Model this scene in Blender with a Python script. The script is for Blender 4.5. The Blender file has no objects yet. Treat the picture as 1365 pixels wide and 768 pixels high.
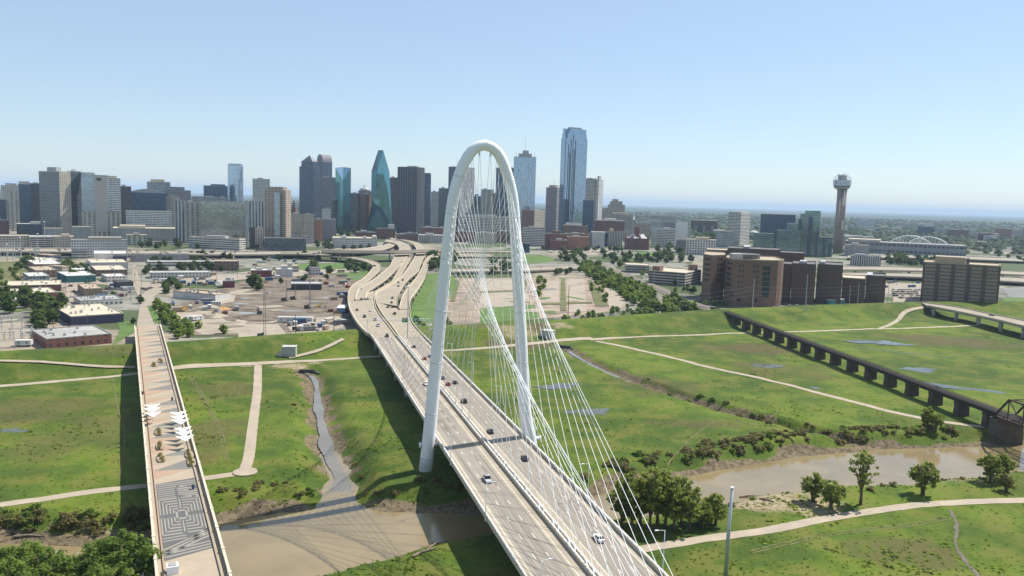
import bpy, bmesh, math, random
import numpy as np
from mathutils import Vector, Matrix
R_ = math.radians
SC = bpy.context.scene
COL = SC.collection
random.seed(7)
RNG = np.random.default_rng(7)

# ------------------------------------------------------------------ camera
F_PX, CX, CY, CAM_H = 1061.0, 682.5, 384.0, 100.0
_p, _r = R_(6.26), R_(1.65)
FW = Vector((0, math.cos(_p), -math.sin(_p)))
_r0, _u0 = Vector((1, 0, 0)), Vector((0, math.sin(_p), math.cos(_p)))
RT = _r0 * math.cos(_r) + _u0 * math.sin(_r)
UP = _u0 * math.cos(_r) - _r0 * math.sin(_r)
EYE = Vector((0, 0, CAM_H))
cam = bpy.data.cameras.new('camera')
cam.sensor_width = 36.0
cam.lens = F_PX * 36.0 / 1365.0
cam.clip_start = 1.0
cam.clip_end = 120000.0
cam_ob = bpy.data.objects.new('camera', cam)
COL.objects.link(cam_ob)
M = Matrix((RT, UP, -FW)).transposed().to_4x4()
M.translation = EYE
cam_ob.matrix_world = M
SC.camera = cam_ob

# ------------------------------------------------------------------ sky, sun, exposure
SUN_EL, SUN_AZ = R_(54.0), R_(57.0)          # azimuth from +Y towards +X
W = bpy.data.worlds.new('World')
SC.world = W
W.use_nodes = True
wn = W.node_tree
wn.nodes.clear()
wo = wn.nodes.new('ShaderNodeOutputWorld')
wb = wn.nodes.new('ShaderNodeBackground')
ws = wn.nodes.new('ShaderNodeTexSky')
ws.sky_type = 'NISHITA'
ws.sun_disc = False
ws.sun_elevation = SUN_EL
ws.sun_rotation = SUN_AZ
ws.altitude = 100.0
ws.air_density = 1.0
ws.dust_density = 0.2
ws.ozone_density = 3.0
wb.inputs['Strength'].default_value = 0.095
wm = wn.nodes.new('ShaderNodeMix')          # the clear sky veiled by an even pale haze
wm.data_type = 'RGBA'
wm.inputs[0].default_value = 0.42
wm.inputs[7].default_value = (4.1, 5.2, 6.5, 1)
wn.links.new(ws.outputs[0], wm.inputs[6])
wn.links.new(wm.outputs[2], wb.inputs['Color'])
wn.links.new(wb.outputs[0], wo.inputs['Surface'])
sl = bpy.data.lights.new('sun', 'SUN')
sl.energy = 5.0
sl.angle = R_(0.5)
sl.color = (1.0, 0.95, 0.87)
sun = bpy.data.objects.new('sun', sl)
COL.objects.link(sun)
SUN_DIR = Vector((math.sin(SUN_AZ) * math.cos(SUN_EL), math.cos(SUN_AZ) * math.cos(SUN_EL), math.sin(SUN_EL)))
sun.rotation_euler = SUN_DIR.to_track_quat('Z', 'Y').to_euler()
sun.location = (300, 300, 500)
SC.view_settings.view_transform = 'Standard'
SC.view_settings.look = 'None'
SC.view_settings.gamma = 1.0
SC.view_settings.use_curve_mapping = False
SC.view_settings.exposure = 0.58
SC.render.engine = 'CYCLES'
SC.cycles.use_denoising = True
SC.cycles.max_bounces = 6
SC.cycles.volume_bounces = 0
SC.cycles.transparent_max_bounces = 8
SC.cycles.caustics_reflective = False
SC.cycles.caustics_refractive = False

# ------------------------------------------------------------------ survey: the photograph's points put on the ground
def ray(u, v):
    return FW + RT * ((u - CX) / F_PX) - UP * ((v - CY) / F_PX)
def at(u, v, z=0.0):
    d = ray(u, v)
    return EYE + d * ((z - CAM_H) / d.z)
def at_y(u, v, y):
    d = ray(u, v)
    return EYE + d * (y / d.y)
def ats(pts, z=0.0):
    return [at(u, v, z) for u, v in pts]

# ------------------------------------------------------------------ node helpers
def new_mat(name):
    m = bpy.data.materials.new(name)
    m.use_nodes = True
    nt = m.node_tree
    nt.nodes.clear()
    out = nt.nodes.new('ShaderNodeOutputMaterial')
    bs = nt.nodes.new('ShaderNodeBsdfPrincipled')
    nt.links.new(bs.outputs[0], out.inputs['Surface'])
    return m, nt, bs
def nd(nt, typ, ins=None, **props):
    n = nt.nodes.new(typ)
    for k, v in props.items():
        setattr(n, k, v)
    for k, v in (ins or {}).items():
        s = n.inputs[k]
        if isinstance(v, bpy.types.NodeSocket):
            nt.links.new(v, s)
        else:
            s.default_value = v
    return n
def mth(nt, op, a, b=0.0, c=None):
    ins = {0: a, 1: b}
    if c is not None:
        ins[2] = c
    return nd(nt, 'ShaderNodeMath', ins, operation=op).outputs[0]
def rgb(c):
    return (c[0], c[1], c[2], 1.0)
def mixc(nt, f, a, b, blend='MIX'):
    n = nt.nodes.new('ShaderNodeMix')
    n.data_type = 'RGBA'
    n.blend_type = blend
    for i, v in ((0, f), (6, a), (7, b)):
        s = n.inputs[i]
        if isinstance(v, bpy.types.NodeSocket):
            nt.links.new(v, s)
        else:
            s.default_value = v if i == 0 else (rgb(v) if len(v) == 3 else v)
    return n.outputs[2]
def noise(nt, co, scale, detail=4.0, rough=0.55, out=0):
    return nd(nt, 'ShaderNodeTexNoise', {'Vector': co, 'Scale': scale, 'Detail': detail, 'Roughness': rough}).outputs[out]
def ramp(nt, f, lo, hi):
    return nd(nt, 'ShaderNodeMapRange', {0: f, 1: lo, 2: hi, 3: 0.0, 4: 1.0}, interpolation_type='SMOOTHSTEP').outputs[0]
def setp(bs, nt, **kw):
    names = {'color': 'Base Color', 'rough': 'Roughness', 'metal': 'Metallic', 'spec': 'Specular IOR Level', 'normal': 'Normal', 'emit': 'Emission Color', 'emits': 'Emission Strength'}
    for k, v in kw.items():
        s = bs.inputs[names[k]]
        if isinstance(v, bpy.types.NodeSocket):
            nt.links.new(v, s)
        else:
            s.default_value = rgb(v) if k in ('color', 'emit') and len(v) == 3 else v
_MC = {}
def plain(name, c, rough=0.7, metal=0.0, var=0.15, scale=0.25, spec=0.4, bump=0.0):
    """a surface of one real colour, weathered by two sizes of noise"""
    if name in _MC:
        return _MC[name]
    m, nt, bs = new_mat(name)
    co = nd(nt, 'ShaderNodeTexCoord').outputs['Object']
    a = noise(nt, co, scale, 5.0)
    b = noise(nt, co, scale * 7.3, 3.0)
    k = mth(nt, 'ADD', mth(nt, 'MULTIPLY', a, 0.65), mth(nt, 'MULTIPLY', b, 0.35))
    k = ramp(nt, k, 0.3, 0.7)
    lo = tuple(x * (1 - var) for x in c)
    hi = tuple(min(0.9, x * (1 + var)) for x in c)
    setp(bs, nt, color=mixc(nt, k, lo, hi), rough=rough, metal=metal, spec=spec)
    if bump:
        bp = nd(nt, 'ShaderNodeBump', {'Height': b, 'Distance': bump, 'Strength': 0.6})
        setp(bs, nt, normal=bp.outputs[0])
    _MC[name] = m
    return m

# ------------------------------------------------------------------ mesh builder
class MB:
    def __init__(s):
        s.v, s.f, s.uv, s.mi = [], [], [], []
    def quad(s, pts, uv=None, mi=0):
        b = len(s.v)
        s.v.extend([tuple(p) for p in pts])
        s.f.append(tuple(range(b, b + len(pts))))
        s.uv.append(uv if uv else [(0.0, 0.0)] * len(pts))
        s.mi.append(mi)
    def box(s, x0, x1, y0, y1, z0, z1, mi=0):
        s.prism([(x0, y0), (x1, y0), (x1, y1), (x0, y1)], z0, z1, mi)
    def prism(s, pts, z0, z1, mi=0, top=None, mi_top=None, bottom=True, u0=0.0):
        """upright prism on a footprint (counter-clockwise); z1 may be one height per corner; top = footprint at the top"""
        n = len(pts)
        t = top or pts
        zt = z1 if isinstance(z1, (list, tuple)) else [z1] * n
        zb = z0 if isinstance(z0, (list, tuple)) else [z0] * n
        u = u0
        for i in range(n):
            j = (i + 1) % n
            L = math.hypot(pts[j][0] - pts[i][0], pts[j][1] - pts[i][1])
            s.quad([(pts[i][0], pts[i][1], zb[i]), (pts[j][0], pts[j][1], zb[j]), (t[j][0], t[j][1], zt[j]), (t[i][0], t[i][1], zt[i])],
                   [(u, zb[i]), (u + L, zb[j]), (u + L, zt[j]), (u, zt[i])], mi)
            u += L
        s.quad([(t[i][0], t[i][1], zt[i]) for i in range(n)], None, mi if mi_top is None else mi_top)
        if bottom:
            s.quad([(pts[i][0], pts[i][1], zb[i]) for i in reversed(range(n))], None, mi)
    def tube(s, pts, rad, seg=8, mi=0, cap=True):
        pts = [Vector(p) for p in pts]
        n = len(pts)
        rs = rad if isinstance(rad, (list, tuple)) else [rad] * n
        base = len(s.v)
        prev = None
        for i, p in enumerate(pts):
            t = (pts[min(i + 1, n - 1)] - pts[max(i - 1, 0)]).normalized()
            if prev is None:
                a = t.orthogonal().normalized()
            else:
                a = prev - t * prev.dot(t)
                a = a.normalized() if a.length > 1e-6 else t.orthogonal().normalized()
            prev = a
            b = t.cross(a)
            for k in range(seg):
                an = 2 * math.pi * k / seg
                s.v.append(tuple(p + (a * math.cos(an) + b * math.sin(an)) * rs[i]))
        for i in range(n - 1):
            for k in range(seg):
                k2 = (k + 1) % seg
                s.f.append((base + i * seg + k, base + i * seg + k2, base + (i + 1) * seg + k2, base + (i + 1) * seg + k))
                s.uv.append([(0.0, 0.0)] * 4); s.mi.append(mi)
        if cap:
            s.f.append(tuple(base + k for k in reversed(range(seg)))); s.uv.append([(0.0, 0.0)] * seg); s.mi.append(mi)
            s.f.append(tuple(base + (n - 1) * seg + k for k in range(seg))); s.uv.append([(0.0, 0.0)] * seg); s.mi.append(mi)
    def lathe(s, prof, seg=24, cx=0.0, cy=0.0, mi=0):
        """prof: (radius, z) from bottom to top"""
        base = len(s.v)
        for r, z in prof:
            for k in range(seg):
                a = 2 * math.pi * k / seg
                s.v.append((cx + r * math.cos(a), cy + r * math.sin(a), z))
        for i in range(len(prof) - 1):
            for k in range(seg):
                k2 = (k + 1) % seg
                s.f.append((base + i * seg + k, base + i * seg + k2, base + (i + 1) * seg + k2, base + (i + 1) * seg + k))
                r = max(prof[i][0], prof[i + 1][0])
                u0, u1 = 2 * math.pi * r * k / seg, 2 * math.pi * r * (k + 1) / seg
                s.uv.append([(u0, prof[i][1]), (u1, prof[i][1]), (u1, prof[i + 1][1]), (u0, prof[i + 1][1])]); s.mi.append(mi)
        s.f.append(tuple(base + k for k in reversed(range(seg)))); s.uv.append([(0.0, 0.0)] * seg); s.mi.append(mi)
        s.f.append(tuple(base + (len(prof) - 1) * seg + k for k in range(seg))); s.uv.append([(0.0, 0.0)] * seg); s.mi.append(mi)
    def build(s, name, mats, parent=None, smooth=False, loc=None):
        me = bpy.data.meshes.new(name)
        me.from_pydata(s.v, [], s.f)
        if not isinstance(mats, (list, tuple)):
            mats = [mats]
        for m in mats:
            me.materials.append(m)
        me.polygons.foreach_set('material_index', np.array(s.mi, dtype=np.int32))
        uvl = me.uv_layers.new(name='UVMap')
        flat = [c for f in s.uv for p in f for c in p]
        uvl.data.foreach_set('uv', np.array(flat, dtype=np.float32))
        if smooth:
            me.polygons.foreach_set('use_smooth', np.ones(len(s.f), dtype=bool))
        me.update()
        o = bpy.data.objects.new(name, me)
        COL.objects.link(o)
        if parent is not None:
            o.parent = parent
        if loc is not None:
            o.location = loc
        return o
def tag(o, label=None, cat=None, group=None, kind=None):
    if label: o['label'] = label
    if cat: o['category'] = cat
    if group: o['group'] = group
    if kind: o['kind'] = kind
    return o
def thing(name, label, cat, loc=(0, 0, 0), rz=0.0, group=None):
    o = bpy.data.objects.new(name, None)
    o.empty_display_size = 0.5
    COL.objects.link(o)
    o.location = loc
    o.rotation_euler = (0, 0, rz)
    return tag(o, label, cat, group)
def link_copy(o, parent=None):
    c = o.copy()
    COL.objects.link(c)
    c.parent = parent
    for ch in o.children:
        link_copy(ch, c)
    return c
def dup(root, loc, rz=0.0, label=None, group=None, scale=None):
    c = link_copy(root)
    c.location = loc
    c.rotation_euler = (0, 0, rz)
    if label: c['label'] = label
    if group: c['group'] = group
    if scale: c.scale = (scale, scale, scale) if not isinstance(scale, tuple) else scale
    return c
def resample(pts, n):
    pts = [Vector(p) for p in pts]
    # Catmull-Rom through the points, then even steps
    dense = []
    for i in range(len(pts) - 1):
        p0, p1, p2, p3 = pts[max(i - 1, 0)], pts[i], pts[i + 1], pts[min(i + 2, len(pts) - 1)]
        for k in range(12):
            t = k / 12
            dense.append(0.5 * ((2 * p1) + (p2 - p0) * t + (2 * p0 - 5 * p1 + 4 * p2 - p3) * t * t + (3 * p1 - p0 - 3 * p2 + p3) * t ** 3))
    dense.append(pts[-1])
    L = [0.0]
    for a, b in zip(dense, dense[1:]):
        L.append(L[-1] + (b - a).length)
    out = []
    j = 0
    for k in range(n):
        d = L[-1] * k / (n - 1)
        while j < len(L) - 2 and L[j + 1] < d:
            j += 1
        w = (d - L[j]) / max(1e-9, L[j + 1] - L[j])
        out.append(dense[j].lerp(dense[j + 1], min(1, max(0, w))))
    return out
# ------------------------------------------------------------------ terrain
def xy(l):
    return [(p.x, p.y) for p in l]
def seg_dist(X, Y, pl):
    """distance to a polyline, parameter along it, and the side (+ on the left)"""
    best = np.full(X.shape, 1e12); side = np.zeros(X.shape); par = np.zeros(X.shape)
    acc = 0.0
    for (ax, ay), (bx, by) in zip(pl, pl[1:]):
        dx, dy = bx - ax, by - ay
        L = math.hypot(dx, dy)
        t = np.clip(((X - ax) * dx + (Y - ay) * dy) / (L * L), 0, 1)
        px, py = X - ax - t * dx, Y - ay - t * dy
        d = px * px + py * py
        m = d < best
        best = np.where(m, d, best)
        side = np.where(m, np.sign(dx * (Y - ay) - dy * (X - ax)), side)
        par = np.where(m, acc + t * L, par)
        acc += L
    return np.sqrt(best), side, par
def in_poly(X, Y, pl):
    r = np.zeros(X.shape, bool)
    n = len(pl)
    for i in range(n):
        (ax, ay), (bx, by) = pl[i], pl[(i + 1) % n]
        c = ((ay > Y) != (by > Y)) & (X < (bx - ax) * (Y - ay) / ((by - ay) if by != ay else 1e-9) + ax)
        r ^= c
    return r
def sst(x, a, b):
    t = np.clip((x - a) / (b - a), 0, 1)
    return t * t * (3 - 2 * t)
def vnoise(X, Y, s, seed=0):
    """smooth value noise"""
    x, y = X / s, Y / s
    xi, yi = np.floor(x), np.floor(y)
    fx, fy = x - xi, y - yi
    fx, fy = fx * fx * (3 - 2 * fx), fy * fy * (3 - 2 * fy)
    def h(a, b):
        v = np.sin(a * 127.1 + b * 311.7 + seed * 74.7) * 43758.5453
        return v - np.floor(v)
    return (h(xi, yi) * (1 - fx) + h(xi + 1, yi) * fx) * (1 - fy) + (h(xi, yi + 1) * (1 - fx) + h(xi + 1, yi + 1) * fx) * fy

CREST = [(-700, 120), (-420, 330), (-280, 430), (-207, 470), (-103, 538), (34, 606), (185, 701), (300, 757), (419, 807), (545, 842), (900, 980), (1800, 1300)]
WATER_Z = -5.0
RIV_FAR = [(-700, 40), (-300, 190), (-150, 226), (-121, 224), (-92, 244), (-74, 254), (-58, 256), (-29, 258), (-3, 257), (20, 268), (43, 285), (85, 309), (122, 329), (172, 345), (213, 352), (260, 362), (400, 420), (900, 700)]
RIV_NEAR = [(900, 640), (400, 378), (260, 330), (211, 317), (188, 309), (151, 296), (120, 288), (89, 279), (72, 267), (40, 256), (6, 244), (-22, 234), (-32, 223), (-46, 211), (-91, 197), (-118, 209), (-141, 213), (-300, 160), (-700, 0)]
RIVER = RIV_FAR + RIV_NEAR
CREEK = xy(ats([(406, 496), (420, 508), (424, 540), (432, 576), (438, 600), (454, 632), (452, 668), (460, 690)], -3))
DITCH = xy(ats([(752, 464), (790, 485), (850, 510), (960, 545), (1080, 575), (1200, 592)], -1)) + [(205, 340)]
def ground_z(X, Y, detail=True):
    X = np.asarray(X, float); Y = np.asarray(Y, float)
    dl, side, _ = seg_dist(X, Y, CREST)
    dry = 1.2 * (vnoise(X, Y, 60, 1) - 0.5) + 0.5 * (vnoise(X, Y, 17, 2) - 0.5)
    z = 0.0 + dry * (1 - sst(dl, 30, 60) * 0.0)
    if detail:
        z = z + 0.22 * (vnoise(X, Y, 5, 3) - 0.5)
    lev_near = 9.0 * (1 - sst(dl, 3.5, 40.0))
    lev_far = 3.5 + 5.5 * (1 - sst(dl, 3.5, 26.0))
    z = np.where(side > 0, np.maximum(lev_far, 0) + 0.15 * dry, z * sst(dl, 4, 30) + lev_near)
    # river
    inside = in_poly(X, Y, RIVER)
    dr, _, _ = seg_dist(X, Y, RIVER + [RIVER[0]])
    wob = 6.0 * (vnoise(X, Y, 14, 5) - 0.5)
    bank = WATER_Z + 0.25 + (5.0 + z) * (0.25 * sst(dr, 0, 4) + 0.75 * sst(dr + wob, 3, 11))
    z = np.where(inside, WATER_Z - 0.25 - 2.0 * sst(dr, 0, 8), np.minimum(z, bank))
    # creek and ditch
    dc, _, pc = seg_dist(X, Y, CREEK)
    w = 1.5 + 2.0 * pc / 250.0
    bed = -3.2 - 2.4 * np.clip(pc / 190.0, 0, 1)
    z = np.where(inside, z, np.minimum(z, bed + (z - bed) * sst(dc + 4 * (vnoise(X, Y, 9, 6) - 0.5), w, w + 9 + 5 * pc / 200)))
    dd, _, pd_ = seg_dist(X, Y, DITCH)
    bed = -1.9 - 3.2 * np.clip(pd_ / 260.0, 0, 1)
    z = np.where(inside, z, np.minimum(z, bed + (z - bed) * sst(dd + 3 * (vnoise(X, Y, 8, 7) - 0.5), 1.6, 8.0)))
    return z
def gz(x, y):
    return float(ground_z(np.array([x]), np.array([y]), False)[0])
def on_ground(u, v, z0=0.0):
    """where a sight line meets the terrain"""
    z = z0
    for _ in range(8):
        p = at(u, v, z)
        z = 0.5 * z + 0.5 * gz(p.x, p.y)
    p = at(u, v, z)
    return Vector((p.x, p.y, gz(p.x, p.y)))

def axis(lo, hi, step, far_lo, far_hi, g=1.09):
    a = list(np.arange(lo, hi + 0.1, step))
    st, x = step, hi
    while x < far_hi:
        st *= g; x += st; a.append(x)
    st, x = step, lo
    while x > far_lo:
        st *= g; x -= st; a.insert(0, x)
    return np.array(a)
gx = axis(-300, 420, 2.0, -55000, 55000)
gy = axis(120, 760, 2.0, -3000, 55000)
GX, GY = np.meshgrid(gx, gy)
GZ = ground_z(GX, GY)
ny, nx = GX.shape
verts = np.stack([GX.ravel(), GY.ravel(), GZ.ravel()], 1)
ii = (np.arange(ny - 1)[:, None] * nx + np.arange(nx - 1)[None, :]).ravel()
faces = np.stack([ii, ii + 1, ii + nx + 1, ii + nx], 1)
gme = bpy.data.meshes.new('ground')
gme.vertices.add(len(verts)); gme.vertices.foreach_set('co', verts.ravel().astype(np.float32))
gme.loops.add(faces.size); gme.loops.foreach_set('vertex_index', faces.ravel().astype(np.int32))
gme.polygons.add(len(faces)); gme.polygons.foreach_set('loop_start', np.arange(0, faces.size, 4, dtype=np.int32))
gme.polygons.foreach_set('use_smooth', np.ones(len(faces), bool))
gme.update()
# what covers the ground: R = bare mud, G = pale dirt, B = town, A = dry brown grass
dl, side, _ = seg_dist(GX, GY, CREST)
dr, _, _ = seg_dist(GX, GY, RIVER + [RIVER[0]])
inside = in_poly(GX, GY, RIVER)
dc, _, pc = seg_dist(GX, GY, CREEK)
dd, _, pdd = seg_dist(GX, GY, DITCH)
mud = np.maximum.reduce([np.where(inside, 1.0, 1 - sst(dr + 7 * (vnoise(GX, GY, 9, 11) - 0.5), 1.5, 6.5)),
                         (1 - sst(dc + 9 * (vnoise(GX, GY, 7, 12) - 0.5), 2.5, 7 + 0.02 * pc)),
                         (1 - sst(dd + 6 * (vnoise(GX, GY, 7, 13) - 0.5), 3.0, 8.0))])
town = np.where(side > 0, sst(dl, 22, 30), 0.0)
dirt = np.zeros_like(GX)
def blob(cu, cv, rx, ry, z=0.0, s=1.0, seed=0):
    """an uneven patch round a surveyed spot"""
    p = at(cu, cv, z)
    k = np.hypot((GX - p.x) / rx, (GY - p.y) / ry) + 0.9 * (vnoise(GX, GY, min(rx, ry) * 0.45, 20 + seed) - 0.5)
    return s * (1 - sst(k, 0.55, 1.1))
dry = np.zeros_like(GX)
for b in ((120, 575, 26, 45, 0, 0.5, 1), (60, 545, 30, 30, 0, 0.6, 2), (270, 585, 18, 40, 0, 0.6, 3), (300, 520, 20, 20, 0, 0.5, 14), (1010, 465, 36, 26, 0, 0.9, 4), (1010, 490, 20, 18, 0, 0.6, 5), (1270, 455, 60, 30, 0, 0.8, 6),
          (930, 565, 26, 8, 0, 0.6, 7), (1200, 735, 16, 12, 0, 0.7, 8), (690, 455, 26, 16, 3, 0.9, 9), (640, 440, 22, 14, 5, 0.6, 10), (120, 470, 50, 12, 6, 0.5, 11),
          (870, 515, 26, 26, 0, 0.5, 12), (1060, 495, 30, 26, 0, 0.5, 13), (720, 440, 16, 14, 5, 0.9, 15)):
    dry = np.maximum(dry, blob(*b))
for b in ((385, 480, 11, 7, 3, 0.9, 30), (330, 485, 4, 2, 1, 0.9, 31), (420, 480, 5, 3, 1, 0.9, 32), (690, 445, 14, 12, 4, 0.75, 33), (745, 440, 10, 7, 4, 0.8, 34), (150, 715, 18, 6, -3, 0.9, 35), (1020, 678, 36, 11, -2, 0.9, 36), (1230, 645, 26, 5, -2, 0.4, 37)):
    dirt = np.maximum(dirt, blob(*b))
cola = gme.color_attributes.new('cover', 'FLOAT_COLOR', 'POINT')
cola.data.foreach_set('color', np.stack([mud.ravel(), dirt.ravel(), town.ravel(), dry.ravel()], 1).ravel().astype(np.float32))

gm, nt, bs = new_mat('ground_cover')
co = nd(nt, 'ShaderNodeNewGeometry').outputs['Position']
at_ = nd(nt, 'ShaderNodeVertexColor', layer_name='cover')
sp = nd(nt, 'ShaderNodeSeparateColor', {0: at_.outputs['Color']})
n_big = noise(nt, co, 0.011, 4.0)
n_mid = noise(nt, co, 0.06, 6.0, 0.65)
n_fin = noise(nt, co, 0.55, 6.0, 0.75)
n_tuf = noise(nt, co, 1.6, 3.0, 0.7)
green = mixc(nt, ramp(nt, n_big, 0.40, 0.62), (0.050, 0.084, 0.009), (0.102, 0.150, 0.013))
green = mixc(nt, mth(nt, 'MULTIPLY', ramp(nt, n_mid, 0.44, 0.66), 0.7), green, (0.135, 0.128, 0.030))
green = mixc(nt, mth(nt, 'MULTIPLY', ramp(nt, n_mid, 0.56, 0.36), 0.6), green, (0.040, 0.068, 0.013))
green = mixc(nt, mth(nt, 'MULTIPLY', ramp(nt, n_fin, 0.50, 0.70), 0.55), green, (0.030, 0.050, 0.012))
green = mixc(nt, mth(nt, 'MULTIPLY', ramp(nt, n_tuf, 0.55, 0.75), 0.5), green, (0.125, 0.172, 0.022))
brown = mixc(nt, ramp(nt, n_fin, 0.35, 0.65), (0.060, 0.048, 0.021), (0.112, 0.092, 0.040))
kd = mth(nt, 'MULTIPLY', at_.outputs['Alpha'], ramp(nt, mth(nt, 'ADD', mth(nt, 'MULTIPLY', n_mid, 0.6), mth(nt, 'MULTIPLY', n_fin, 0.4)), 0.27, 0.50))
g2 = mixc(nt, kd, green, brown)
dirt_c = mixc(nt, ramp(nt, n_fin, 0.35, 0.7), (0.22, 0.165, 0.105), (0.36, 0.29, 0.20))
g3 = mixc(nt, mth(nt, 'MULTIPLY', sp.outputs[1], ramp(nt, n_fin, 0.25, 0.55)), g2, dirt_c)
mud_c = mixc(nt, ramp(nt, n_fin, 0.35, 0.65), (0.070, 0.052, 0.030), (0.195, 0.155, 0.098))
km = ramp(nt, mth(nt, 'ADD', sp.outputs[0], mth(nt, 'MULTIPLY', mth(nt, 'SUBTRACT', n_fin, 0.5), 0.9)), 0.35, 0.75)
g4 = mixc(nt, km, g3, mud_c)
# town: streets, lots, verges and tree cover, then woodland far out
vor = nd(nt, 'ShaderNodeTexVoronoi', {'Vector': co, 'Scale': 0.011}, distance='CHEBYCHEV')
lot = nd(nt, 'ShaderNodeSeparateColor', {0: vor.outputs['Color']}).outputs[0]
t1 = mixc(nt, ramp(nt, lot, 0.35, 0.42), (0.055, 0.085, 0.024), (0.26, 0.245, 0.215))
t1 = mixc(nt, ramp(nt, lot, 0.62, 0.66), t1, (0.20, 0.185, 0.16))
t1 = mixc(nt, ramp(nt, lot, 0.86, 0.9), t1, (0.30, 0.25, 0.19))
t1 = mixc(nt, mth(nt, 'MULTIPLY', ramp(nt, n_mid, 0.42, 0.62), 0.6), t1, (0.075, 0.085, 0.040))
t1 = mixc(nt, mth(nt, 'MULTIPLY', ramp(nt, n_fin, 0.4, 0.7), 0.35), t1, (0.15, 0.145, 0.13))
n_w = noise(nt, co, 0.004, 5.0, 0.7)
t2 = mixc(nt, ramp(nt, n_w, 0.45, 0.6), (0.030, 0.048, 0.020), (0.052, 0.066, 0.032))
t2 = mixc(nt, ramp(nt, noise(nt, co, 0.0023, 6.0, 0.75), 0.62, 0.72), t2, (0.20, 0.19, 0.17))
yy = nd(nt, 'ShaderNodeSeparateXYZ', {0: co}).outputs[1]
t1 = mixc(nt, ramp(nt, yy, 1900.0, 3000.0), t1, t2)
setp(bs, nt, color=mixc(nt, sp.outputs[2], g4, t1), rough=0.95, spec=0.15)
hb = mth(nt, 'ADD', mth(nt, 'MULTIPLY', n_fin, 0.6), mth(nt, 'MULTIPLY', n_tuf, 0.25))
setp(bs, nt, normal=nd(nt, 'ShaderNodeBump', {'Height': hb, 'Distance': 0.4, 'Strength': 0.6}).outputs[0])
gme.materials.append(gm)
ground = bpy.data.objects.new('ground', gme)
COL.objects.link(ground)
tag(ground, 'green floodplain, grassy levee and town ground running to the horizon', kind='structure')

# water
def water_mat(name, c, rough, bump=0.02, scale=0.5):
    m, nt, bs = new_mat(name)
    co = nd(nt, 'ShaderNodeNewGeometry').outputs['Position']
    a = noise(nt, co, 0.05, 4.0)
    setp(bs, nt, color=mixc(nt, ramp(nt, a, 0.35, 0.65), tuple(x * 0.9 for x in c), tuple(x * 1.1 for x in c)), rough=rough, spec=0.5)
    n = nd(nt, 'ShaderNodeBump', {'Height': noise(nt, co, scale, 3.0), 'Distance': bump, 'Strength': 0.5})
    setp(bs, nt, normal=n.outputs[0])
    return m
M_RIVER = water_mat('river_water', (0.215, 0.165, 0.085), 0.10, 0.05, 0.6)
wmesh = MB()
for i in range(60):
    pass
wmesh.quad([(-900, -60, WATER_Z), (1000, -60, WATER_Z), (1000, 760, WATER_Z), (-900, 760, WATER_Z)])
river = wmesh.build('river', M_RIVER)
tag(river, 'muddy brown river winding across the floodplain', kind='structure')
def ribbon(name, cl, w, mat, lift=0.05, n=None, z=None, wn=0.0, parent=None, seed=1):
    """a strip laid on the terrain; w may be (start, end)"""
    cl = [Vector((p[0], p[1], 0)) for p in cl]
    L = sum((b - a).length for a, b in zip(cl, cl[1:]))
    n = n or max(4, int(L / 2.0))
    pts = resample(cl, n)
    rng = random.Random(seed)
    cols = 4
    rows = []
    for i, p in enumerate(pts):
        t = (pts[min(i + 1, n - 1)] - pts[max(i - 1, 0)]).normalized()
        nrm = Vector((-t.y, t.x, 0))
        ww = w if not isinstance(w, tuple) else w[0] + (w[1] - w[0]) * i / (n - 1)
        if wn > 0.2 and z is not None:      # water finds its own width
            ww *= 1 + 0.22 * math.sin(i * .21) + 0.16 * math.sin(i * .47 + 1.3)
        a, b = ww / 2 + rng.uniform(-wn, wn), ww / 2 + rng.uniform(-wn, wn)
        rows.append([p + nrm * (a + (-a - b) * k / cols) for k in range(cols + 1)])
    X = np.array([[q.x for q in r] for r in rows]); Y = np.array([[q.y for q in r] for r in rows])
    if callable(z):
        Z = np.array([[z(i / (n - 1))] * (cols + 1) for i in range(n)])
    elif z is not None:
        Z = np.full(X.shape, z)
    else:
        # follow the drawn ground closely: highest ground around each spot
        Z = np.maximum.reduce([ground_z(X + a, Y + b) for a in (-1.4, 0, 1.4) for b in (-1.4, 0, 1.4)]) + lift
    m = MB()
    m.v = [(X[i, k], Y[i, k], Z[i, k]) for i in range(n) for k in range(cols + 1)]
    for i in range(n - 1):
        for k in range(cols):
            b = i * (cols + 1) + k
            m.f.append((b, b + cols + 1, b + cols + 2, b + 1)); m.uv.append([(0.0, 0.0)] * 4); m.mi.append(0)
    return m.build(name, mat, parent, smooth=True)
M_CREEK = water_mat('creek_water', (0.165, 0.145, 0.11), 0.03, 0.02, 0.5)
o = ribbon('creek', [(p[0], p[1]) for p in CREEK], (2.2, 6.5), M_CREEK, z=lambda t: -2.75 - 2.32 * min(1, t / 0.90), wn=0.25)
tag(o, 'narrow grey creek running from the outfall down to the river', kind='structure')
o = ribbon("ditch_water", [(p[0], p[1]) for p in DITCH[:4]], (2.6, 2.2), M_CREEK, z=lambda t: -1.45 - 2.2 * t, wn=0.4)
tag(o, 'thin strip of water along the drainage ditch', kind='structure')

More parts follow.
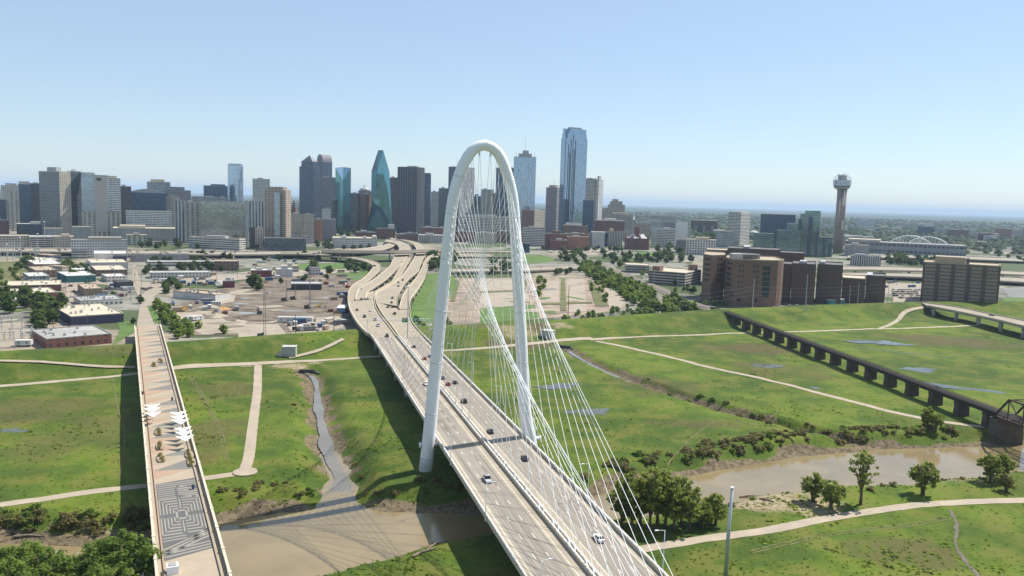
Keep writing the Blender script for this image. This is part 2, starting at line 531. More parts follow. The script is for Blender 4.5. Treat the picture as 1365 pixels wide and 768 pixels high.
# gravel and concrete paths
M_PATH = plain('path_concrete', (0.33, 0.275, 0.205), 0.9, var=0.14, scale=0.12)
def path(label, px, w, z=0.0, wn=0.12, seed=3):
    pts = [on_ground(u, v, z) for u, v in px]
    o = ribbon('path', pts, w, M_PATH, wn=wn, seed=seed)
    return tag(o, label, kind='structure')
path('pale path along the levee toe from the left edge to the underpass', [(-30, 517), (60, 510), (140, 503), (200, 496), (260, 489), (330, 486), (400, 482), (480, 477), (540, 472), (620, 466), (740, 455), (790, 452)], 5.0)
path('pale path continuing along the levee toe to the right', [(785, 453), (840, 450), (920, 447), (1000, 444), (1100, 441), (1200, 438), (1300, 434)], 4.6)
path('pale path branching off across the right floodplain to the trestle', [(795, 455), (840, 464), (900, 478), (960, 493), (1020, 506), (1080, 521), (1150, 539), (1220, 556), (1290, 567), (1326, 570)], 4.2)
path('pale path from the levee toe down to the small round plaza', [(344, 487), (343, 520), (338, 560), (334, 592), (331, 612), (325, 630)], 4.2)
path('pale path along the left river bank', [(-30, 677), (40, 668), (120, 656), (200, 647), (270, 638), (322, 631)], 4.6)
path('pale gravel path on the near river bank', [(760, 752), (850, 734), (900, 725), (950, 717), (1030, 706), (1100, 692), (1160, 682), (1230, 673), (1300, 669), (1400, 666)], 4.4, seed=5)
path('faint dirt track climbing the levee behind the blockhouse', [(385, 478), (420, 470), (440, 462), (458, 453)], 2.4, 4)
path('pale path climbing the levee on the far right', [(1170, 439), (1192, 430), (1205, 418), (1228, 411), (1262, 408)], 4.0, 4)
path('thin dirt track across the left levee slope', [(-20, 481), (60, 484), (120, 489), (180, 491)], 2.0, 3)
o = MB()
c = on_ground(327, 630)
for r0, r1 in ((0, 5.2),):
    o.lathe([(4.3, c.z - 0.3), (4.3, c.z + 0.42)], 24, c.x, c.y)
tag(o.build('plaza', M_PATH), 'small round concrete plaza at the end of the path', kind='structure')
M_TRACK = plain('worn_grass', (0.118, 0.112, 0.042), 1.0, var=0.35, scale=0.4)
for px in ([(250, 500), (268, 530), (290, 570), (300, 612)], [(254, 500), (272, 530), (294, 570), (304, 612)], [(150, 505), (156, 540), (166, 580), (160, 640)], [(20, 545), (70, 525), (120, 512), (165, 503)],
           [(880, 640), (960, 560), (1060, 590)], [(1000, 735), (1100, 712), (1200, 700), (1262, 690)], [(1003, 738), (1103, 715), (1203, 703), (1262, 693)], [(900, 470), (980, 466), (1080, 474)], [(1180, 480), (1260, 470), (1365, 500)]):
    tag(ribbon('tyre_track', [on_ground(u, v) for u, v in px], 0.55, M_TRACK, wn=0.18, lift=0.03), 'faint worn tyre track across the meadow', kind='structure')
o = ribbon('rill', [on_ground(u, v) for u, v in ((1266, 680), (1275, 700), (1274, 725), (1284, 745), (1310, 775))], 1.1, plain('rill_mud', (0.10, 0.085, 0.06), .8, var=.2), wn=0.35)
tag(o, 'narrow muddy rill crossing the near meadow', kind='structure')
# standing water on the floodplain
M_POOL = water_mat('pool_water', (0.075, 0.075, 0.05), 0.16, 0.02, 1.2)
def pool(u, v, rx, ry, rot, seed, label):
    c = on_ground(u, v)
    rng = random.Random(seed)
    ph = [rng.uniform(0, 6.28) for _ in range(5)]
    m = MB()
    n = 150
    pts = []
    for k in range(n):
        a = 2 * math.pi * k / n
        r = 1 + 0.22 * math.sin(2 * a + ph[0]) + 0.16 * math.sin(3 * a + ph[1]) + 0.13 * math.sin(5 * a + ph[2]) + 0.09 * math.sin(9 * a + ph[3]) + 0.07 * math.sin(17 * a + ph[4]) + 0.05 * math.sin(31 * a + ph[0]) + rng.uniform(-.05, .05)
        x, y = rx * r * math.cos(a), ry * r * math.sin(a)
        pts.append((c.x + x * math.cos(rot) - y * math.sin(rot), c.y + x * math.sin(rot) + y * math.cos(rot)))
    X = np.array([p[0] for p in pts]); Y = np.array([p[1] for p in pts])
    Z = ground_z(X, Y)
    zc = float(np.max(np.concatenate([Z, ground_z((X + c.x) / 2, (Y + c.y) / 2), [c.z]]))) 
    b = len(m.v)
    for k in range(n):
        j = (k + 1) % n
        m.quad([(c.x, c.y, zc + 0.02), (X[k], Y[k], max(Z[k] + 0.02, zc - 0.1)), (X[j], Y[j], max(Z[j] + 0.02, zc - 0.1))])
    tag(m.build('puddle', M_POOL), label, kind='structure')
pool(785, 549, 9, 6.5, 0.1, 1, 'grey pool of standing water behind the bridge cables')
pool(745, 515, 13, 5.5, 0.3, 2, 'thin pools of water in the grass beyond the right arch leg')
pool(1170, 457, 18, 11, -0.2, 3, 'wide pool of standing water beyond the rail trestle')
pool(1022, 488, 8, 7, 0.1, 4, 'small pool on the brown patch before the rail trestle')
pool(1086, 517, 3, 2, 0.1, 5, 'tiny puddle beside the trestle path')
pool(1225, 493, 12, 6, -0.2, 6, 'bright pool just beyond the trestle deck')
pool(1275, 517, 20, 5.0, -0.45, 7, 'long bright pool beyond the trestle deck')
pool(1205, 470, 26, 1.6, -0.5, 8, 'thin stream of water running off the wide pool')
pool(18, 574, 5, 3, 0.2, 9, 'dark puddle in the grass at the left edge')

# haze: one box of thin air round everything
hm = bpy.data.materials.new('haze_air')
hm.use_nodes = True
hn = hm.node_tree
hn.nodes.clear()
ho = hn.nodes.new('ShaderNodeOutputMaterial')
hv = hn.nodes.new('ShaderNodeVolumePrincipled')
hv.inputs['Color'].default_value = (0.62, 0.80, 1.0, 1)
hv.inputs['Density'].default_value = 0.000045
hv.inputs['Anisotropy'].default_value = 0.0
hn.links.new(hv.outputs[0], ho.inputs['Volume'])
hz = MB()
hz.box(-62000, 62000, -4000, 62000, -9.5, 315)
tag(hz.build('haze', hm), 'thin blue haze over the city and plain', kind='stuff')
# ------------------------------------------------------------------ road bridge with the white arch
M_WHITE = plain('white_steel_paint', (0.80, 0.81, 0.82), 0.38, var=0.04, scale=0.15, spec=0.5)
M_CABLE = plain('cable_sheath', (0.78, 0.78, 0.76), 0.5, var=0.03)
M_CONC = plain('deck_concrete', (0.42, 0.37, 0.30), 0.9, var=0.08, scale=0.06)
M_RAILC = plain('pale_barrier_concrete', (0.52, 0.46, 0.36), 0.85, var=0.08, scale=0.2)
M_PIER = plain('pier_concrete', (0.40, 0.38, 0.34), 0.9, var=0.1, scale=0.15)
M_DARK = plain('dark_gap', (0.06, 0.055, 0.05), 0.9)
M_PAINT = plain('road_paint', (0.58, 0.56, 0.50), 0.7, var=0.06)
M_GALV = plain('galvanised_steel', (0.50, 0.51, 0.52), 0.45, metal=0.5, var=0.05)
M_LAMPW = plain('lamp_post_paint', (0.72, 0.73, 0.74), 0.5, var=0.04)
M_LENS = plain('lamp_lens', (0.75, 0.75, 0.72), 0.2, var=0.02)
BD, BN = Vector((-0.2798, 0.9601, 0)), Vector((0.9601, 0.2798, 0))
B0 = Vector((4.398, 181.43, 0))
DECK_Z = 11.0
def bp(s, t, z=0.0):
    p = B0 + BD * s + BN * t
    return Vector((p.x, p.y, z))
BW = 33.5
S_ARCH = 108.4
S_END = 330.0
S_BEG = -330.0

# deck road surface: lanes worn darker down the middle
m_road, nt, bs = new_mat('bridge_road')
uvn = nd(nt, 'ShaderNodeUVMap').outputs[0]
uvs = nd(nt, 'ShaderNodeSeparateXYZ', {0: uvn})
co = nd(nt, 'ShaderNodeNewGeometry').outputs['Position']
def band(t, a, b, soft=0.5):
    return mth(nt, 'MULTIPLY', ramp(nt, t, a - soft, a + soft), ramp(nt, t, b + soft, b - soft))
tt = uvs.outputs[0]
lanes = mth(nt, 'MAXIMUM', band(tt, 3.0, 12.6), band(tt, 20.9, 30.8))
st_n = nd(nt, 'ShaderNodeTexNoise', {'Vector': nd(nt, 'ShaderNodeMapping', {0: uvn, 3: (1.6, 0.02, 1)}).outputs[0], 'Scale': 1.0, 'Detail': 5.0}).outputs[0]
base = mixc(nt, ramp(nt, noise(nt, co, 0.08, 5.0), 0.35, 0.65), (0.295, 0.248, 0.184), (0.35, 0.298, 0.226))
wear = mixc(nt, ramp(nt, st_n, 0.35, 0.65), (0.165, 0.147, 0.125), (0.285, 0.25, 0.207))
cc = mixc(nt, mth(nt, 'MULTIPLY', lanes, 0.9), base, wear)
jt = mth(nt, 'PINGPONG', uvs.outputs[1], 4.5)
cc = mixc(nt, mth(nt, 'MULTIPLY', ramp(nt, jt, 0.22, 0.05), 0.35), cc, (0.16, 0.14, 0.12))
cc = mixc(nt, mth(nt, 'MULTIPLY', ramp(nt, noise(nt, co, 0.9, 4.0), 0.5, 0.8), 0.25), cc, (0.22, 0.20, 0.17))
setp(bs, nt, color=cc, rough=0.85, spec=0.3)

bridge = thing('arch_bridge', 'big road bridge hung by white cables from one tall white arch over the river', 'bridge', bp(S_ARCH, BW / 2, 0))
bl = bridge.location
def bpl(s, t, z=0.0):
    return bp(s, t, z) - bl
def strip(m, t0, t1, z0, z1, s0=S_BEG, s1=S_END, n=1, mi=0, uvlane=False):
    """a long bar along the bridge"""
    for k in range(n):
        a, b = s0 + (s1 - s0) * k / n, s0 + (s1 - s0) * (k + 1) / n
        c = [bpl(a, t0, z0), bpl(a, t1, z0), bpl(b, t1, z0), bpl(b, t0, z0)]
        d = [bpl(a, t0, z1), bpl(a, t1, z1), bpl(b, t1, z1), bpl(b, t0, z1)]
        m.quad(d, [(t0, a), (t1, a), (t1, b), (t0, b)], mi)
        m.quad(c[::-1], None, mi)
        for i in range(4):
            j = (i + 1) % 4
            m.quad([c[i], c[j], d[j], d[i]], None, mi)
Z0 = DECK_Z
m = MB(); strip(m, 0.5, 15.9, Z0 - 0.35, Z0); strip(m, 17.6, BW - 0.5, Z0 - 0.35, Z0)
m.build('roadway', m_road, bridge)
m = MB()
strip(m, 2.0, 15.0, Z0 - 1.9, Z0 - 0.36); strip(m, 18.5, BW - 2.0, Z0 - 1.9, Z0 - 0.36)
m.build('girder', M_PIER, bridge)
for t0 in (0.0, BW - 0.5):
    m = MB(); strip(m, t0, t0 + 0.5, Z0 - 0.5, Z0 + 0.85)
    ra = m.build('parapet', M_RAILC, bridge)
    m = MB(); strip(m, t0 + 0.1, t0 + 0.4, Z0 + 1.15, Z0 + 1.35)
    for k in range(int((S_END - S_BEG) / 3)):
        s = S_BEG + 3 * k + 1
        strip(m, t0 + 0.15, t0 + 0.35, Z0 + 0.86, Z0 + 1.14, s, s + 0.3)
    m.build('railing', M_WHITE, ra)
for t0 in (15.9, 17.2):
    m = MB(); strip(m, t0, t0 + 0.4, Z0 - 0.5, Z0 + 0.9)
    ra = m.build('median_barrier', M_RAILC, bridge)
    m = MB(); strip(m, t0 + 0.08, t0 + 0.32, Z0 + 1.2, Z0 + 1.4)
    for k in range(int((S_END - S_BEG) / 3)):
        s = S_BEG + 3 * k + 1
        strip(m, t0 + 0.12, t0 + 0.28, Z0 + 0.9, Z0 + 1.19, s, s + 0.25)
    m.build('railing', M_WHITE, ra)
m = MB(); strip(m, 16.3, 17.2, Z0 - 1.2, Z0 - 0.2)
m.build('median_box', M_PIER, bridge)
# painted lines
m = MB()
def line(t, w=0.16, dash=None):
    if dash is None:
        m.quad([bpl(S_BEG, t - w / 2, Z0 + 0.012), bpl(S_BEG, t + w / 2, Z0 + 0.012), bpl(S_END, t + w / 2, Z0 + 0.012), bpl(S_END, t - w / 2, Z0 + 0.012)])
    else:
        s = S_BEG + 2
        while s < S_END - 4:
            m.quad([bpl(s, t - w / 2, Z0 + 0.012), bpl(s, t + w / 2, Z0 + 0.012), bpl(s + dash[0], t + w / 2, Z0 + 0.012), bpl(s + dash[0], t - w / 2, Z0 + 0.012)])
            s += dash[1]
for t in (2.4, 13.4, 20.4, 31.2):
    line(t, 0.2)
for t in (6.0, 9.7, 24.0, 27.6):
    line(t, 0.22, (3.2, 12.0))
m.build('lane_marking', M_PAINT, bridge)
# the arch, a closed tube of fourteen feet, thinner at the crown
AP = [(-21.2, -5.5), (-20.9, 0.9), (-20.0, 11), (-18.9, 24.8), (-16.8, 52.6), (-14.9, 75.8), (-13.2, 95.5), (-11.8, 104.2), (-9.6, 111.3), (-7.0, 116.2), (-4.4, 118.7), (-1.6, 119.6),
      (1.3, 118.8), (4.0, 116.4), (6.4, 111.6), (8.7, 104.5), (10.2, 96), (12.0, 76), (14.1, 52), (16.5, 23.2), (18.8, 11), (20.3, 0.9), (20.8, -5.5)]
arch_pts = resample([bpl(S_ARCH, BW / 2 + a, z) for a, z in AP], 97)
m = MB()
m.tube(arch_pts, [2.45 - 0.5 * max(0.0, (p.z + 5) / 125) for p in arch_pts], 28)
arch_ob = m.build('arch', M_WHITE, bridge, smooth=True)
# splice rings, just proud of the tube
M_SPL = plain('splice_paint', (0.66, 0.67, 0.68), 0.5, var=0.06)
for i in (10, 17, 24, 31, 37, 42, 54, 59, 65, 72, 79, 86):
    p, q = arch_pts[i], arch_pts[i] + (arch_pts[i + 1] - arch_pts[i]) * 0.16
    r = 2.465 - 0.5 * max(0.0, (p.z + 5) / 125)
    m = MB(); m.tube([p, q], r, 28)
    m.build('splice_ring', M_SPL, arch_ob, smooth=True)
# grey collar at the feet and the struts that hold the deck
for sg in (-1, 1):
    m = MB()
    a = [p for p in arch_pts if (p.x * BN.x + p.y * BN.y) * sg > 0 and p.z < 7]
    a = sorted(a, key=lambda p: p.z)
    m.tube(a, [2.475 - 0.5 * max(0.0, (p.z + 5) / 125) for p in a], 28)
    m.build('arch_foot', plain('grey_foot_paint', (0.50, 0.50, 0.49), 0.6, var=0.14, scale=0.5), bridge, smooth=True)
    m = MB()
    m.tube([bpl(S_ARCH, BW / 2 + sg * 16.0, Z0 - 1.0), bpl(S_ARCH, BW / 2 + sg * 22.8, Z0 - 1.0)], 0.7, 12)
    m.build('strut', M_WHITE, bridge, smooth=True)
    m = MB()
    m.tube([bpl(S_ARCH, BW / 2 + sg * 22.9, Z0 - 1.0), bpl(S_ARCH, BW / 2 + sg * 23.4, Z0 - 1.0)], 1.0, 12)
    m.build('strut_cap', M_WHITE, bridge, smooth=True)
# 56 stay cables: the higher up the arch, the nearer its anchor on the median
def arch_at(z, sg):
    best = min(arch_pts, key=lambda p: abs(p.z - z) + (1000 if (p.x * BN.x + p.y * BN.y) * sg < -0.01 else 0))
    return best
NS = 14
ic = max(range(97), key=lambda i: arch_pts[i].z)
for dr_ in (-1, 1):
    for sg in (-1, 1):
        ie = min((i for i in range(97) if (i - ic) * sg > 0), key=lambda i: abs(arch_pts[i].z - 77))
        for k in range(NS):
            f = ic + sg * 0.8 + (ie - ic - sg * 0.8) * k / (NS - 1)
            i0 = int(math.floor(f))
            p = arch_pts[i0].lerp(arch_pts[i0 + 1], f - i0)
            off = 20.0 + 166.0 * (k / (NS - 1)) + (3.0 if sg > 0 else 0.0)
            q = bpl(S_ARCH + dr_ * off, BW / 2 + sg * 0.12, Z0 + 0.6)
            dv = (q - p).normalized()
            cbl = MB()
            cbl.tube([p + dv * 1.5, p + dv * 3.4, p + dv * 3.6, q - dv * 2.4, q - dv * 2.2, q], [.2, .2, .078, .078, .18, .18], 6)
            cbl.build('cable', M_CABLE, bridge)
# the row of pale anchor plates up the inner face of each leg
m_pl, nt, bs = new_mat('anchor_plate_row')
vv = nd(nt, 'ShaderNodeSeparateXYZ', {0: nd(nt, 'ShaderNodeUVMap').outputs[0]}).outputs[1]
pk = mth(nt, 'LESS_THAN', mth(nt, 'FRACT', mth(nt, 'DIVIDE', vv, 3.1)), 0.62)
setp(bs, nt, color=mixc(nt, pk, (0.60, 0.62, 0.64), (0.88, 0.88, 0.87)), rough=0.4)
for sg in (-1, 1):
    m = MB()
    acc = 0.0
    prev = None
    for i in range(10, 41):
        j = i if sg < 0 else 96 - i
        p = arch_pts[j]
        if p.z < 35 or p.z > 112:
            continue
        r = 2.45 - 0.5 * max(0.0, (p.z + 5) / 125)
        dv = (BN * (-sg) * 0.75 - BD * 0.66).normalized()
        t = (arch_pts[min(j + 1, 96)] - arch_pts[max(j - 1, 0)]).normalized()
        dv = (dv - t * dv.dot(t)).normalized()
        sd = t.cross(dv) * (0.24 if sg < 0 else -0.24)
        c = p + dv * (r + 0.06)
        if prev:
            L = (c - prev[0]).length
            m.quad([prev[0] - prev[1], prev[0] + prev[1], c + sd, c - sd], [(0, acc), (.5, acc), (.5, acc + L), (0, acc + L)])
            acc += L
        prev = (c, sd)
    m.build('anchor_plate_row', m_pl, arch_ob)
# piers of the approach spans
for s in [S_ARCH + 110 + 36 * k for k in range(4)] + [S_ARCH - 180 - 40 * k for k in range(5)]:
    for t in (5.0, 12.0, 21.5, 28.5):
        p = bp(s, t)
        g = gz(p.x, p.y)
        if g > Z0 - 2.6:
            continue
        m = MB(); m.tube([bpl(s, t, g - 1.0), bpl(s, t, Z0 - 2.6)], 0.95, 12)
        m.build('pier', M_PIER, bridge, smooth=True)
    for t0, t1 in ((1.5, 15.4), (18.1, BW - 1.5)):
        m = MB(); strip(m, t0, t1, Z0 - 2.7, Z0 - 1.91, s - 0.9, s + 0.9)
        m.build('pier_cap', M_PIER, bridge)

# ------------------------------------------------------------------ ramps and carriageways beyond the bridge
m_ramp = plain('ramp_concrete', (0.285, 0.24, 0.175), 0.88, var=0.1, scale=0.05)
M_BARR = plain('ramp_barrier', (0.54, 0.465, 0.345), 0.85, var=0.05, scale=0.2)
def zp(l):
    return [(440 + a / 6.4, 310 + b / 6.4) for a, b in l]
def elevated(name, label, left, right, z, thick=1.6, n=None, pier_step=34.0, lines=0, z2=None, pier_w=0.9, mat=None, cat='overpass', bar=1.0):
    """a concrete roadway on columns between two surveyed edges"""
    zz = (lambda t: z + ((z2 if z2 is not None else z) - z) * t)
    Lw, Rw = [at(u, v, z) for u, v in left], [at(u, v, z) for u, v in right]
    n = n or max(12, int(sum((b - a).length for a, b in zip(Lw, Lw[1:])) / 9))
    Lp, Rp = resample(Lw, n), resample(Rw, n)
    for i in range(n):
        Lp[i].z = Rp[i].z = zz(i / (n - 1))
    c0 = (Lp[0] + Rp[0]) / 2
    root = thing(name, label, cat, (c0.x, c0.y, gz(c0.x, c0.y)))
    o = root.location
    L = [p - o for p in Lp]; Rr = [p - o for p in Rp]
    m = MB()
    dz = Vector((0, 0, thick)); e = Vector((0, 0, 0))
    for i in range(n - 1):
        a, b, c, d = L[i], Rr[i], Rr[i + 1], L[i + 1]
        m.quad([a, b, c, d])
        m.quad([a - dz, d - dz, c - dz, b - dz])
        m.quad([a - dz, a, d, d - dz]); m.quad([b, b - dz, c - dz, c])
    a, b = L[0], Rr[0]; m.quad([a, a - dz, b - dz, b])
    a, b = L[-1], Rr[-1]; m.quad([b, b - dz, a - dz, a])
    m.build('road_deck', mat or m_ramp, root)
    for side_, oth in ((L, Rr), (Rr, L)):
        m = MB()
        for i in range(n - 1):
            ia = (oth[i] - side_[i]).normalized(); ib = (oth[i + 1] - side_[i + 1]).normalized()
            ia.z = ib.z = 0
            for (w0, w1) in ((-0.05, 0.45),):
                a0, a1 = side_[i] + ia * w0, side_[i] + ia * w1
                b0, b1 = side_[i + 1] + ib * w0, side_[i + 1] + ib * w1
                h = Vector((0, 0, bar)); k = Vector((0, 0, 0.3))
                m.quad([a0 + h, a1 + h, b1 + h, b0 + h]); m.quad([a1 - e, a1 + h, b1 + h, b1 - e]); m.quad([a0 + h, a0 - k, b0 - k, b0 + h])
        m.build('barrier', M_BARR, root)
    if lines:
        m = MB()
        up = Vector((0, 0, 0.03))
        for j in range(1, lines + 1):
            f = j / (lines + 1)
            for i in range(0, n - 1):
                if i % 2:
                    continue
                a, b = L[i].lerp(Rr[i], f), L[i + 1].lerp(Rr[i + 1], f)
                b = a.lerp(b, 0.55)
                w = (Rr[i] - L[i]).normalized() * 0.15
                m.quad([a - w + up, a + w + up, b + w + up, b - w + up])
        for f in (0.07, 0.93):
            for i in range(n - 1):
                a, b = L[i].lerp(Rr[i], f), L[i + 1].lerp(Rr[i + 1], f)
                w = (Rr[i] - L[i]).normalized() * 0.12
                m.quad([a - w + up, a + w + up, b + w + up, b - w + up])
        m.build('lane_marking', M_PAINT, root)
    acc = pier_step * 0.5
    npier = 0
    for i in range(n - 1):
        acc += ((L[i + 1] + Rr[i + 1]) / 2 - (L[i] + Rr[i]) / 2).length
        if acc >= pier_step and npier < 40:
            acc = 0
            wd = (Rr[i] - L[i]).length
            fs = (0.5,) if wd < 9 else ((0.22, 0.78) if wd < 20 else (0.15, 0.5, 0.85))
            for f in fs:
                p = L[i].lerp(Rr[i], f)
                w = p + o
                g = gz(w.x, w.y) - o.z
                top = p.z - thick - 0.9
                if top - g < 1.5:
                    continue
                m = MB(); m.tube([Vector((p.x, p.y, g - 0.5)), Vector((p.x, p.y, top))], pier_w, 10)
                m.build('pier', M_PIER, root, smooth=True)
                npier += 1
            a, b = L[i].lerp(Rr[i], 0.06), L[i].lerp(Rr[i], 0.94)
            tg = (L[i + 1] - L[i]).normalized() * 0.9; tg.z = 0
            zt, zb = Vector((0, 0, -thick + 0.01)), Vector((0, 0, -thick - 0.95))
            m = MB()
            q = [a - tg, b - tg, b + tg, a + tg]
            m.quad([p + zb for p in q][::-1]); m.quad([p + zt for p in q])
            for k in range(4):
                m.quad([q[k] + zb, q[(k + 1) % 4] + zb, q[(k + 1) % 4] + zt, q[k] + zt])
            m.build('pier_cap', M_PIER, root)
    return root
def bpx(s, t):
    w = bp(s, t, DECK_Z) - EYE
    q = w.dot(FW)
    return (CX + F_PX * w.dot(RT) / q, CY - F_PX * w.dot(UP) / q)
E1 = S_END + 0.3
wb_l = [bpx(E1, 0.0), bpx(E1 + 12, 0.0), (489, 445), (476, 431), (466.5, 414), (463.6, 402)]
wb_r = [bpx(E1, 15.95), bpx(E1 + 12, 15.95), (519, 436), (508, 422), (501, 410), (499.3, 399)]
eb_l = [bpx(E1, 17.55), bpx(E1 + 12, 17.55), (521, 434), (510, 420), (503, 408), (501, 403)]
eb_r = [bpx(E1, 33.5), bpx(E1 + 12, 33.5), (563, 446), (552, 434), (547, 422), (547, 411)]
elevated('elevated_road', 'left carriageway just past the bridge, carrying the traffic coming this way', wb_l, wb_r, 11.0, lines=3)
elevated('elevated_road', 'right carriageway just past the bridge, carrying the traffic going to the city', eb_l, eb_r, 11.0, lines=3)
elevated('elevated_road', 'narrow ramp that peels off leftmost and turns left over the green field', zp([(150, 592), (152, 545), (160, 505), (200, 450), (290, 390), (345, 330), (366, 292), (330, 264), (250, 237), (130, 217), (0, 203), (-160, 190), (-420, 185)]),
         zp([(215, 577), (226, 520), (255, 470), (310, 425), (375, 370), (420, 325), (432, 292), (418, 264), (345, 236), (250, 216), (130, 203), (0, 191), (-160, 178), (-420, 175)]), 11.0, lines=0)
elevated('elevated_road', 'pale carriageway between the two medians, second from the left, running to downtown', zp([(216, 577), (228, 520), (262, 478), (320, 437), (400, 383), (500, 298), (535, 235), (560, 190), (585, 155), (588, 130), (565, 103), (520, 88), (460, 80)]),
         zp([(299, 568), (310, 525), (345, 490), (410, 447), (480, 398), (560, 322), (620, 255), (665, 200), (690, 160), (690, 125), (650, 92), (580, 70), (480, 58)]), 11.0, lines=2)
elevated('elevated_road', 'sunken middle connector road merging beside the dark planted gap', zp([(302, 568), (320, 524), (375, 508), (450, 468), (520, 425), (548, 380), (600, 290), (650, 215)]),
         zp([(378, 572), (390, 528), (430, 490), (520, 448), (580, 392), (620, 335), (668, 255), (700, 200)]), 10.3, z2=9.5, lines=0)
elevated('elevated_road', 'broad carriageway of the outbound traffic curving past the brick buildings', zp([(393, 592), (383, 560), (400, 520), (470, 476), (560, 420), (640, 340), (690, 262), (725, 205), (738, 165), (728, 125), (700, 98), (640, 75), (560, 58)]),
         zp([(586, 652), (577, 600), (580, 545), (610, 480), (670, 400), (752, 330), (772, 280), (800, 215), (820, 165), (815, 125), (780, 98), (720, 78), (620, 60)]), 11.0, lines=2)
elevated('elevated_road', 'tall ramp on slim columns at the right, swinging right behind the arch', zp([(590, 656), (600, 605), (625, 540), (670, 475), (740, 385), (785, 305), (800, 262), (840, 217), (930, 188), (1050, 168), (1240, 166), (1650, 172)]),
         zp([(684, 650), (681, 605), (695, 560), (730, 515), (800, 408), (830, 318), (838, 275), (862, 240), (945, 206), (1050, 186), (1240, 180), (1650, 186)]), 11.5, z2=14, lines=0)
# ------------------------------------------------------------------ buildings
CITY_Z = 3.4
def facade(name, wall, glass, bay, fl, wf, hf, metal=0.0, grough=0.12, wrough=0.8, vary=0.5, spec=0.5, wmetal=0.0):
    """wall with a grid of panes measured in metres along the wall"""
    if name in _MC:
        return _MC[name]
    m, nt, bs = new_mat(name)
    uv = nd(nt, 'ShaderNodeSeparateXYZ', {0: nd(nt, 'ShaderNodeUVMap').outputs[0]})
    u = mth(nt, 'DIVIDE', uv.outputs[0], bay); v = mth(nt, 'DIVIDE', uv.outputs[1], fl)
    fu, fv = mth(nt, 'FRACT', u), mth(nt, 'FRACT', v)
    cu = mth(nt, 'LESS_THAN', mth(nt, 'ABSOLUTE', mth(nt, 'SUBTRACT', fu, 0.5)), wf / 2)
    cv = mth(nt, 'LESS_THAN', mth(nt, 'ABSOLUTE', mth(nt, 'SUBTRACT', fv, 0.5)), hf / 2)
    win = mth(nt, 'MULTIPLY', cu, cv)
    cell = nd(nt, 'ShaderNodeCombineXYZ', {0: mth(nt, 'FLOOR', u), 1: mth(nt, 'FLOOR', v), 2: 0.0}).outputs[0]
    rnd = nd(nt, 'ShaderNodeTexWhiteNoise', {'Vector': cell}).outputs[0]
    g = mixc(nt, rnd, tuple(x * (1 - vary) for x in glass), tuple(min(1, x * (1 + vary)) for x in glass))
    co = nd(nt, 'ShaderNodeTexCoord').outputs['Object']
    k = ramp(nt, noise(nt, co, 0.07, 5.0, 0.6), 0.3, 0.7)
    wcol = mixc(nt, k, tuple(x * 0.88 for x in wall), tuple(min(0.9, x * 1.1) for x in wall))
    setp(bs, nt, color=mixc(nt, win, wcol, g), rough=mth(nt, 'ADD', wrough, mth(nt, 'MULTIPLY', win, grough - wrough)), metal=mth(nt, 'ADD', mth(nt, 'MULTIPLY', win, metal - wmetal), wmetal), spec=spec)
    # each pane sits a touch out of true, so reflections break up
    wob = nd(nt, 'ShaderNodeTexWhiteNoise', {'Vector': cell}).outputs[1]
    nrm = nd(nt, 'ShaderNodeNewGeometry').outputs['Normal']
    off = nd(nt, 'ShaderNodeVectorMath', {0: nd(nt, 'ShaderNodeVectorMath', {0: wob, 1: (0.5, 0.5, 0.5)}, operation='SUBTRACT').outputs[0], 3: mth(nt, 'MULTIPLY', win, 0.012)}, operation='SCALE').outputs[0]
    setp(bs, nt, normal=nd(nt, 'ShaderNodeVectorMath', {0: nd(nt, 'ShaderNodeVectorMath', {0: nrm, 1: off}, operation='ADD').outputs[0]}, operation='NORMALIZE').outputs[0])
    _MC[name] = m
    return m
M_ROOF = plain('grey_roof', (0.30, 0.29, 0.27), 0.9, var=0.2, scale=0.06)
M_ROOFP = plain('pale_roof', (0.46, 0.40, 0.30), 0.9, var=0.14, scale=0.08)
M_ROOFW = plain('white_roof', (0.52, 0.50, 0.46), 0.85, var=0.1, scale=0.08)
M_ROOFD = plain('dark_roof', (0.11, 0.105, 0.10), 0.9, var=0.25, scale=0.08)
M_ROOFT = plain('tan_roof', (0.36, 0.29, 0.21), 0.9, var=0.12, scale=0.06)
M_MECH = plain('roof_plant_metal', (0.36, 0.36, 0.35), 0.6, var=0.12, scale=0.5)
ROOFS = dict(g=M_ROOF, p=M_ROOFP, w=M_ROOFW, d=M_ROOFD, t=M_ROOFT)
FA = {}
def fa(k, *a, **kw):
    FA[k] = facade('facade_' + k, *a, **kw)
fa('dark_grid', (0.25, 0.25, 0.25), (0.03, 0.05, 0.07), 3.0, 3.6, 0.72, 0.62, 0.0, 0.1)
fa('bluegrey_glass', (0.12, 0.13, 0.14), (0.09, 0.12, 0.15), 3.0, 3.7, 0.86, 0.78, 0.35, 0.1)
fa('tan_grid', (0.46, 0.40, 0.31), (0.16, 0.17, 0.17), 4.2, 3.5, 0.55, 0.55)
fa('pale_grid', (0.56, 0.53, 0.47), (0.10, 0.11, 0.12), 3.6, 3.7, 0.5, 0.5)
fa('pale_strip', (0.58, 0.55, 0.49), (0.05, 0.06, 0.07), 9.0, 3.7, 0.96, 0.45)
fa('white_strip', (0.70, 0.69, 0.66), (0.09, 0.115, 0.14), 7.0, 3.6, 0.95, 0.5, 0.2)
fa('sky_glass', (0.38, 0.42, 0.46), (0.38, 0.45, 0.52), 3.0, 3.6, 0.9, 0.72, 0.75, 0.12, vary=0.25)
fa('navy_glass', (0.055, 0.075, 0.105), (0.035, 0.075, 0.14), 3.0, 3.8, 0.9, 0.85, 0.45, 0.08, vary=0.35)
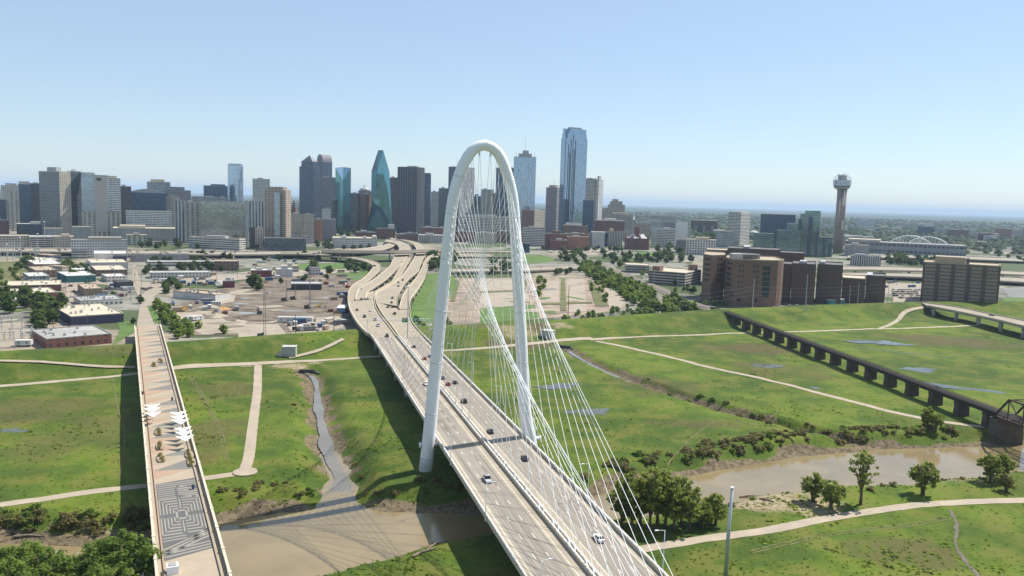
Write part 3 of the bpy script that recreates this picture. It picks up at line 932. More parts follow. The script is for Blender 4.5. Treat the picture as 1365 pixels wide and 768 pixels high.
fa('blue_mirror', (0.22, 0.28, 0.36), (0.33, 0.43, 0.55), 3.4, 3.9, 0.94, 0.9, 0.85, 0.06, wrough=0.35, vary=0.12, wmetal=0.4)
fa('teal_glass', (0.04, 0.10, 0.10), (0.13, 0.33, 0.33), 4.0, 3.9, 0.95, 0.93, 0.75, 0.07, wrough=0.3, vary=0.12)
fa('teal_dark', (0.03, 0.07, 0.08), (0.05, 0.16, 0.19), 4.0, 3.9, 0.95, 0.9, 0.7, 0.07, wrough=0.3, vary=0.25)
fa('slate_glass', (0.060, 0.072, 0.100), (0.060, 0.090, 0.145), 3.0, 3.8, 0.62, 0.9, 0.5, 0.1)
fa('dark_stripe', (0.075, 0.078, 0.092), (0.018, 0.024, 0.036), 7.2, 60.0, 0.52, 1.0, 0.1, 0.12, vary=0.2)
fa('brown_glass', (0.10, 0.088, 0.085), (0.045, 0.055, 0.075), 3.2, 3.8, 0.7, 0.7, 0.1, 0.12)
fa('grey_stone', (0.27, 0.255, 0.26), (0.075, 0.09, 0.115), 2.6, 3.8, 0.5, 0.62, 0.2)
fa('beige_bay', (0.50, 0.46, 0.38), (0.10, 0.11, 0.12), 8.5, 3.6, 0.5, 0.6)
fa('beige_window', (0.44, 0.38, 0.30), (0.09, 0.095, 0.10), 4.0, 3.7, 0.48, 0.46)
fa('tan_condo', (0.48, 0.37, 0.28), (0.10, 0.11, 0.115), 6.5, 3.4, 0.68, 0.52)
fa('brick_red', (0.20, 0.085, 0.062), (0.05, 0.05, 0.055), 4.4, 4.2, 0.36, 0.5)
fa('brick_brown', (0.215, 0.130, 0.098), (0.05, 0.05, 0.055), 4.6, 4.0, 0.34, 0.45)
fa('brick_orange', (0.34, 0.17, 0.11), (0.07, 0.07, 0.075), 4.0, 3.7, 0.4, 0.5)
fa('white_slab', (0.60, 0.59, 0.57), (0.13, 0.14, 0.15), 3.2, 3.6, 0.6, 0.55)
fa('grey_panel', (0.40, 0.385, 0.36), (0.30, 0.29, 0.28), 9.0, 4.5, 0.92, 0.92, 0.0, 0.8, vary=0.06)
fa('garage', (0.46, 0.42, 0.36), (0.035, 0.033, 0.03), 30.0, 3.3, 0.97, 0.5, 0.0, 0.8)
fa('grey_glass', (0.34, 0.36, 0.37), (0.20, 0.24, 0.27), 3.0, 3.7, 0.85, 0.7, 0.5, 0.12)
fa('reflect_wide', (0.30, 0.31, 0.30), (0.36, 0.38, 0.38), 3.4, 3.8, 0.93, 0.9, 0.8, 0.09, vary=0.15)
fa('condo_glass_white', (0.62, 0.62, 0.60), (0.12, 0.15, 0.17), 6.0, 60.0, 0.62, 1.0, 0.2)

def gx_of(px, Y, v=300.0):
    d = ray(px, v)
    return d.x / d.y * Y
def y_of(px, yb, z=CITY_Z):
    return at(px, yb, z).y
def foot(px0, pxm, px1, Y, th=20.0, depth=None):
    """footprint with its near corner on pxm at distance Y; faces seen left and right of it"""
    if pxm is None:
        c0, c1 = Vector((gx_of(px0, Y), Y)), Vector((gx_of(px1, Y), Y))
        mid = (c0 + c1) / 2
        pr = Vector((mid.x, mid.y)).normalized()
        rt = Vector((pr.y, -pr.x))
        k0, k1 = c0.x / Y, c1.x / Y
        w0 = (mid.x - k0 * mid.y) / (rt.x - k0 * rt.y); w1 = (k1 * mid.y - mid.x) / (rt.x - k1 * rt.y)
        a, b = mid - rt * w0, mid + rt * w1
        d = pr * (depth or (b - a).length)
        return [a, b, b + d, a + d]
    t = R_(th)
    C = Vector((gx_of(pxm, Y), Y))
    a, b = Vector((-math.cos(t), math.sin(t))), Vector((math.sin(t), math.cos(t)))
    k0, k1 = gx_of(px0, 1.0), gx_of(px1, 1.0)
    wl = (C.x - k0 * C.y) / (math.cos(t) + k0 * math.sin(t))
    den = math.sin(t) - k1 * math.cos(t)
    wr = (k1 * C.y - C.x) / den if (depth is None and abs(den) > 1e-3) else (depth or 30.0)
    wr = depth if depth else wr
    return [C, C + b * wr, C + b * wr + a * wl, C + a * wl]
def insetp(fp, d):
    c = sum(fp, Vector((0, 0))) / len(fp)
    out = []
    for p in fp:
        v = p - c
        out.append(c + v * max(0.05, 1 - d * 1.25 / max(v.length, 0.1)))
    return out
def sub(fp, f0, f1, g0, g1):
    """piece of a four-cornered footprint in fractions along its front and its side"""
    A, B, C, D = fp
    q = lambda f, g: (A.lerp(D, f)).lerp(B.lerp(C, f), g)
    return [q(f0, g0), q(f0, g1), q(f1, g1), q(f1, g0)]
def building(name, label, fp, z0, z1, wall, roof='g', cat='building', group=None, pent=(), masts=(), parapet=1.0, side_wall=None, podium=None, detail=True):
    """walls, roof with a parapet, plant rooms and masts"""
    c = sum(fp, Vector((0, 0))) / len(fp)
    root = thing(name, label, cat, (c.x, c.y, z0), 0.0, group)
    loc = [(p.x - c.x, p.y - c.y) for p in fp]
    H = z1 - z0
    m = MB()
    wm = [FA[wall] if isinstance(wall, str) else wall]
    m.prism(loc, -1.0, H - 0.02, 0, bottom=False)
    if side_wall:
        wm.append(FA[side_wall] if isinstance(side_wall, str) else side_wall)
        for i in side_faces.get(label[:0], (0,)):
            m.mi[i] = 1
    m.build('walls', wm, root)
    rm = ROOFS[roof] if isinstance(roof, str) else roof
    m = MB()
    ins = insetp([Vector(p) for p in loc], 0.5)
    n = len(loc)
    m.quad([(p.x, p.y, H + 0.02) for p in ins])
    if parapet and detail:
        for i in range(n):
            j = (i + 1) % n
            m.quad([(*loc[i], H - 0.02), (*loc[j], H - 0.02), (*loc[j], H + parapet), (*loc[i], H + parapet)])
            m.quad([(*loc[i], H + parapet), (*loc[j], H + parapet), (ins[j].x, ins[j].y, H + parapet), (ins[i].x, ins[i].y, H + parapet)])
            m.quad([(ins[j].x, ins[j].y, H + 0.02), (ins[i].x, ins[i].y, H + 0.02), (ins[i].x, ins[i].y, H + parapet), (ins[j].x, ins[j].y, H + parapet)])
    ro = m.build('roof', rm, root)
    if not pent and n == 4 and name in ('office_tower', 'office_block', 'condo_tower', 'brick_building') and parapet:
        rq = random.Random(int(c.x * 3 + c.y))
        a0, b0 = rq.uniform(.12, .3), rq.uniform(.12, .35)
        pent = [(a0, a0 + rq.uniform(.3, .5), b0, b0 + rq.uniform(.25, .45), rq.uniform(2.5, 4.5))]
        if rq.random() < .6:
            pent.append((rq.uniform(.1, .5), rq.uniform(.6, .85), .82, .93, rq.uniform(1.5, 3)))
    for P in pent:
        f0, f1, g0, g1, h = P[:5]
        pm = P[5] if len(P) > 5 else M_MECH
        pm = FA[pm] if isinstance(pm, str) else pm
        q = sub([Vector(p) for p in loc], f0, f1, g0, g1)
        m = MB(); m.prism([(p.x, p.y) for p in q], H + 0.04, H + h, 0)
        m.build('penthouse', pm, ro)
    for f, g, h in masts:
        q = sub([Vector(p) for p in loc], f, f, g, g)[0]
        m = MB(); m.tube([(q.x, q.y, H), (q.x, q.y, H + h * 0.6), (q.x, q.y, H + h)], [0.7, 0.4, 0.15], 6)
        m.build('mast', M_GALV, ro)
    return root
side_faces = {'': (0,)}
def bd(label, px0, pxm, px1, yt, Y, wall, th=20, depth=None, name='office_tower', roof='g', side=None, z0=CITY_Z, cat='skyscraper', **kw):
    if Y < 0:
        Y = y_of((px0 + px1) / 2, -Y)
    fp = foot(px0, pxm, px1, Y, th, depth)
    mid = pxm if pxm is not None else (px0 + px1) / 2
    z1 = at_y(mid, yt, Y).z
    return building(name, label, fp, z0, z1, wall, roof, cat=cat, side_wall=side, **kw)
def lowrise(label, fl, fr, depth, h, wall, roof='p', name='warehouse', cat='building', plant=6, seed=0, z=CITY_Z, **kw):
    """flat-roofed shed from its two front corners on the ground"""
    a, b = at(fl[0], fl[1], z), at(fr[0], fr[1], z)
    A, B = Vector((a.x, a.y)), Vector((b.x, b.y))
    t = (B - A).normalized()
    d = Vector((-t.y, t.x)) * depth
    fp = [A, B, B + d, A + d]
    rng = random.Random(seed + int(fl[0] * 7 + fl[1]))
    pent = []
    for i in range(plant):
        f, g = rng.uniform(0.08, 0.85), rng.uniform(0.06, 0.9)
        pent.append((f, f + rng.uniform(0.04, 0.08) * 20 / max(20, depth), g, g + rng.uniform(0.02, 0.05), rng.uniform(1.0, 2.2)))
    return building(name, label, fp, z, z + h, wall, roof, cat=cat, pent=pent, parapet=0.6, **kw)

# --- cluster at the left edge
bd('low dark glass office block cut by the left edge of the skyline', -30, None, 9, 266, 1760, 'slate_glass', depth=50)
bd('stepped beige tower with a dark slot at the far left', 3, None, 27, 248, 1800, 'pale_grid', depth=30, pent=[(0.2, 0.8, 0.25, 0.9, 6, 'pale_grid')])
bd('slim beige fin between the far left towers', 14, None, 26, 256, 1720, 'beige_bay', depth=20)
bd('navy glass slab with a beige crown beside the tall grid tower', 26, None, 43, 246, 1840, 'navy_glass', depth=30, pent=[(0.1, 0.9, 0.05, 0.9, 7, 'pale_grid')])
bd('dark brown and glass block tucked behind the tall grid tower', 41, None, 60, 245, 1900, 'brown_glass', depth=30)
# tall grid tower
o = bd('tall tower of dark glass grid with a cream framed right face', 54, 81, 96, 229, 1560, 'dark_grid', th=33, roof='w', side='tan_grid', pent=[(0.3, 0.75, 0.3, 0.75, 9)])
bd('narrow green glass wing stuck to the right of the tall grid tower', 92, 93.5, 103.5, 228.5, 1595, 'bluegrey_glass', th=33, depth=26)
bd('pale low podium at the foot of the tall grid tower', 58, None, 83, 305, 1480, 'grey_panel', depth=30, name='podium_building', cat='building', roof='p')
bd('cream box next to the foot of the tall grid tower', 96, None, 121, 303, 1500, 'grey_panel', depth=34, name='podium_building', cat='building', roof='p')
bd('low dark glass building with white roof plant left of the tall grid tower', 22, None, 58, 299, 1600, 'bluegrey_glass', depth=40, name='office_block', cat='building', roof='w', pent=[(0.2, 0.6, 0.5, 0.9, 5)])
bd('low red brick building at the far left skyline foot', -6, None, 12, 294, 1560, 'brick_red', depth=30, name='brick_building', cat='building')
bd('slim navy glass tower between the grid tower and the hotel', 101, None, 112, 244, 1780, 'navy_glass', depth=26)
# hotel with the letter on its grey shaft
hY = 1600
fp = foot(110, None, 162, hY, depth=36)
hc = sum(fp, Vector((0, 0))) / 4
hotel = thing('hotel_tower', 'white hotel tower with a black letter W on its blank grey shaft', 'hotel', (hc.x, hc.y, CITY_Z))
lf = [p - hc for p in fp]
def hz_(px, y): return at_y(px, y, hY).z - CITY_Z
def gf(px): return (px - 110) / 52.0
def hpart(name, p0, p1, y0, y1, mat, d0=0.0, d1=1.0):
    q = sub(lf, d0, d1, gf(p0), gf(p1))
    m = MB(); m.prism([(p.x, p.y) for p in q], -1 if y0 is None else hz_(136, y0), hz_((p0 + p1) / 2, y1))
    return m.build(name, mat, hotel)
hpart('podium', 110, 162, None, 282, FA['beige_bay'], -0.03, 0.9)
hpart('glass_wing', 110, 128, 283, 231, FA['sky_glass'], 0.1, 0.9)
hpart('wing_roof', 108, 127.5, 230.9, 230, M_WHITE, 0.0, 1.0)
shaft = hpart('blank_shaft', 127.6, 144, 309, 233.5, plain('hotel_concrete', (0.46, 0.42, 0.37), 0.85, var=0.06), -0.08, 0.6)
hpart('glass_strip', 144, 146.5, 281, 234, FA['sky_glass'], 0.0, 0.8)
hpart('balcony_wing', 146.5, 162, 281.5, 237.5, FA['white_strip'], 0.02, 0.9)
hpart('crown', 146, 157, 237.4, 234.5, M_ROOFP, 0.1, 0.8)
wq = sub(lf, -0.085, -0.085, gf(130.2), gf(136.2))
A_, B_ = wq[0], wq[1]
m = MB()
zt, zb = hz_(133, 237.5), hz_(133, 241.2)
off = (Vector((hc.x, hc.y)).normalized()) * -0.35
def wl(f0, f1):
    w = 0.13
    pts = []
    for f, z in ((f0 - w, zt), (f0 + w, zt), (f1 + w, zb), (f1 - w, zb)):
        p = A_.lerp(B_, f)
        pts.append((p, z))
    fr = [(p.x + off.x, p.y + off.y, z) for p, z in pts]; bk = [(p.x, p.y, z) for p, z in pts]
    m.quad(fr[::-1])
    for k in range(4):
        m.quad([fr[k], fr[(k + 1) % 4], bk[(k + 1) % 4], bk[k]])
for f0, f1 in ((0.05, 0.28), (0.5, 0.28), (0.5, 0.72), (0.95, 0.72)):
    wl(f0, f1)
m.build('letter_sign', plain('sign_black', (0.02, 0.02, 0.02), 0.5), shaft)
bd('dark brown tower right behind the hotel', 160, None, 176, 249, 1720, 'brown_glass', depth=26)
# big blue glass block with curved roof
fp = foot(172, None, 222, 1740, depth=40)
c = sum(fp, Vector((0, 0))) / 4
o = thing('glass_office', 'broad navy glass office with a gently curved roof', 'office building', (c.x, c.y, CITY_Z))
zl = at_y(190, 257, 1740).z - CITY_Z
l = [(p.x - c.x, p.y - c.y) for p in fp]
m = MB(); m.prism(l, -1, zl); m.build('walls', FA['navy_glass'], o)
m = MB()
for k in range(10):
    f0, f1 = k / 10, (k + 1) / 10
    q = [Vector(p) for p in l]
    s0 = sub(q, 0.02, 0.98, f0, f1)
    zc = lambda f: zl + 0.1 + 8.5 * math.sin(math.pi * f) ** 0.8
    z4 = [zc(f0), zc(f1), zc(f1), zc(f0)]
    m.prism([(p.x, p.y) for p in s0], zl + 0.02, z4)
m.build('curved_roof', M_MECH, o)
bd('blue grey glass block with a beige roof box far behind the navy office', 197, None, 228, 243, 2000, 'grey_glass', depth=40, roof='p', pent=[(0.2, 0.8, 0.15, 0.75, 7, M_ROOFP)])
bd('white residential block with balcony strips below the navy office', 168, None, 229, 282, 1620, 'white_strip', depth=30, name='apartment_block', cat='apartment block', roof='w')
bd('grey stepped tower behind the white bays', 222, None, 255, 254, 1850, 'grey_stone', depth=36, pent=[(0.1, 0.9, 0.1, 0.75, 8, 'grey_stone')])
bd('low grey brown block at the foot of the grey stepped tower', 222, None, 240, 262, 1780, 'beige_window', depth=30)
bd('tower with a grey striped left half beside pale bays', 233, None, 247, 268, 1500, 'condo_glass_white', depth=30, name='condo_tower')
bd('bright beige bay fronted condo half joined to the grey striped one', 247.2, None, 269, 270, 1502, 'beige_bay', depth=30, roof='p', name='condo_tower')
bd('long blank stone coloured arena box below the skyline', 150, None, 236, 305, 1520, 'grey_panel', depth=70, name='arena_building', cat='arena', roof='p', pent=[(0.3, 0.9, 0.1, 0.5, 5, M_ROOFP)])
bd('wide mirror glass box with a white right edge', 268, None, 327, 269, 1480, 'reflect_wide', depth=28, name='mirror_office', cat='office building')
bd('white end wall strip of the wide mirror box', 327.1, None, 331, 268.5, 1478, 'white_slab', depth=30, name='stair_tower', cat='office building')
bd('low white broadcasting building with a ribbon window under the mirror box', 251, 319, 327, 319, 1340, 'pale_strip', th=14, name='studio_building', cat='building', roof='p', pent=[(0.3, 0.7, 0.2, 0.8, 4)])
bd('dark glass block on the horizon left of the round glass tower', 272, None, 304, 248, 2200, 'navy_glass', depth=40, pent=[(0.2, 0.9, 0.3, 0.9, 5, 'navy_glass')])
bd('grey low wide block in front of the dark horizon block', 256, None, 303, 263, 1900, 'grey_glass', depth=40, name='office_block', cat='office building')
# oval glass tower
Yc = 2250
x0, x1 = gx_of(302, Yc), gx_of(322.5, Yc)
o = thing('oval_tower', 'slim rounded tower of pale blue glass', 'skyscraper', ((x0 + x1) / 2, Yc + 15, CITY_Z))
zt = at_y(312, 221, Yc).z - CITY_Z
r = (x1 - x0) / 2
m = MB(); m.prism([(r * math.cos(2 * math.pi * k / 32), r * 0.8 * math.sin(2 * math.pi * k / 32)) for k in range(32)], -1, zt); m.build('walls', facade('facade_oval', (0.30, 0.37, 0.43), (0.42, 0.55, 0.68), 3.0, 3.8, 0.9, 0.85, 0.8, 0.08, wrough=0.4, vary=0.15), o)
m = MB(); m.prism([(r * 0.94 * math.cos(2 * math.pi * k / 32), r * 0.74 * math.sin(2 * math.pi * k / 32)) for k in range(32)], zt + 0.02, zt + 6); m.build('crown', FA['sky_glass'], o)
bd('pale stone tower with fine grid on the horizon behind the condo towers', 337, None, 360, 239, 2150, 'pale_grid', depth=36, pent=[(0.2, 0.8, 0.3, 0.6, 4)])
bd('tall narrow fronted block with white ribs beside the tan condo tower', 331.5, None, 353, 269, 1620, 'condo_glass_white', depth=30, name='condo_tower')
o = bd('tan condo tower with balconies and a taller right shoulder', 352.5, 381, 388, 254, 1420, 'tan_condo', th=16, name='condo_tower', roof='t', pent=[(0.15, 0.85, 0.1, 0.9, 6, 'tan_condo')])
bd('blue glass strip bay on the front of the tan condo tower', 366, None, 373, 257, 1414, 'sky_glass', depth=6, name='glass_bay', cat='condo tower')
bd('small dark block wedged left of the little yellow building', 332, None, 341, 303, 1390, 'brown_glass', depth=20, name='office_block', cat='building')
bd('little cream yellow building at the foot of the tan condo tower', 340, None, 350.5, 305.5, 1375, 'beige_window', depth=18, name='office_block', cat='building', roof='p')
bd('low dark glass podium in front of the tan condo tower', 352, None, 408, 318, 1360, 'bluegrey_glass', depth=24, name='podium_building', cat='building', roof='g')
# church spire
Yc = 1750
p = Vector((gx_of(392, Yc), Yc, CITY_Z))
o = thing('church_tower', 'small red brick church tower with a pointed spire', 'church', p)
zt, zs = at_y(392, 278, Yc).z - CITY_Z, at_y(392, 266, Yc).z - CITY_Z
m = MB(); m.prism([(-4.5, -4.5), (4.5, -4.5), (4.5, 4.5), (-4.5, 4.5)], -1, zt); m.build('tower', FA['brick_red'], o)
m = MB(); m.prism([(-4.4, -4.4), (4.4, -4.4), (4.4, 4.4), (-4.4, 4.4)], zt + 0.02, zs, top=[(-.2, -.2), (.2, -.2), (.2, .2), (-.2, .2)]); m.build('spire', M_ROOFD, o)
bd('beige midrise of two joined slabs below the dark pyramid tower', 386, None, 403, 286, 1600, 'beige_window', depth=26, name='office_block', cat='office building')
bd('second beige slab joined to the midrise below the pyramid tower', 403.4, None, 419, 286.5, 1604, 'beige_window', depth=26, name='office_block', cat='office building')
bd('orange brick block between the beige slabs and the teal prism', 419, None, 430, 293, 1640, 'brick_orange', depth=22, name='brick_building', cat='building')
bd('low grey brown block left of the teal prism foot', 428, None, 448, 293, 1700, 'grey_stone', depth=22, name='office_block', cat='building')

# --- towers with crowns of their own
def pyramid_top(root, fp, z0, z1, mat, k=0.02, name='pyramid_roof'):
    c = sum(fp, Vector((0, 0))) / len(fp)
    l = [(p.x - c.x, p.y - c.y) for p in fp]
    m = MB(); m.prism(l, z0, z1, top=[(a * k, b * k) for a, b in l])
    return m.build(name, mat, root)
Yc = 2300
fp = foot(399, 417, 426.5, Yc, 35)
z1, zs, zp_ = (at_y(413, y, Yc).z for y in (222, 215, 206.5))
o = building('pyramid_tower', 'dark slate tower with notched shoulders and a pointed pyramid roof', fp, CITY_Z, z1, 'slate_glass', 'd', cat='skyscraper')
i1 = insetp(fp, 5)
c = sum(fp, Vector((0, 0))) / 4
m = MB(); m.prism([(p.x - c.x, p.y - c.y) for p in i1], z1 - CITY_Z + 0.05, zs - CITY_Z); m.build('shoulder', FA['slate_glass'], o)
pyramid_top(o, i1, zs - CITY_Z + 0.02, zp_ - CITY_Z, plain('slate_roof', (0.17, 0.16, 0.165), 0.5, var=0.08))
Yc = 2560
fp = foot(422, 430, 442.5, Yc, 42)
z1 = at_y(432, 216, Yc).z
o = building('vault_tower', 'slate tower with a rounded barrel vault top behind the pyramid tower', fp, CITY_Z, z1, 'slate_glass', 'd', cat='skyscraper', parapet=0)
c = sum(fp, Vector((0, 0))) / 4
A, B, C_, D_ = [p - c for p in fp]
hw = (B - A).length / 2
m = MB()
for k in range(14):
    a0, a1 = math.pi * k / 14, math.pi * (k + 1) / 14
    h = at_y(432, 205.5, Yc).z - z1
    f = lambda a: (1 - math.cos(a)) / 2
    P0, P1 = A.lerp(D_, f(a0)), A.lerp(D_, f(a1)); Q0, Q1 = B.lerp(C_, f(a0)), B.lerp(C_, f(a1))
    zb = z1 - CITY_Z
    y0_, y1_ = zb + 0.05 + h * math.sin(a0), zb + 0.05 + h * math.sin(a1)
    m.quad([(P0.x, P0.y, y0_), (Q0.x, Q0.y, y0_), (Q1.x, Q1.y, y1_), (P1.x, P1.y, y1_)])
    m.quad([(P0.x, P0.y, zb), (P0.x, P0.y, y0_), (P1.x, P1.y, y1_), (P1.x, P1.y, zb)])
    m.quad([(Q0.x, Q0.y, y0_), (Q0.x, Q0.y, zb), (Q1.x, Q1.y, zb), (Q1.x, Q1.y, y1_)])
m.build('barrel_roof', facade('facade_vault', (0.20, 0.19, 0.20), (0.16, 0.17, 0.19), 4.0, 4.0, 0.8, 0.8, 0.4), o)
bd('broad grey stone tower in front of the vault tower', 425.8, None, 447, 237, 2420, 'grey_stone', depth=40)
bd('small pale building at the foot of the broad grey tower', 429, None, 441, 279, 2000, 'white_slab', depth=20, name='office_block', cat='office building')
bd('thin brown tower left of the teal prism', 442.5, None, 447, 267, 2100, 'brown_glass', depth=16)
# teal prism with a cut corner
Yc = 2080
fp = foot(446.8, 457, 467.3, Yc, 45)
c = sum(fp, Vector((0, 0))) / 4
o = thing('prism_tower', 'teal glass tower whose top is cut by a slanting blue face', 'skyscraper', (c.x, c.y, CITY_Z))
zz = [at_y(457, 240, Yc).z, at_y(467, 223.5, Yc).z, at_y(457, 222.0, Yc).z, at_y(447, 223, Yc).z]
m = MB()
m.prism([(p.x - c.x, p.y - c.y) for p in fp], -1, [z - CITY_Z for z in zz], 0, bottom=False)
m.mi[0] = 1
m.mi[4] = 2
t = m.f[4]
mats = [FA['teal_glass'], FA['teal_dark'], plain('slant_sky_glass', (0.30, 0.45, 0.55), 0.12, metal=0.8, var=0.05)]  # the slant's sky brightness is put into its paler glass colour
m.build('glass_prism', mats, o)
bd('teal grey slab right of the teal prism', 467, None, 477, 258, 2150, 'bluegrey_glass', depth=24)
bd('orange brown brick tower with a lit right side beside the big prism', 476, 486, 496, 259, 2140, 'brick_brown', th=40, side='brick_orange')  # lit right face put into the colour as a lighter brick
Yc = 2260
fp = foot(477, None, 495, Yc, depth=30)
z1 = at_y(486, 255, Yc).z
o = building('domed_tower', 'stone tower with a shallow domed crown behind the orange brick tower', fp, CITY_Z, z1, 'grey_stone', 'd', cat='skyscraper')
c = sum(fp, Vector((0, 0))) / 4
m = MB(); m.lathe([(15, z1 - CITY_Z + .02), (15, z1 - CITY_Z + 5), (11, z1 - CITY_Z + 9), (4, z1 - CITY_Z + 12), (0.5, z1 - CITY_Z + 18)], 20); m.build('dome', M_MECH, o)
# the great teal prism
def hull(name, label, pts, mats, cat='skyscraper', pick=None, base=CITY_Z):
    c = sum((Vector(p) for p in pts), Vector((0, 0, 0))) / len(pts)
    o = thing(name, label, cat, (c.x, c.y, base))
    bm = bmesh.new()
    vs = [bm.verts.new((p.x - c.x, p.y - c.y, p.z - base)) for p in pts]
    bmesh.ops.convex_hull(bm, input=vs)
    bmesh.ops.dissolve_limit(bm, angle_limit=R_(3), verts=bm.verts[:], edges=bm.edges[:])
    bm.normal_update()
    uvl = bm.loops.layers.uv.new('UVMap')
    for f in bm.faces:
        n = f.normal
        t = Vector((-n.y, n.x, 0))
        t = t.normalized() if t.length > 1e-3 else Vector((1, 0, 0))
        b = n.cross(t)
        for lp in f.loops:
            lp[uvl].uv = (lp.vert.co.dot(t), lp.vert.co.dot(b))
        f.material_index = pick(n) if pick else 0
    me = bpy.data.meshes.new('glass_prism')
    bm.to_mesh(me); bm.free()
    for k in mats:
        me.materials.append(k)
    ob = bpy.data.objects.new('glass_prism', me)
    COL.objects.link(ob)
    ob.parent = o
    return o
def z3(x, y, Y): return at_y(380 + x * .20833, 180 + y * .20833, Y)
zg = lambda p: Vector((p.x, p.y, CITY_Z - 1))
fpts = [z3(596, 97, 2128), z3(628, 97, 2128), z3(553, 230, 2118), z3(588, 236, 2096), z3(668, 236, 2134)]
low = [z3(553, 236, 2118), z3(668, 400, 2128), z3(684, 470, 2108)]
pts = fpts + [zg(low[0]), zg(z3(668, 540, 2150)), zg(z3(690, 540, 2098))]
back = [z3(596, 97, 2140), z3(628, 97, 2140), z3(575, 230, 2160), z3(655, 236, 2165)]
pts += back + [zg(back[2]), zg(back[3])]
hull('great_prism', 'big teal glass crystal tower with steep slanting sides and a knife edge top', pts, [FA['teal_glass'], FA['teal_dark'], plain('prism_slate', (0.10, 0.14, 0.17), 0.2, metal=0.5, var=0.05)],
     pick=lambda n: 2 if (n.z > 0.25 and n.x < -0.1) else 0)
fl = [z3(556, 425, 2100), z3(600, 425, 2095)]
pts = [zg(z3(518, 520, 2096)), zg(z3(700, 520, 2085)), z3(556, 420, 2112), z3(590, 470, 2092), zg(z3(553, 520, 2150))]
hull('glass_annex', 'flaring dark teal glass foot on the left of the crystal tower', pts, [FA['teal_dark']], cat='office building')
bd('brown slab half hidden right of the crystal tower', 519, None, 530, 237, 2300, 'brown_glass', depth=30)
bd('massive near black tower with vertical stripes', 529, 555, 565, 223, 2060, 'dark_stripe', th=24)
bd('grey tower with a rounded top right of the black striped tower', 564.6, None, 573.5, 233, 2300, 'slate_glass', depth=26, pent=[(0, 1, 0.05, 0.95, 5, 'slate_glass')])
bd('small beige tower on the horizon left of the arch', 573.8, None, 584.5, 256, 2500, 'pale_grid', depth=26)
bd('blue grey glass midrise left of the arch leg', 584, None, 600, 251.5, 2300, 'bluegrey_glass', depth=30)
bd('tall grey tower whose right face has white ribs, behind the arch leg', 596.5, 611, 631, 222.5, 2250, 'slate_glass', th=30, side='condo_glass_white', masts=[(0.5, 0.2, 32)])
bd('pale stone tower seen through the cables in the middle of the arch', 640, None, 657, 253, 2350, 'pale_grid', depth=30)
bd('low dark blue block left of the pale tower inside the arch', 631, None, 641, 262, 2400, 'navy_glass', depth=30, pent=[(0.2, 0.9, 0.1, 0.6, 7, 'navy_glass')])
bd('thin grey tower just right of the pale tower inside the arch', 656.8, None, 661, 258, 2380, 'grey_stone', depth=30)
bd('dark glass tower behind the right arch leg', 659.5, None, 683, 224, 2330, 'navy_glass', depth=36)
bd('broad pale low block low down between the arch legs', 612, None, 690, 289, 1900, 'pale_strip', depth=30, name='office_block', cat='office building', roof='w')
# tower with crossed lattice of lights and rooftop masts
o = bd('tall blue grey tower with faint crossed lattice and masts on its roof', 682.5, None, 712, 209.5, 2200, 'blue_mirror', depth=46, pent=[(0.2, 0.8, 0.2, 0.8, 10), (0.35, 0.65, 0.38, 0.66, 19)], masts=[(0.5, 0.5, 58), (0.1, 0.1, 17), (0.1, 0.25, 14), (0.1, 0.78, 14), (0.1, 0.92, 17), (0.9, 0.2, 15), (0.9, 0.8, 15)])
w = [c_ for c_ in o.children if c_.name.startswith('walls')][0]
fp = foot(682.5, None, 712, 2200, depth=46)
c = sum(fp, Vector((0, 0))) / 4
H = at_y(697, 209.5, 2200).z - CITY_Z
A, B = fp[0] - c, fp[1] - c
nrm = Vector((c.x, c.y)).normalized() * -0.4
m = MB()
M_LAT = plain('lattice_strip', (0.42, 0.48, 0.53), 0.4, metal=0.4, var=0.04)
def bar2(f0, h0, f1, h1, wd=1.3):
    p, q = A.lerp(B, f0) + nrm, A.lerp(B, f1) + nrm
    m.tube([(p.x, p.y, h0), (q.x, q.y, h1)], wd / 2, 4)
for k in range(0, 7):
    bar2(0.02 + k * 0.16, 2, 0.02 + k * 0.16, H - 1, 0.9)
hs = [H * k / 3 for k in range(4)]
for k in range(3):
    bar2(0.02, hs[k], 0.5, hs[k + 1]); bar2(0.5, hs[k], 0.02, hs[k + 1]); bar2(0.5, hs[k], 0.98, hs[k + 1]); bar2(0.98, hs[k], 0.5, hs[k + 1])
m.build('lattice', M_LAT, w)
bd('wide tan block at the foot of the lattice tower', 695, 712, 726, 281, 1820, 'brick_brown', th=35, side='beige_window', name='office_block', cat='office building', roof='t')
bd('low pale terrace under the wide tan block', 697, None, 727, 304, 1720, 'pale_strip', depth=20, name='office_block', cat='building', roof='p')
bd('tan brick tower with a stepped top and thin mast left of the tallest tower', 726.5, 741, 746, 250.5, 2060, 'grey_stone', th=20, roof='t', pent=[(0.2, 0.8, 0.2, 0.9, 7, 'beige_window')], masts=[(0.5, 0.6, 24)])
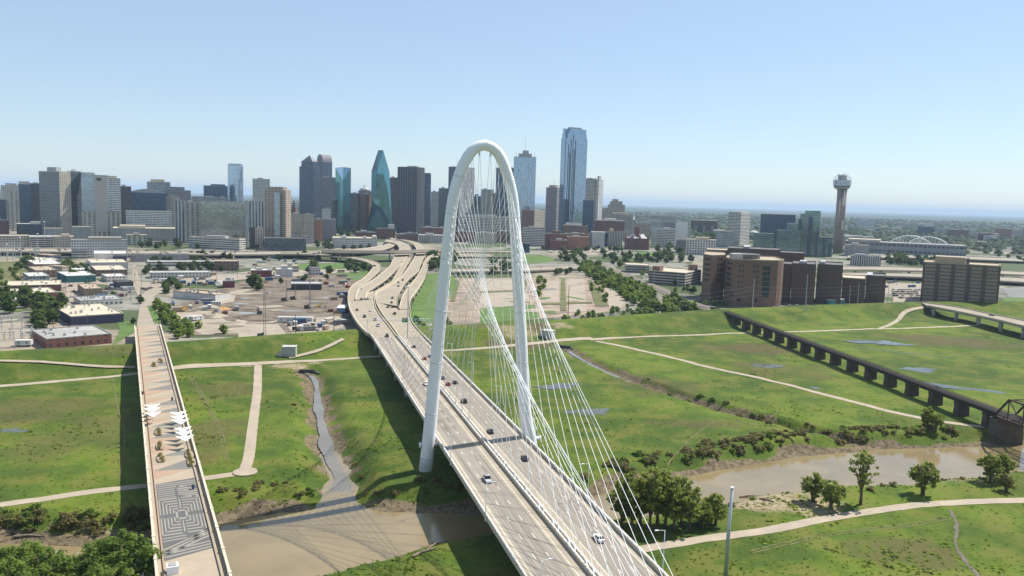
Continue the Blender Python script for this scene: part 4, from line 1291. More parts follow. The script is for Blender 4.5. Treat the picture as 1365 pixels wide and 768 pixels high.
# the tallest tower
Yt = 2030
fp = foot(743.5, 750, 779.5, Yt, 62)
ztop = at_y(761, 171, Yt).z
c = sum(fp, Vector((0, 0))) / 4
o = thing('tallest_tower', 'tallest tower, pale blue mirror glass with notched corners at the top', 'skyscraper', (c.x, c.y, CITY_Z))
l = [p - c for p in fp]
def notch(k):
    A, B, C_, D_ = l
    q = []
    ln = [(A, B, D_), (B, C_, A), (C_, D_, B), (D_, A, C_)]
    for P, N, Pr in ln:
        d1 = (N - P).normalized(); d0 = (Pr - P).normalized()
        q += [P + d0 * k, P + d0 * k + d1 * k, P + d1 * k] if k > 0 else [P]
    return [(p.x, p.y) for p in q]
m = MB()
zs = [at_y(761, y, Yt).z - CITY_Z for y in (184, 177.5, 173.5, 171)]
for z0_, z1_, k in ((-1, zs[0], 2.2), (zs[0] + .02, zs[1], 6.5), (zs[1] + .02, zs[2], 10.5), (zs[2] + .02, zs[3], 14.5)):
    m.prism(notch(k), z0_, z1_, 0, mi_top=1, bottom=False)
o_w = m.build('walls', [FA['blue_mirror'], M_ROOF], o)
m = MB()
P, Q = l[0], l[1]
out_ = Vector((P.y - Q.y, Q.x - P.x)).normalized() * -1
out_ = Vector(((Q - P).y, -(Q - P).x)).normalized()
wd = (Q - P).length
def recess_strip(f, zt_, w=1.7):
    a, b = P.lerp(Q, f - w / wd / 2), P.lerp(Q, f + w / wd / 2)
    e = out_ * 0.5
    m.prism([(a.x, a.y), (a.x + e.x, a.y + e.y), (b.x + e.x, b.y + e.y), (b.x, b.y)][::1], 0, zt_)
M_GRV = plain('recess_shade', (0.035, 0.05, 0.065), 0.2, metal=0.3, var=0.1)  # raised dark strips; the shade of recesses is put into their colour
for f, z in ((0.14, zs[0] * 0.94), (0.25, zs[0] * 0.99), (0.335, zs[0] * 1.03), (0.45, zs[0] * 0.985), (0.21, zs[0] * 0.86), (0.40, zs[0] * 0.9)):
    recess_strip(f, z)
m.build('recess_shade_strips', M_GRV, o_w)
m = MB(); q = [(x * 0.5, y * 0.5) for x, y in [(p.x, p.y) for p in l]]; m.prism(q, zs[3] + .02, zs[3] + 4); m.build('penthouse', M_MECH, o)
bd('dark navy glass slab at the right foot of the tallest tower', 776, None, 790.5, 267, 1980, 'navy_glass', depth=26)
bd('pale tower with fine dark horizontal stripes right of the tallest tower', 777, None, 793, 238.5, 2250, 'pale_strip', depth=30)
bd('slim white blank tower with a cap, joined to the striped pale tower', 793, 796, 802, 240, 2240, 'white_slab', th=30, side='white_slab', pent=[(0.1, 0.9, 0.1, 0.6, 11, 'white_slab')])
# ------------------------------------------------------------------ lower blocks of the city centre, left to right
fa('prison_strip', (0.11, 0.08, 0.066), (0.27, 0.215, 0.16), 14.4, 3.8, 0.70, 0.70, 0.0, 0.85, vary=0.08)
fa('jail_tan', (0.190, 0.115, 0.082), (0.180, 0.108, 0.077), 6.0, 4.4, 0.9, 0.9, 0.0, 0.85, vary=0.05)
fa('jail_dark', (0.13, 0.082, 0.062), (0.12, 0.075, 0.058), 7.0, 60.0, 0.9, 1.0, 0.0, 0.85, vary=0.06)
fa('ribbed_pale', (0.50, 0.47, 0.42), (0.10, 0.105, 0.11), 3.6, 60.0, 0.45, 1.0)
def mid(label, px0, px1, yt, yb, wall, depth=None, name='office_block', roof='g', cat='building', pxm=None, th=25, **kw):
    c = (px0 + px1) / 2
    Y = y_of(c, yb)
    w = abs(gx_of(px1, Y) - gx_of(px0, Y))
    return bd(label, px0, pxm, px1, yt, Y, wall, th=th, depth=depth or (min(60, max(14, w * 0.7)) if pxm is None else None), name=name, roof=roof, cat=cat, **kw)
mid('dark blue low block at the foot of the teal prism', 439, 501, 293, 307, 'navy_glass', name='office_block')
mid('dark slate block at the foot of the crystal tower', 501.5, 528, 290, 307, 'slate_glass')
mid('square red brick block with a sign frame on its roof', 502, 527, 305, 319, 'brick_red', name='brick_building', pent=[(0.3, 0.6, 0.62, 0.95, 10, 'white_slab')])
mid('long low red brick block left of the sign frame block', 474, 501.5, 310, 319, 'brick_red', name='brick_building')
mid('low red brown shed right of the sign frame block', 528, 556, 313, 322, 'brick_brown', name='brick_building')
mid('square grey block with a big round mark on its wall', 528, 543, 292.5, 304, 'grey_panel')
mid('pair of low white sheds in front of the striped black tower', 530, 548, 304.5, 310, 'white_slab', name='shed', roof='w')
mid('white shed with a pale green roof left of the arch', 548.5, 562, 304.5, 312, 'white_slab', name='shed', roof='w')
mid('long white hotel with rows of windows beside the curving freeway', 443, 503, 318, 331, 'white_slab', name='hotel', cat='hotel', roof='p', pent=[(0.3, 0.7, 0.2, 0.3, 3), (0.3, 0.7, 0.7, 0.76, 3), (0.1, 0.6, 0.9, 0.98, 5, 'white_slab')])
mid('small pale two storey building with a white mast, left of the long white hotel', 403, 418, 316, 325, 'pale_strip')
mid('low white roofed building below the beige slabs', 384, 402.5, 314.5, 324, 'pale_strip', roof='w')
mid('dark red brick block left of the arch leg', 562, 592, 304, 316, 'brick_red', name='brick_building')
mid('low brown and white building with columns under the dark red block', 558, 592, 314, 324, 'ribbed_pale', roof='w')
mid('brown brick row left of the low columned building', 540, 557.5, 311.5, 323, 'brick_brown', name='brick_building')
o = mid('orange brown brick hall under a stepped pale dome', 568.5, 590, 279, 300, 'brick_orange', name='domed_hall')
w = [c_ for c_ in o.children if c_.name.startswith('walls')][0]
H = max(v.co.z for v in w.data.vertices)
m = MB(); m.lathe([(19, H + .05), (19, H + 4), (14, H + 7), (5, H + 9), (3, H + 16), (0.4, H + 22)], 20); m.build('dome', M_ROOFP, o)
mid('narrow white slab on the left of the domed hall', 561, 568, 276, 300, 'white_slab')
mid('teal walled low block under the domed hall', 565, 587, 293.5, 305, 'teal_dark')
mid('bright pink panelled box at the end of the teal block', 587.3, 594, 294, 306, plain('pink_panel', (0.62, 0.03, 0.27), 0.6, var=0.06), name='pink_building')
mid('tan block with pale roof seen through the cables', 634, 662, 311, 325, 'beige_window', roof='p')
mid('brick row seen through the left cables', 606, 633.5, 309, 323, 'brick_red', name='brick_building')
mid('brick row seen through the right cables', 662.5, 690, 309, 324, 'brick_brown', name='brick_building')
mid('low dark pavilion with a cream roof edge right of the arch', 688, 707, 324.5, 337, 'navy_glass', name='pavilion', roof='p')
mid('low strip windowed brick block right of the arch', 693, 713.5, 310, 327, 'brick_red', name='brick_building', roof='w')
mid('white ribbed block between two brick blocks', 714, 727, 309.5, 325, 'ribbed_pale')
mid('dark maroon brick warehouse with stepped roof', 727, 756, 312, 333, 'brick_red', name='brick_building', pent=[(0.1, 0.5, 0.3, 0.7, 6, 'brick_red')])
mid('low maroon front of the stepped brick warehouse', 734, 757, 321, 334, 'brick_red', name='brick_building', roof='t')
mid('tan brown midrise with white plant on its roof at the foot of the tallest tower', 751, 784, 301, 323, 'brick_brown', roof='p', pent=[(0.2, 0.8, 0.1, 0.75, 6, M_ROOFW)])
mid('dark brick block behind the orange brick depository', 754, 781, 312, 330, 'brick_brown', name='brick_building')
mid('square orange brick depository with arched bays', 756.5, 786, 316, 334, 'brick_orange', name='brick_building', roof='t')
mid('slate grey block right of the depository', 784, 791, 313, 329, 'grey_stone')
mid('pale blue grey block with a flat white roof', 790, 806.5, 311, 331, 'white_slab', roof='w', pent=[(0.0, 1.0, -0.1, 1.05, 3, M_ROOFW)])
mid('dark green glass slot between two pale blocks', 806, 811.5, 311, 328, 'navy_glass')
mid('brown pale ribbed courthouse annex', 811, 830.5, 309, 329, 'ribbed_pale', roof='t', pent=[(0.3, 0.7, 0.1, 0.35, 7, M_ROOFP)])
mid('wide maroon block with white roof plant', 793, 832.5, 294.5, 319, 'brick_red', roof='w', pent=[(0.3, 0.7, 0.3, 0.7, 6, M_ROOFW)])
mid('pale ribbed block with a big flat white top', 815, 843.5, 286.5, 316, 'ribbed_pale', roof='p', pent=[(0.1, 0.9, 0.0, 0.75, 6, M_ROOFP)])
mid('brown terrace block left of the stepped stone tower', 800, 817, 278.5, 312, 'beige_window')
o = mid('stepped stone tower like a wedding cake', 809, 832, 273, 312, 'beige_window', pent=[(0.12, 0.88, 0.12, 0.85, 11, 'beige_window'), (0.3, 0.7, 0.25, 0.6, 18, 'beige_window')], masts=[(0.4, 0.3, 38), (0.4, 0.45, 40)], cat='skyscraper')
mid('narrow pale slab behind the wide maroon block', 787.5, 793.5, 281, 316, 'white_slab')
mid('brown grey wing behind the wide maroon block', 792, 803, 276, 314, 'grey_stone')
mid('pink tan row with a tiled roof', 831, 845, 308.5, 322, 'beige_window', roof='t')
# old red courthouse
Y = y_of(850, 333)
fp = foot(834, None, 866, Y, depth=46)
z1 = at_y(850, 318, Y).z
o = building('courthouse', 'old red stone courthouse with white roofs, corner turrets and a clock tower', fp, CITY_Z, z1, 'brick_red', 'w', cat='courthouse', parapet=0.5)
c = sum(fp, Vector((0, 0))) / 4
l = [p - c for p in fp]
H = z1 - CITY_Z
hp = at_y(850, 312.5, Y).z - CITY_Z
for f0, f1, g0, g1 in ((0.1, 0.9, 0.15, 0.5), (0.1, 0.9, 0.55, 0.9), (0.3, 0.7, 0.05, 0.95)):
    q = sub(l, f0, f1, g0, g1)
    m = MB(); q2 = [p for p in q]; cm = sum(q2, Vector((0, 0))) / 4
    m.prism([(p.x, p.y) for p in q], H + .03, hp, top=[(cm.x + (p.x - cm.x) * .25, cm.y + (p.y - cm.y) * .25) for p in q]); m.build('hip_roof', M_ROOFW, o)
for g in (0.03, 0.3, 0.62, 0.97):
    q = l[0].lerp(l[1], g)
    m = MB(); m.lathe([(2.6, 0), (2.6, H + 2), (0.2, H + 8)], 12, q.x, q.y); m.build('turret', FA['brick_red'], o)
q = sub(l, 0.45, 0.45, 0.48, 0.48)[0]
zt = at_y(850, 303.5, Y).z - CITY_Z; za = at_y(850, 299, Y).z - CITY_Z
m = MB(); m.prism([(q.x - 5, q.y - 5), (q.x + 5, q.y - 5), (q.x + 5, q.y + 5), (q.x - 5, q.y + 5)], H, zt); ct = m.build('clock_tower', FA['brick_red'], o)
m = MB(); m.prism([(q.x - 5, q.y - 5), (q.x + 5, q.y - 5), (q.x + 5, q.y + 5), (q.x - 5, q.y + 5)], zt + .02, za, top=[(q.x - .3, q.y - .3), (q.x + .3, q.y - .3), (q.x + .3, q.y + .3), (q.x - .3, q.y + .3)]); m.build('spire', M_ROOFD, ct)
mid('plain beige block behind the courthouse tower', 844, 867, 298.5, 319, 'beige_window')
mid('white end slab of the stepped civic offices', 869, 876, 306, 327, 'white_slab', roof='w')
mid('civic office with dark ribbon windows', 876, 900.5, 305.5, 330, 'pale_strip', roof='w')
mid('tall blank white slab of the civic offices', 900.8, 917, 296.5, 329, plain('blank_white', (0.62, 0.61, 0.59), 0.8, var=0.04), roof='w')
mid('grey upper block behind the ribbon windowed civic office', 885, 900.6, 296.8, 322, 'grey_stone')
mid('broad pale civic block at the back of the group', 866, 901, 288, 312, 'pale_strip', roof='p', pent=[(0.2, 0.8, 0.3, 0.6, 5)])
mid('white winged block left of the broad civic block', 860, 881, 295, 314, 'white_strip', roof='w')
mid('low pale annex right of the tall blank slab', 917, 921, 305, 320, 'pale_grid')
# inverted city hall
Y = y_of(938, 310)
fp = foot(921, None, 957, Y, depth=50)
c = sum(fp, Vector((0, 0))) / 4
l = [p - c for p in fp]
z1 = at_y(938, 294, Y).z - CITY_Z
o = thing('city_hall', 'brown concrete city hall with an outward leaning front', 'city hall', (c.x, c.y, CITY_Z))
v = Vector((c.x, c.y)).normalized() * -26
m = MB(); m.prism([(p.x, p.y) for p in l], -1, z1, top=[(l[0].x + v.x, l[0].y + v.y), (l[1].x + v.x, l[1].y + v.y), (l[2].x, l[2].y), (l[3].x, l[3].y)]); wl_ = m.build('walls', FA['brick_brown'], o)
m = MB(); m.prism([(p.x + v.x * .5, p.y + v.y * .5) for p in sub(l, -.2, .9, .02, .98)], z1 + .03, z1 + 1.2); m.build('roof', M_ROOF, o)
for g in (.2, .5, .8):
    q = sub(l, -0.3, 0.1, g - .04, g + .04); m = MB(); m.prism([(p.x, p.y) for p in q], -1, z1 - .05); m.build('stair_drum', FA['grey_panel'], wl_)
mid('ivory office with a grid of square windows', 916.5, 956, 320, 340, facade('facade_records', (0.62, 0.58, 0.50), (0.07, 0.07, 0.075), 5.2, 5.0, 0.5, 0.6), roof='p', pent=[(0.2, 0.7, 0.3, 0.75, 5, M_ROOFP)], depth=40)
mid('grey wing on the left of the ivory office', 902.5, 916, 320.5, 337, 'grey_stone', roof='p')
mid('white roofed office with a dark glass right half', 956, 978, 308.5, 330, 'grey_glass', roof='w', pent=[(0.0, 1.0, -0.2, 0.5, 2.5, M_ROOFW)])
mid('pale tower with stripes and a wedge shaped white roof', 970.5, 1000, 285, 327, 'pale_strip', roof='w', pxm=987, th=34, cat='skyscraper', pent=[(0.0, 1.0, 0.02, 0.98, 5, M_ROOFW)])
Y = y_of(1006, 316)
p = Vector((gx_of(1006.5, Y), Y + 12, CITY_Z))
o = thing('domed_auditorium', 'low round hall under a white dome', 'auditorium', p)
m = MB(); m.lathe([(14, -1), (14, 13)], 28); m.build('walls', FA['pale_grid'], o)
m = MB(); m.lathe([(14.4, 13.05), (14.4, 14.5), (11, 18), (6, 20.3), (0.3, 21.2)], 28); m.build('dome', M_ROOFW, o, smooth=True)
mid('broad dark blue glass office with a slightly bowed roof', 1013.5, 1060, 286, 324, 'navy_glass', depth=34, cat='office building', name='glass_office', roof='w', pent=[(0.1, 0.9, 0.0, 0.9, 2.5, M_ROOFW)])
# mirror glass hotel of stepped towers
hy = 1640
M_HY = facade('facade_mirror_steps', (0.14, 0.19, 0.19), (0.17, 0.27, 0.27), 3.4, 3.6, 0.92, 0.86, 0.75, 0.1, wrough=0.5, vary=0.3)
c = Vector((gx_of(1060, hy), hy + 20))
ho_ = thing('mirror_hotel', 'mirror glass hotel of stepped slabs in front of the ball tower', 'hotel', (c.x, c.y, CITY_Z))
def hyp(name, p0, p1, yt, dy, dep, mat):
    f = foot(p0, None, p1, hy + dy, depth=dep)
    m = MB(); m.prism([(p.x - c.x, p.y - c.y) for p in f], -1, at_y((p0 + p1) / 2, yt, hy + dy).z - CITY_Z)
    return m.build(name, mat, ho_)
for a in ((1072, 1093, 281, 8, 22), (1066, 1080, 285, 18, 22), (1049, 1068.5, 298, 4, 20), (1036, 1068.6, 307, -6, 16), (1005, 1033, 311, 2, 18), (1093.2, 1112, 316, 0, 20)):
    hyp('glass_slab', *a, M_HY)
for a in ((1077.5, 1083, 289, 0, 9), (1088.7, 1093, 308, -4, 8), (1098.6, 1102.3, 317, -6, 7), (1106.5, 1110, 325, -6, 7), (1032.5, 1036, 309, -2, 8), (1064, 1068.9, 292, -1, 8)):
    hyp('stair_tower', *a, FA['slate_glass'])
# tower with the ball
Y = 1790
p = Vector((gx_of(1118.5, Y), Y, CITY_Z))
o = thing('ball_tower', 'observation tower with an open lattice ball on a ribbed brown shaft', 'tower', p)
k = Y / F_PX * 1.0
zc = at_y(1122, 243.5, Y).z - CITY_Z
def tube1(x, y, r, z0, z1, name, mat, seg=16):
    m = MB(); m.lathe([(r, z0), (r, z1)], seg, x, y); return m.build(name, mat, o, smooth=True)
M_SH = plain('tower_concrete', (0.29, 0.235, 0.205), 0.85, var=0.08, scale=0.05)
tube1(0, 0, 6.4, -1, zc - 12, 'core_shaft', M_SH)
for a in (-150, -30, 90):
    s = tube1(7.4 * math.cos(R_(a)), 7.4 * math.sin(R_(a)), 4.3, -1, zc - 13, 'outer_shaft', M_SH)
m = MB(); m.box(2.2, 4.0, -11.2, -6.5, zc - 52, zc - 18); m.build('lift_window', plain('lift_glass_white', (0.75, 0.76, 0.76), 0.3), o)
m = MB(); m.box(2.2, 4.0, -11.2, -6.5, zc - 104, zc - 84); m.build('lift_window', plain('lift_glass_white', (0.75, 0.76, 0.76), 0.3), o)
m = MB(); m.lathe([(14.5, zc - 13), (17, zc - 11), (17, zc - 9.6)], 36); m.build('lower_ring', M_MECH, o)
m = MB(); m.lathe([(17.6, zc - 7.5), (17.8, zc + 5.5)], 40); m.build('glass_drum', FA['sky_glass'], o)
m = MB(); m.lathe([(16.8, zc - 9.5), (16.8, zc - 7.55)], 40); m.build('dark_band', M_DARK, o)
m = MB(); m.lathe([(9.6, zc + 5.6), (9.6, zc + 15), (8.0, zc + 17)], 24); m.build('top_plant', M_MECH, o)
m = MB()
rb = 19.5
for a in range(0, 180, 20):
    pts = [Vector((rb * math.cos(t) * math.cos(R_(a)), rb * math.cos(t) * math.sin(R_(a)), zc + 0.5 + rb * math.sin(t))) for t in [2 * math.pi * i / 36 for i in range(37)]]
    m.tube(pts, 0.22, 4, cap=False)
for la in (-48, -24, 24, 48, 66):
    pts = [Vector((rb * math.cos(R_(la)) * math.cos(t), rb * math.cos(R_(la)) * math.sin(t), zc + 0.5 + rb * math.sin(R_(la)))) for t in [2 * math.pi * i / 36 for i in range(37)]]
    m.tube(pts, 0.22, 4, cap=False)
m.build('lattice_ball', M_GALV, o)
# convention centre with two white arches
Y = 1800
fp = foot(1128, None, 1291, Y, depth=90)
z1 = at_y(1210, 325, Y).z
o = building('convention_hall', 'long grey convention hall with a pair of white arches over its roof', fp, CITY_Z, z1, facade('facade_hall', (0.30, 0.30, 0.30), (0.09, 0.10, 0.11), 9.0, 14.0, 0.8, 0.35), 'g', cat='convention centre', pent=[(0.3, 0.9, 0.02, 0.3, 5, M_ROOFP)])
c = sum(fp, Vector((0, 0))) / 4
l = [p - c for p in fp]
for x0, x1, f in ((1189, 1247, 0.75), (1213, 1270, 0.25)):
    g0, g1 = (x0 - 1128) / 163, (x1 - 1128) / 163
    a, b = sub(l, f, f, g0, g0)[0], sub(l, f, f, g1, g1)[0]
    H = z1 - CITY_Z
    pts = [Vector((*a.lerp(b, t), H + 17 * (1 - (2 * t - 1) ** 2))) for t in [i / 24 for i in range(25)]]
    m = MB(); m.tube(pts, 0.95, 8); ar = m.build('arch', M_WHITE, o, smooth=True)
    m = MB()
    for i in range(2, 23, 2):
        q = pts[i]
        m.tube([q, (q.x, q.y, H)], 0.3, 5); m.tube([pts[i], (pts[min(24, i + 2)].x, pts[min(24, i + 2)].y, H)], 0.25, 5)
    m.build('hangers', M_WHITE, ar)
mid('low tan terrace in front of the convention hall', 1128, 1160, 327, 342, 'grey_panel', roof='p')
mid('pale low roof at the left end of the convention hall', 1127, 1166, 316, 328, 'pale_strip', roof='w', depth=60)
mid('grey pillared station building below the ball tower', 1137, 1178, 342, 355, 'ribbed_pale', roof='g', depth=30)
# far blocks on the plain
for i, (a, b, yt, yb, f, lab) in enumerate((
        (1140, 1167, 294.5, 302, 'white_slab', 'far white hospital block with a white fin'), (1202, 1223, 298.5, 306, 'beige_window', 'far beige flat block above the convention hall'),
        (1223.5, 1246, 302.5, 313, 'slate_glass', 'far dark blue cube above the white arches'), (1264, 1292, 306.5, 318, 'brick_brown', 'far brown brick mill right of the white arches'),
        (1293, 1304, 309, 318, 'pale_grid', 'far small pale office beside the brown mill'), (1305, 1327.5, 311.5, 321, 'brick_red', 'far maroon brick row on the right'),
        (1328, 1350, 305.5, 318, 'brick_orange', 'far pinkish stepped block near the right edge'), (1351, 1375, 307, 318, 'beige_window', 'far pale block cut by the right edge'),
        (1247, 1263, 305, 313, 'pale_strip', 'far low white strip between the cube and the mill'), (1150, 1175, 303, 308, 'white_slab', 'far flat white shed above the convention hall'),
        (1090, 1112, 300, 308, 'pale_grid', 'far pale block left of the ball tower shaft'), (1130, 1147, 302, 308, 'grey_panel', 'far low tan shed right of the ball tower shaft'))):
    mid(lab, a, b, yt, yb, f, roof='p' if i % 2 else 'g')
rng = random.Random(5)
M_SPECK = [M_ROOFW, M_ROOFP, FA['white_slab'], FA['beige_window'], FA['brick_brown'], FA['grey_panel']]
fars = []
for i in range(90):
    px = rng.choice([rng.uniform(840, 1365), rng.uniform(840, 1365), rng.uniform(1130, 1365), rng.uniform(-20, 840)])
    hy_ = CY + (px - CX) * math.tan(_r) - F_PX * math.tan(_p) / math.cos(_r)
    Y = rng.uniform(2600, 6500)
    q = Vector((gx_of(px, Y), Y))
    w, d, h = rng.uniform(18, 70), rng.uniform(15, 50), rng.choice([5, 6, 8, 10, 14, 22])
    m = MB(); m.box(-w / 2, w / 2, -d / 2, d / 2, -1, h, 0); m.box(-w / 2 - .4, w / 2 + .4, -d / 2 - .4, d / 2 + .4, h + .02, h + .8, 1)
    ob = m.build('far_building', [rng.choice(M_SPECK), rng.choice([M_ROOFW, M_ROOFP, M_ROOF])], loc=(q.x, q.y, CITY_Z))
    ob.rotation_euler.z = rng.uniform(-0.5, 0.5)
    tag(ob, 'tiny pale box of a building scattered on the hazy plain', 'building', 'small buildings scattered on the plain')

# ------------------------------------------------------------------ brick jail blocks by the right levee
yj = y_of(1000, 407, 4.5)
M_WIN = plain('window_dark', (0.03, 0.032, 0.036), 0.2, var=0.2)
def px_poly(pl, y0):
    return [Vector((gx_of(px, y0 + dy, 370), y0 + dy)) for px, dy in pl]
jp = px_poly([(966, 22), (977.5, 0), (1015, -4), (1027, -4), (1036, 0), (1041, 7), (1043.6, 18)], yj)
jp += [Vector((jp[-1].x + 4, yj + 60)), Vector((jp[0].x + 14, yj + 66))]
z1 = at_y(1000, 347, yj).z
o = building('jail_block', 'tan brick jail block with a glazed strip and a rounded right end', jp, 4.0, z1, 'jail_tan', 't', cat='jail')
c = sum(jp, Vector((0, 0))) / len(jp)
H = z1 - 4.0
A, B, C_ = jp[1] - c, jp[2] - c, jp[3] - c
def wallbox(P, Q, f0, f1, z0, z1_, mat, name, par, out=0.06, inset=0.0):
    a, b = P.lerp(Q, f0), P.lerp(Q, f1)
    n = Vector(((Q - P).y, -(Q - P).x)).normalized()
    m = MB()
    p = [a + n * out, b + n * out, b - n * 0.3, a - n * 0.3]
    m.prism([(q.x, q.y) for q in p][::1], z0, z1_)
    return m.build(name, mat, par)
fr = lambda px: (px - 977.5) / (1015 - 977.5)
zy = lambda y: at_y(995, y, yj).z - 4.0
for xx in (455, 487, 595, 626):
    for yy_ in (240, 288, 340, 388, 438):
        px = 920 + xx / 6.98
        if (xx > 560 and yy_ > 300 and xx < 600):
            continue
        y = 320 + yy_ / 6.98
        wallbox(A, B, fr(px) - .022, fr(px) + .022, zy(y + 1.7), zy(y - 1.7), M_WIN, 'window', o)
for xx, yy_, w in ((398, 513, .05), (463, 557, .07), (625, 557, .04)):
    px = 920 + xx / 6.98; y = 320 + yy_ / 6.98
    wallbox(A, B, fr(px) - w, fr(px) + w, zy(y + 2), zy(y - 2), M_WIN, 'window', o)
M_PANEL = plain('dark_glazing', (0.02, 0.035, 0.045), 0.15, var=0.3, scale=.5)
for k in range(6):
    y0, y1 = 320 + (238 + k * 48.5) / 6.98, 320 + (274 + k * 49.5) / 6.98
    wallbox(B, C_, 0.1, 0.92, zy(y1), zy(y0), M_PANEL, 'glazed_panel', o)
P0 = jp[0] - c
for k in range(5):
    y = 320 + (225 + k * 50) / 6.98
    wallbox(P0, A, 0.2, 0.75, zy(y + 1.5), zy(y - 1.0), M_WIN, 'window', o)
r_o = [q for q in o.children if q.name.startswith('roof')][0]
m = MB(); m.lathe([(14.5, H + .05), (14.5, H + 4.5)], 32, (A.x + B.x) / 2 + 6, A.y + 30); m.build('roof_drum', M_ROOFD, r_o)
m = MB(); m.box(A.x + 2, A.x + 12, A.y + 14, A.y + 26, H + .05, H + 5); m.build('penthouse', M_MECH, r_o)
jp2 = px_poly([(936, 18), (947.5, 2), (965.5, 16)], yj + 16)
jp2 += [Vector((jp2[-1].x + 12, yj + 80)), Vector((jp2[0].x + 16, yj + 88))]
z1 = at_y(948, 341.5, yj + 16).z
o2 = building('jail_block', 'tan brown stepped left wing of the jail with rows of slit windows', jp2, 4.0, z1, 'jail_tan', 't', cat='jail', pent=())
c2 = sum(jp2, Vector((0, 0))) / len(jp2)
a, b, d_ = [q - c2 for q in jp2[:3]]
for k in range(5):
    y = 320 + (185 + k * 49) / 6.98
    zz = at_y(948, y, yj + 16).z - 4.0
    wallbox(a, b, 0.2, 0.8, zz - 1.1, zz + 1.1, M_WIN, 'window', o2)
    for f in (.45, .65):
        if k < 5: wallbox(b, d_, f, f + .1, zz - 1.3, zz + 1.3, M_WIN, 'window', o2)
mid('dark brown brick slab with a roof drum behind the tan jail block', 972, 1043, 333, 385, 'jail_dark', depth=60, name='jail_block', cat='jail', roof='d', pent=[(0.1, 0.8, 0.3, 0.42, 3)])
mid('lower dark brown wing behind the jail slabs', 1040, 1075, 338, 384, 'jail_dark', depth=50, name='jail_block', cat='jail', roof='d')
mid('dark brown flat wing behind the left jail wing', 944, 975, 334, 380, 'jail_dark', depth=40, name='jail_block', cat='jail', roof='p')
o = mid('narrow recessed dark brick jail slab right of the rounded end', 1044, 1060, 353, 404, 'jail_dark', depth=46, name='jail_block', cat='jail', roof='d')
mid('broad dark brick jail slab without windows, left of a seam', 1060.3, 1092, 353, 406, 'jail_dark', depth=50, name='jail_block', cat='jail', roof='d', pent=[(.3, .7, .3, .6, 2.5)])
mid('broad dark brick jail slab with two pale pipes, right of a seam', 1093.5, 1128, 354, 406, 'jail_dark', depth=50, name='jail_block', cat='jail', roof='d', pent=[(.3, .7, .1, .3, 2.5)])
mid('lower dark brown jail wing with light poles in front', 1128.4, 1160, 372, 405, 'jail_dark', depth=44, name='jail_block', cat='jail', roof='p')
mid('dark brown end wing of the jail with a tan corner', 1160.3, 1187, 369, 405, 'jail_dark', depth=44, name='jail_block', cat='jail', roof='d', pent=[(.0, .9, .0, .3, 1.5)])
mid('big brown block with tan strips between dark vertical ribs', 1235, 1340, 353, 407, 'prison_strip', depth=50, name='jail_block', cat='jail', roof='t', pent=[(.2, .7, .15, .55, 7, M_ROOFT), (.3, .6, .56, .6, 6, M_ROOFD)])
# parking decks
mid('long parking deck with open dark tiers and a pale top', 868, 938, 365, 382, 'garage', pxm=917, th=30, name='parking_deck', cat='parking garage', roof='p', pent=[(.75, .95, .1, .3, 6, 'brick_brown'), (.1, .3, .85, .98, 7, 'brick_brown')])
mid('smaller parking deck at the left end of the long one', 836, 868, 354, 364, 'garage', depth=40, name='parking_deck', cat='parking garage', roof='p')
# ------------------------------------------------------------------ town ground: streets, lots, fields
M_LOT = plain('old_lot_concrete', (0.255, 0.195, 0.142), 0.95, var=0.42, scale=0.09)
M_LOTP = plain('pale_lot_concrete', (0.30, 0.252, 0.195), 0.95, var=0.14, scale=0.08)
M_STREET = plain('pale_street_concrete', (0.28, 0.238, 0.182), 0.95, var=0.12, scale=0.06)
M_ASPH = plain('grey_asphalt', (0.17, 0.165, 0.155), 0.95, var=0.18, scale=0.08)
M_EARTH = plain('dug_earth', (0.145, 0.115, 0.085), 1.0, var=0.5, scale=0.07, bump=0.5)
M_EARTHP = plain('pale_earth', (0.29, 0.245, 0.185), 1.0, var=0.2, scale=0.08, bump=0.3)
M_FIELD = plain('field_grass', (0.080, 0.135, 0.026), 1.0, var=0.28, scale=0.07, bump=0.3)
M_FIELDB = plain('rough_grass', (0.105, 0.110, 0.038), 1.0, var=0.3, scale=0.09, bump=0.3)
M_BALLAST = plain('rail_ballast', (0.21, 0.175, 0.145), 1.0, var=0.25, scale=0.3)
_lay = [0]
def sheet(label, px, mat, name='paved_lot', z=3.66):
    """a flat patch of ground cover lying on the town ground"""
    _lay[0] += 1
    zz = z + 0.004 * _lay[0]
    pts = ats(px, zz)
    m = MB(); m.quad(pts if sum((b.x - a.x) * (b.y + a.y) for a, b in zip(pts, pts[1:] + pts[:1])) < 0 else pts[::-1])
    return tag(m.build(name, mat), label, kind='structure')
sheet('brown dug over construction ground', [(218, 414), (260, 398), (320, 376), (395, 361), (505, 358), (480, 374), (468, 392), (464, 412), (462, 430), (445, 440), (380, 446), (320, 447), (262, 447), (232, 436)], M_EARTH, 'bare_earth')
sheet('pale dirt yard with trailers', [(374, 426), (452, 421), (458, 436), (440, 441), (390, 445), (384, 436)], M_EARTHP, 'bare_earth')
sheet('pale dirt by the bushes', [(226, 412), (300, 416), (330, 428), (318, 444), (270, 446), (240, 430)], M_EARTHP, 'bare_earth')
sheet('square concrete slab at the site edge', [(317, 432), (371, 432), (384, 448.5), (318, 450)], M_LOTP)
sheet('pale dirt apron beside the tan roofed warehouse', [(288, 400), (308, 388), (340, 384), (314, 394), (312, 402), (290, 406)], M_STREET)
sheet('empty pinkish concrete lots beyond the levee', [(598, 371), (700, 370), (788, 371), (830, 395), (838, 410), (800, 417), (735, 424), (640, 430), (596, 430), (585, 400)], M_LOT)
sheet('empty concrete lot left of the arch', [(640, 372), (700, 372), (706, 400), (680, 408), (640, 408)], M_LOTP)
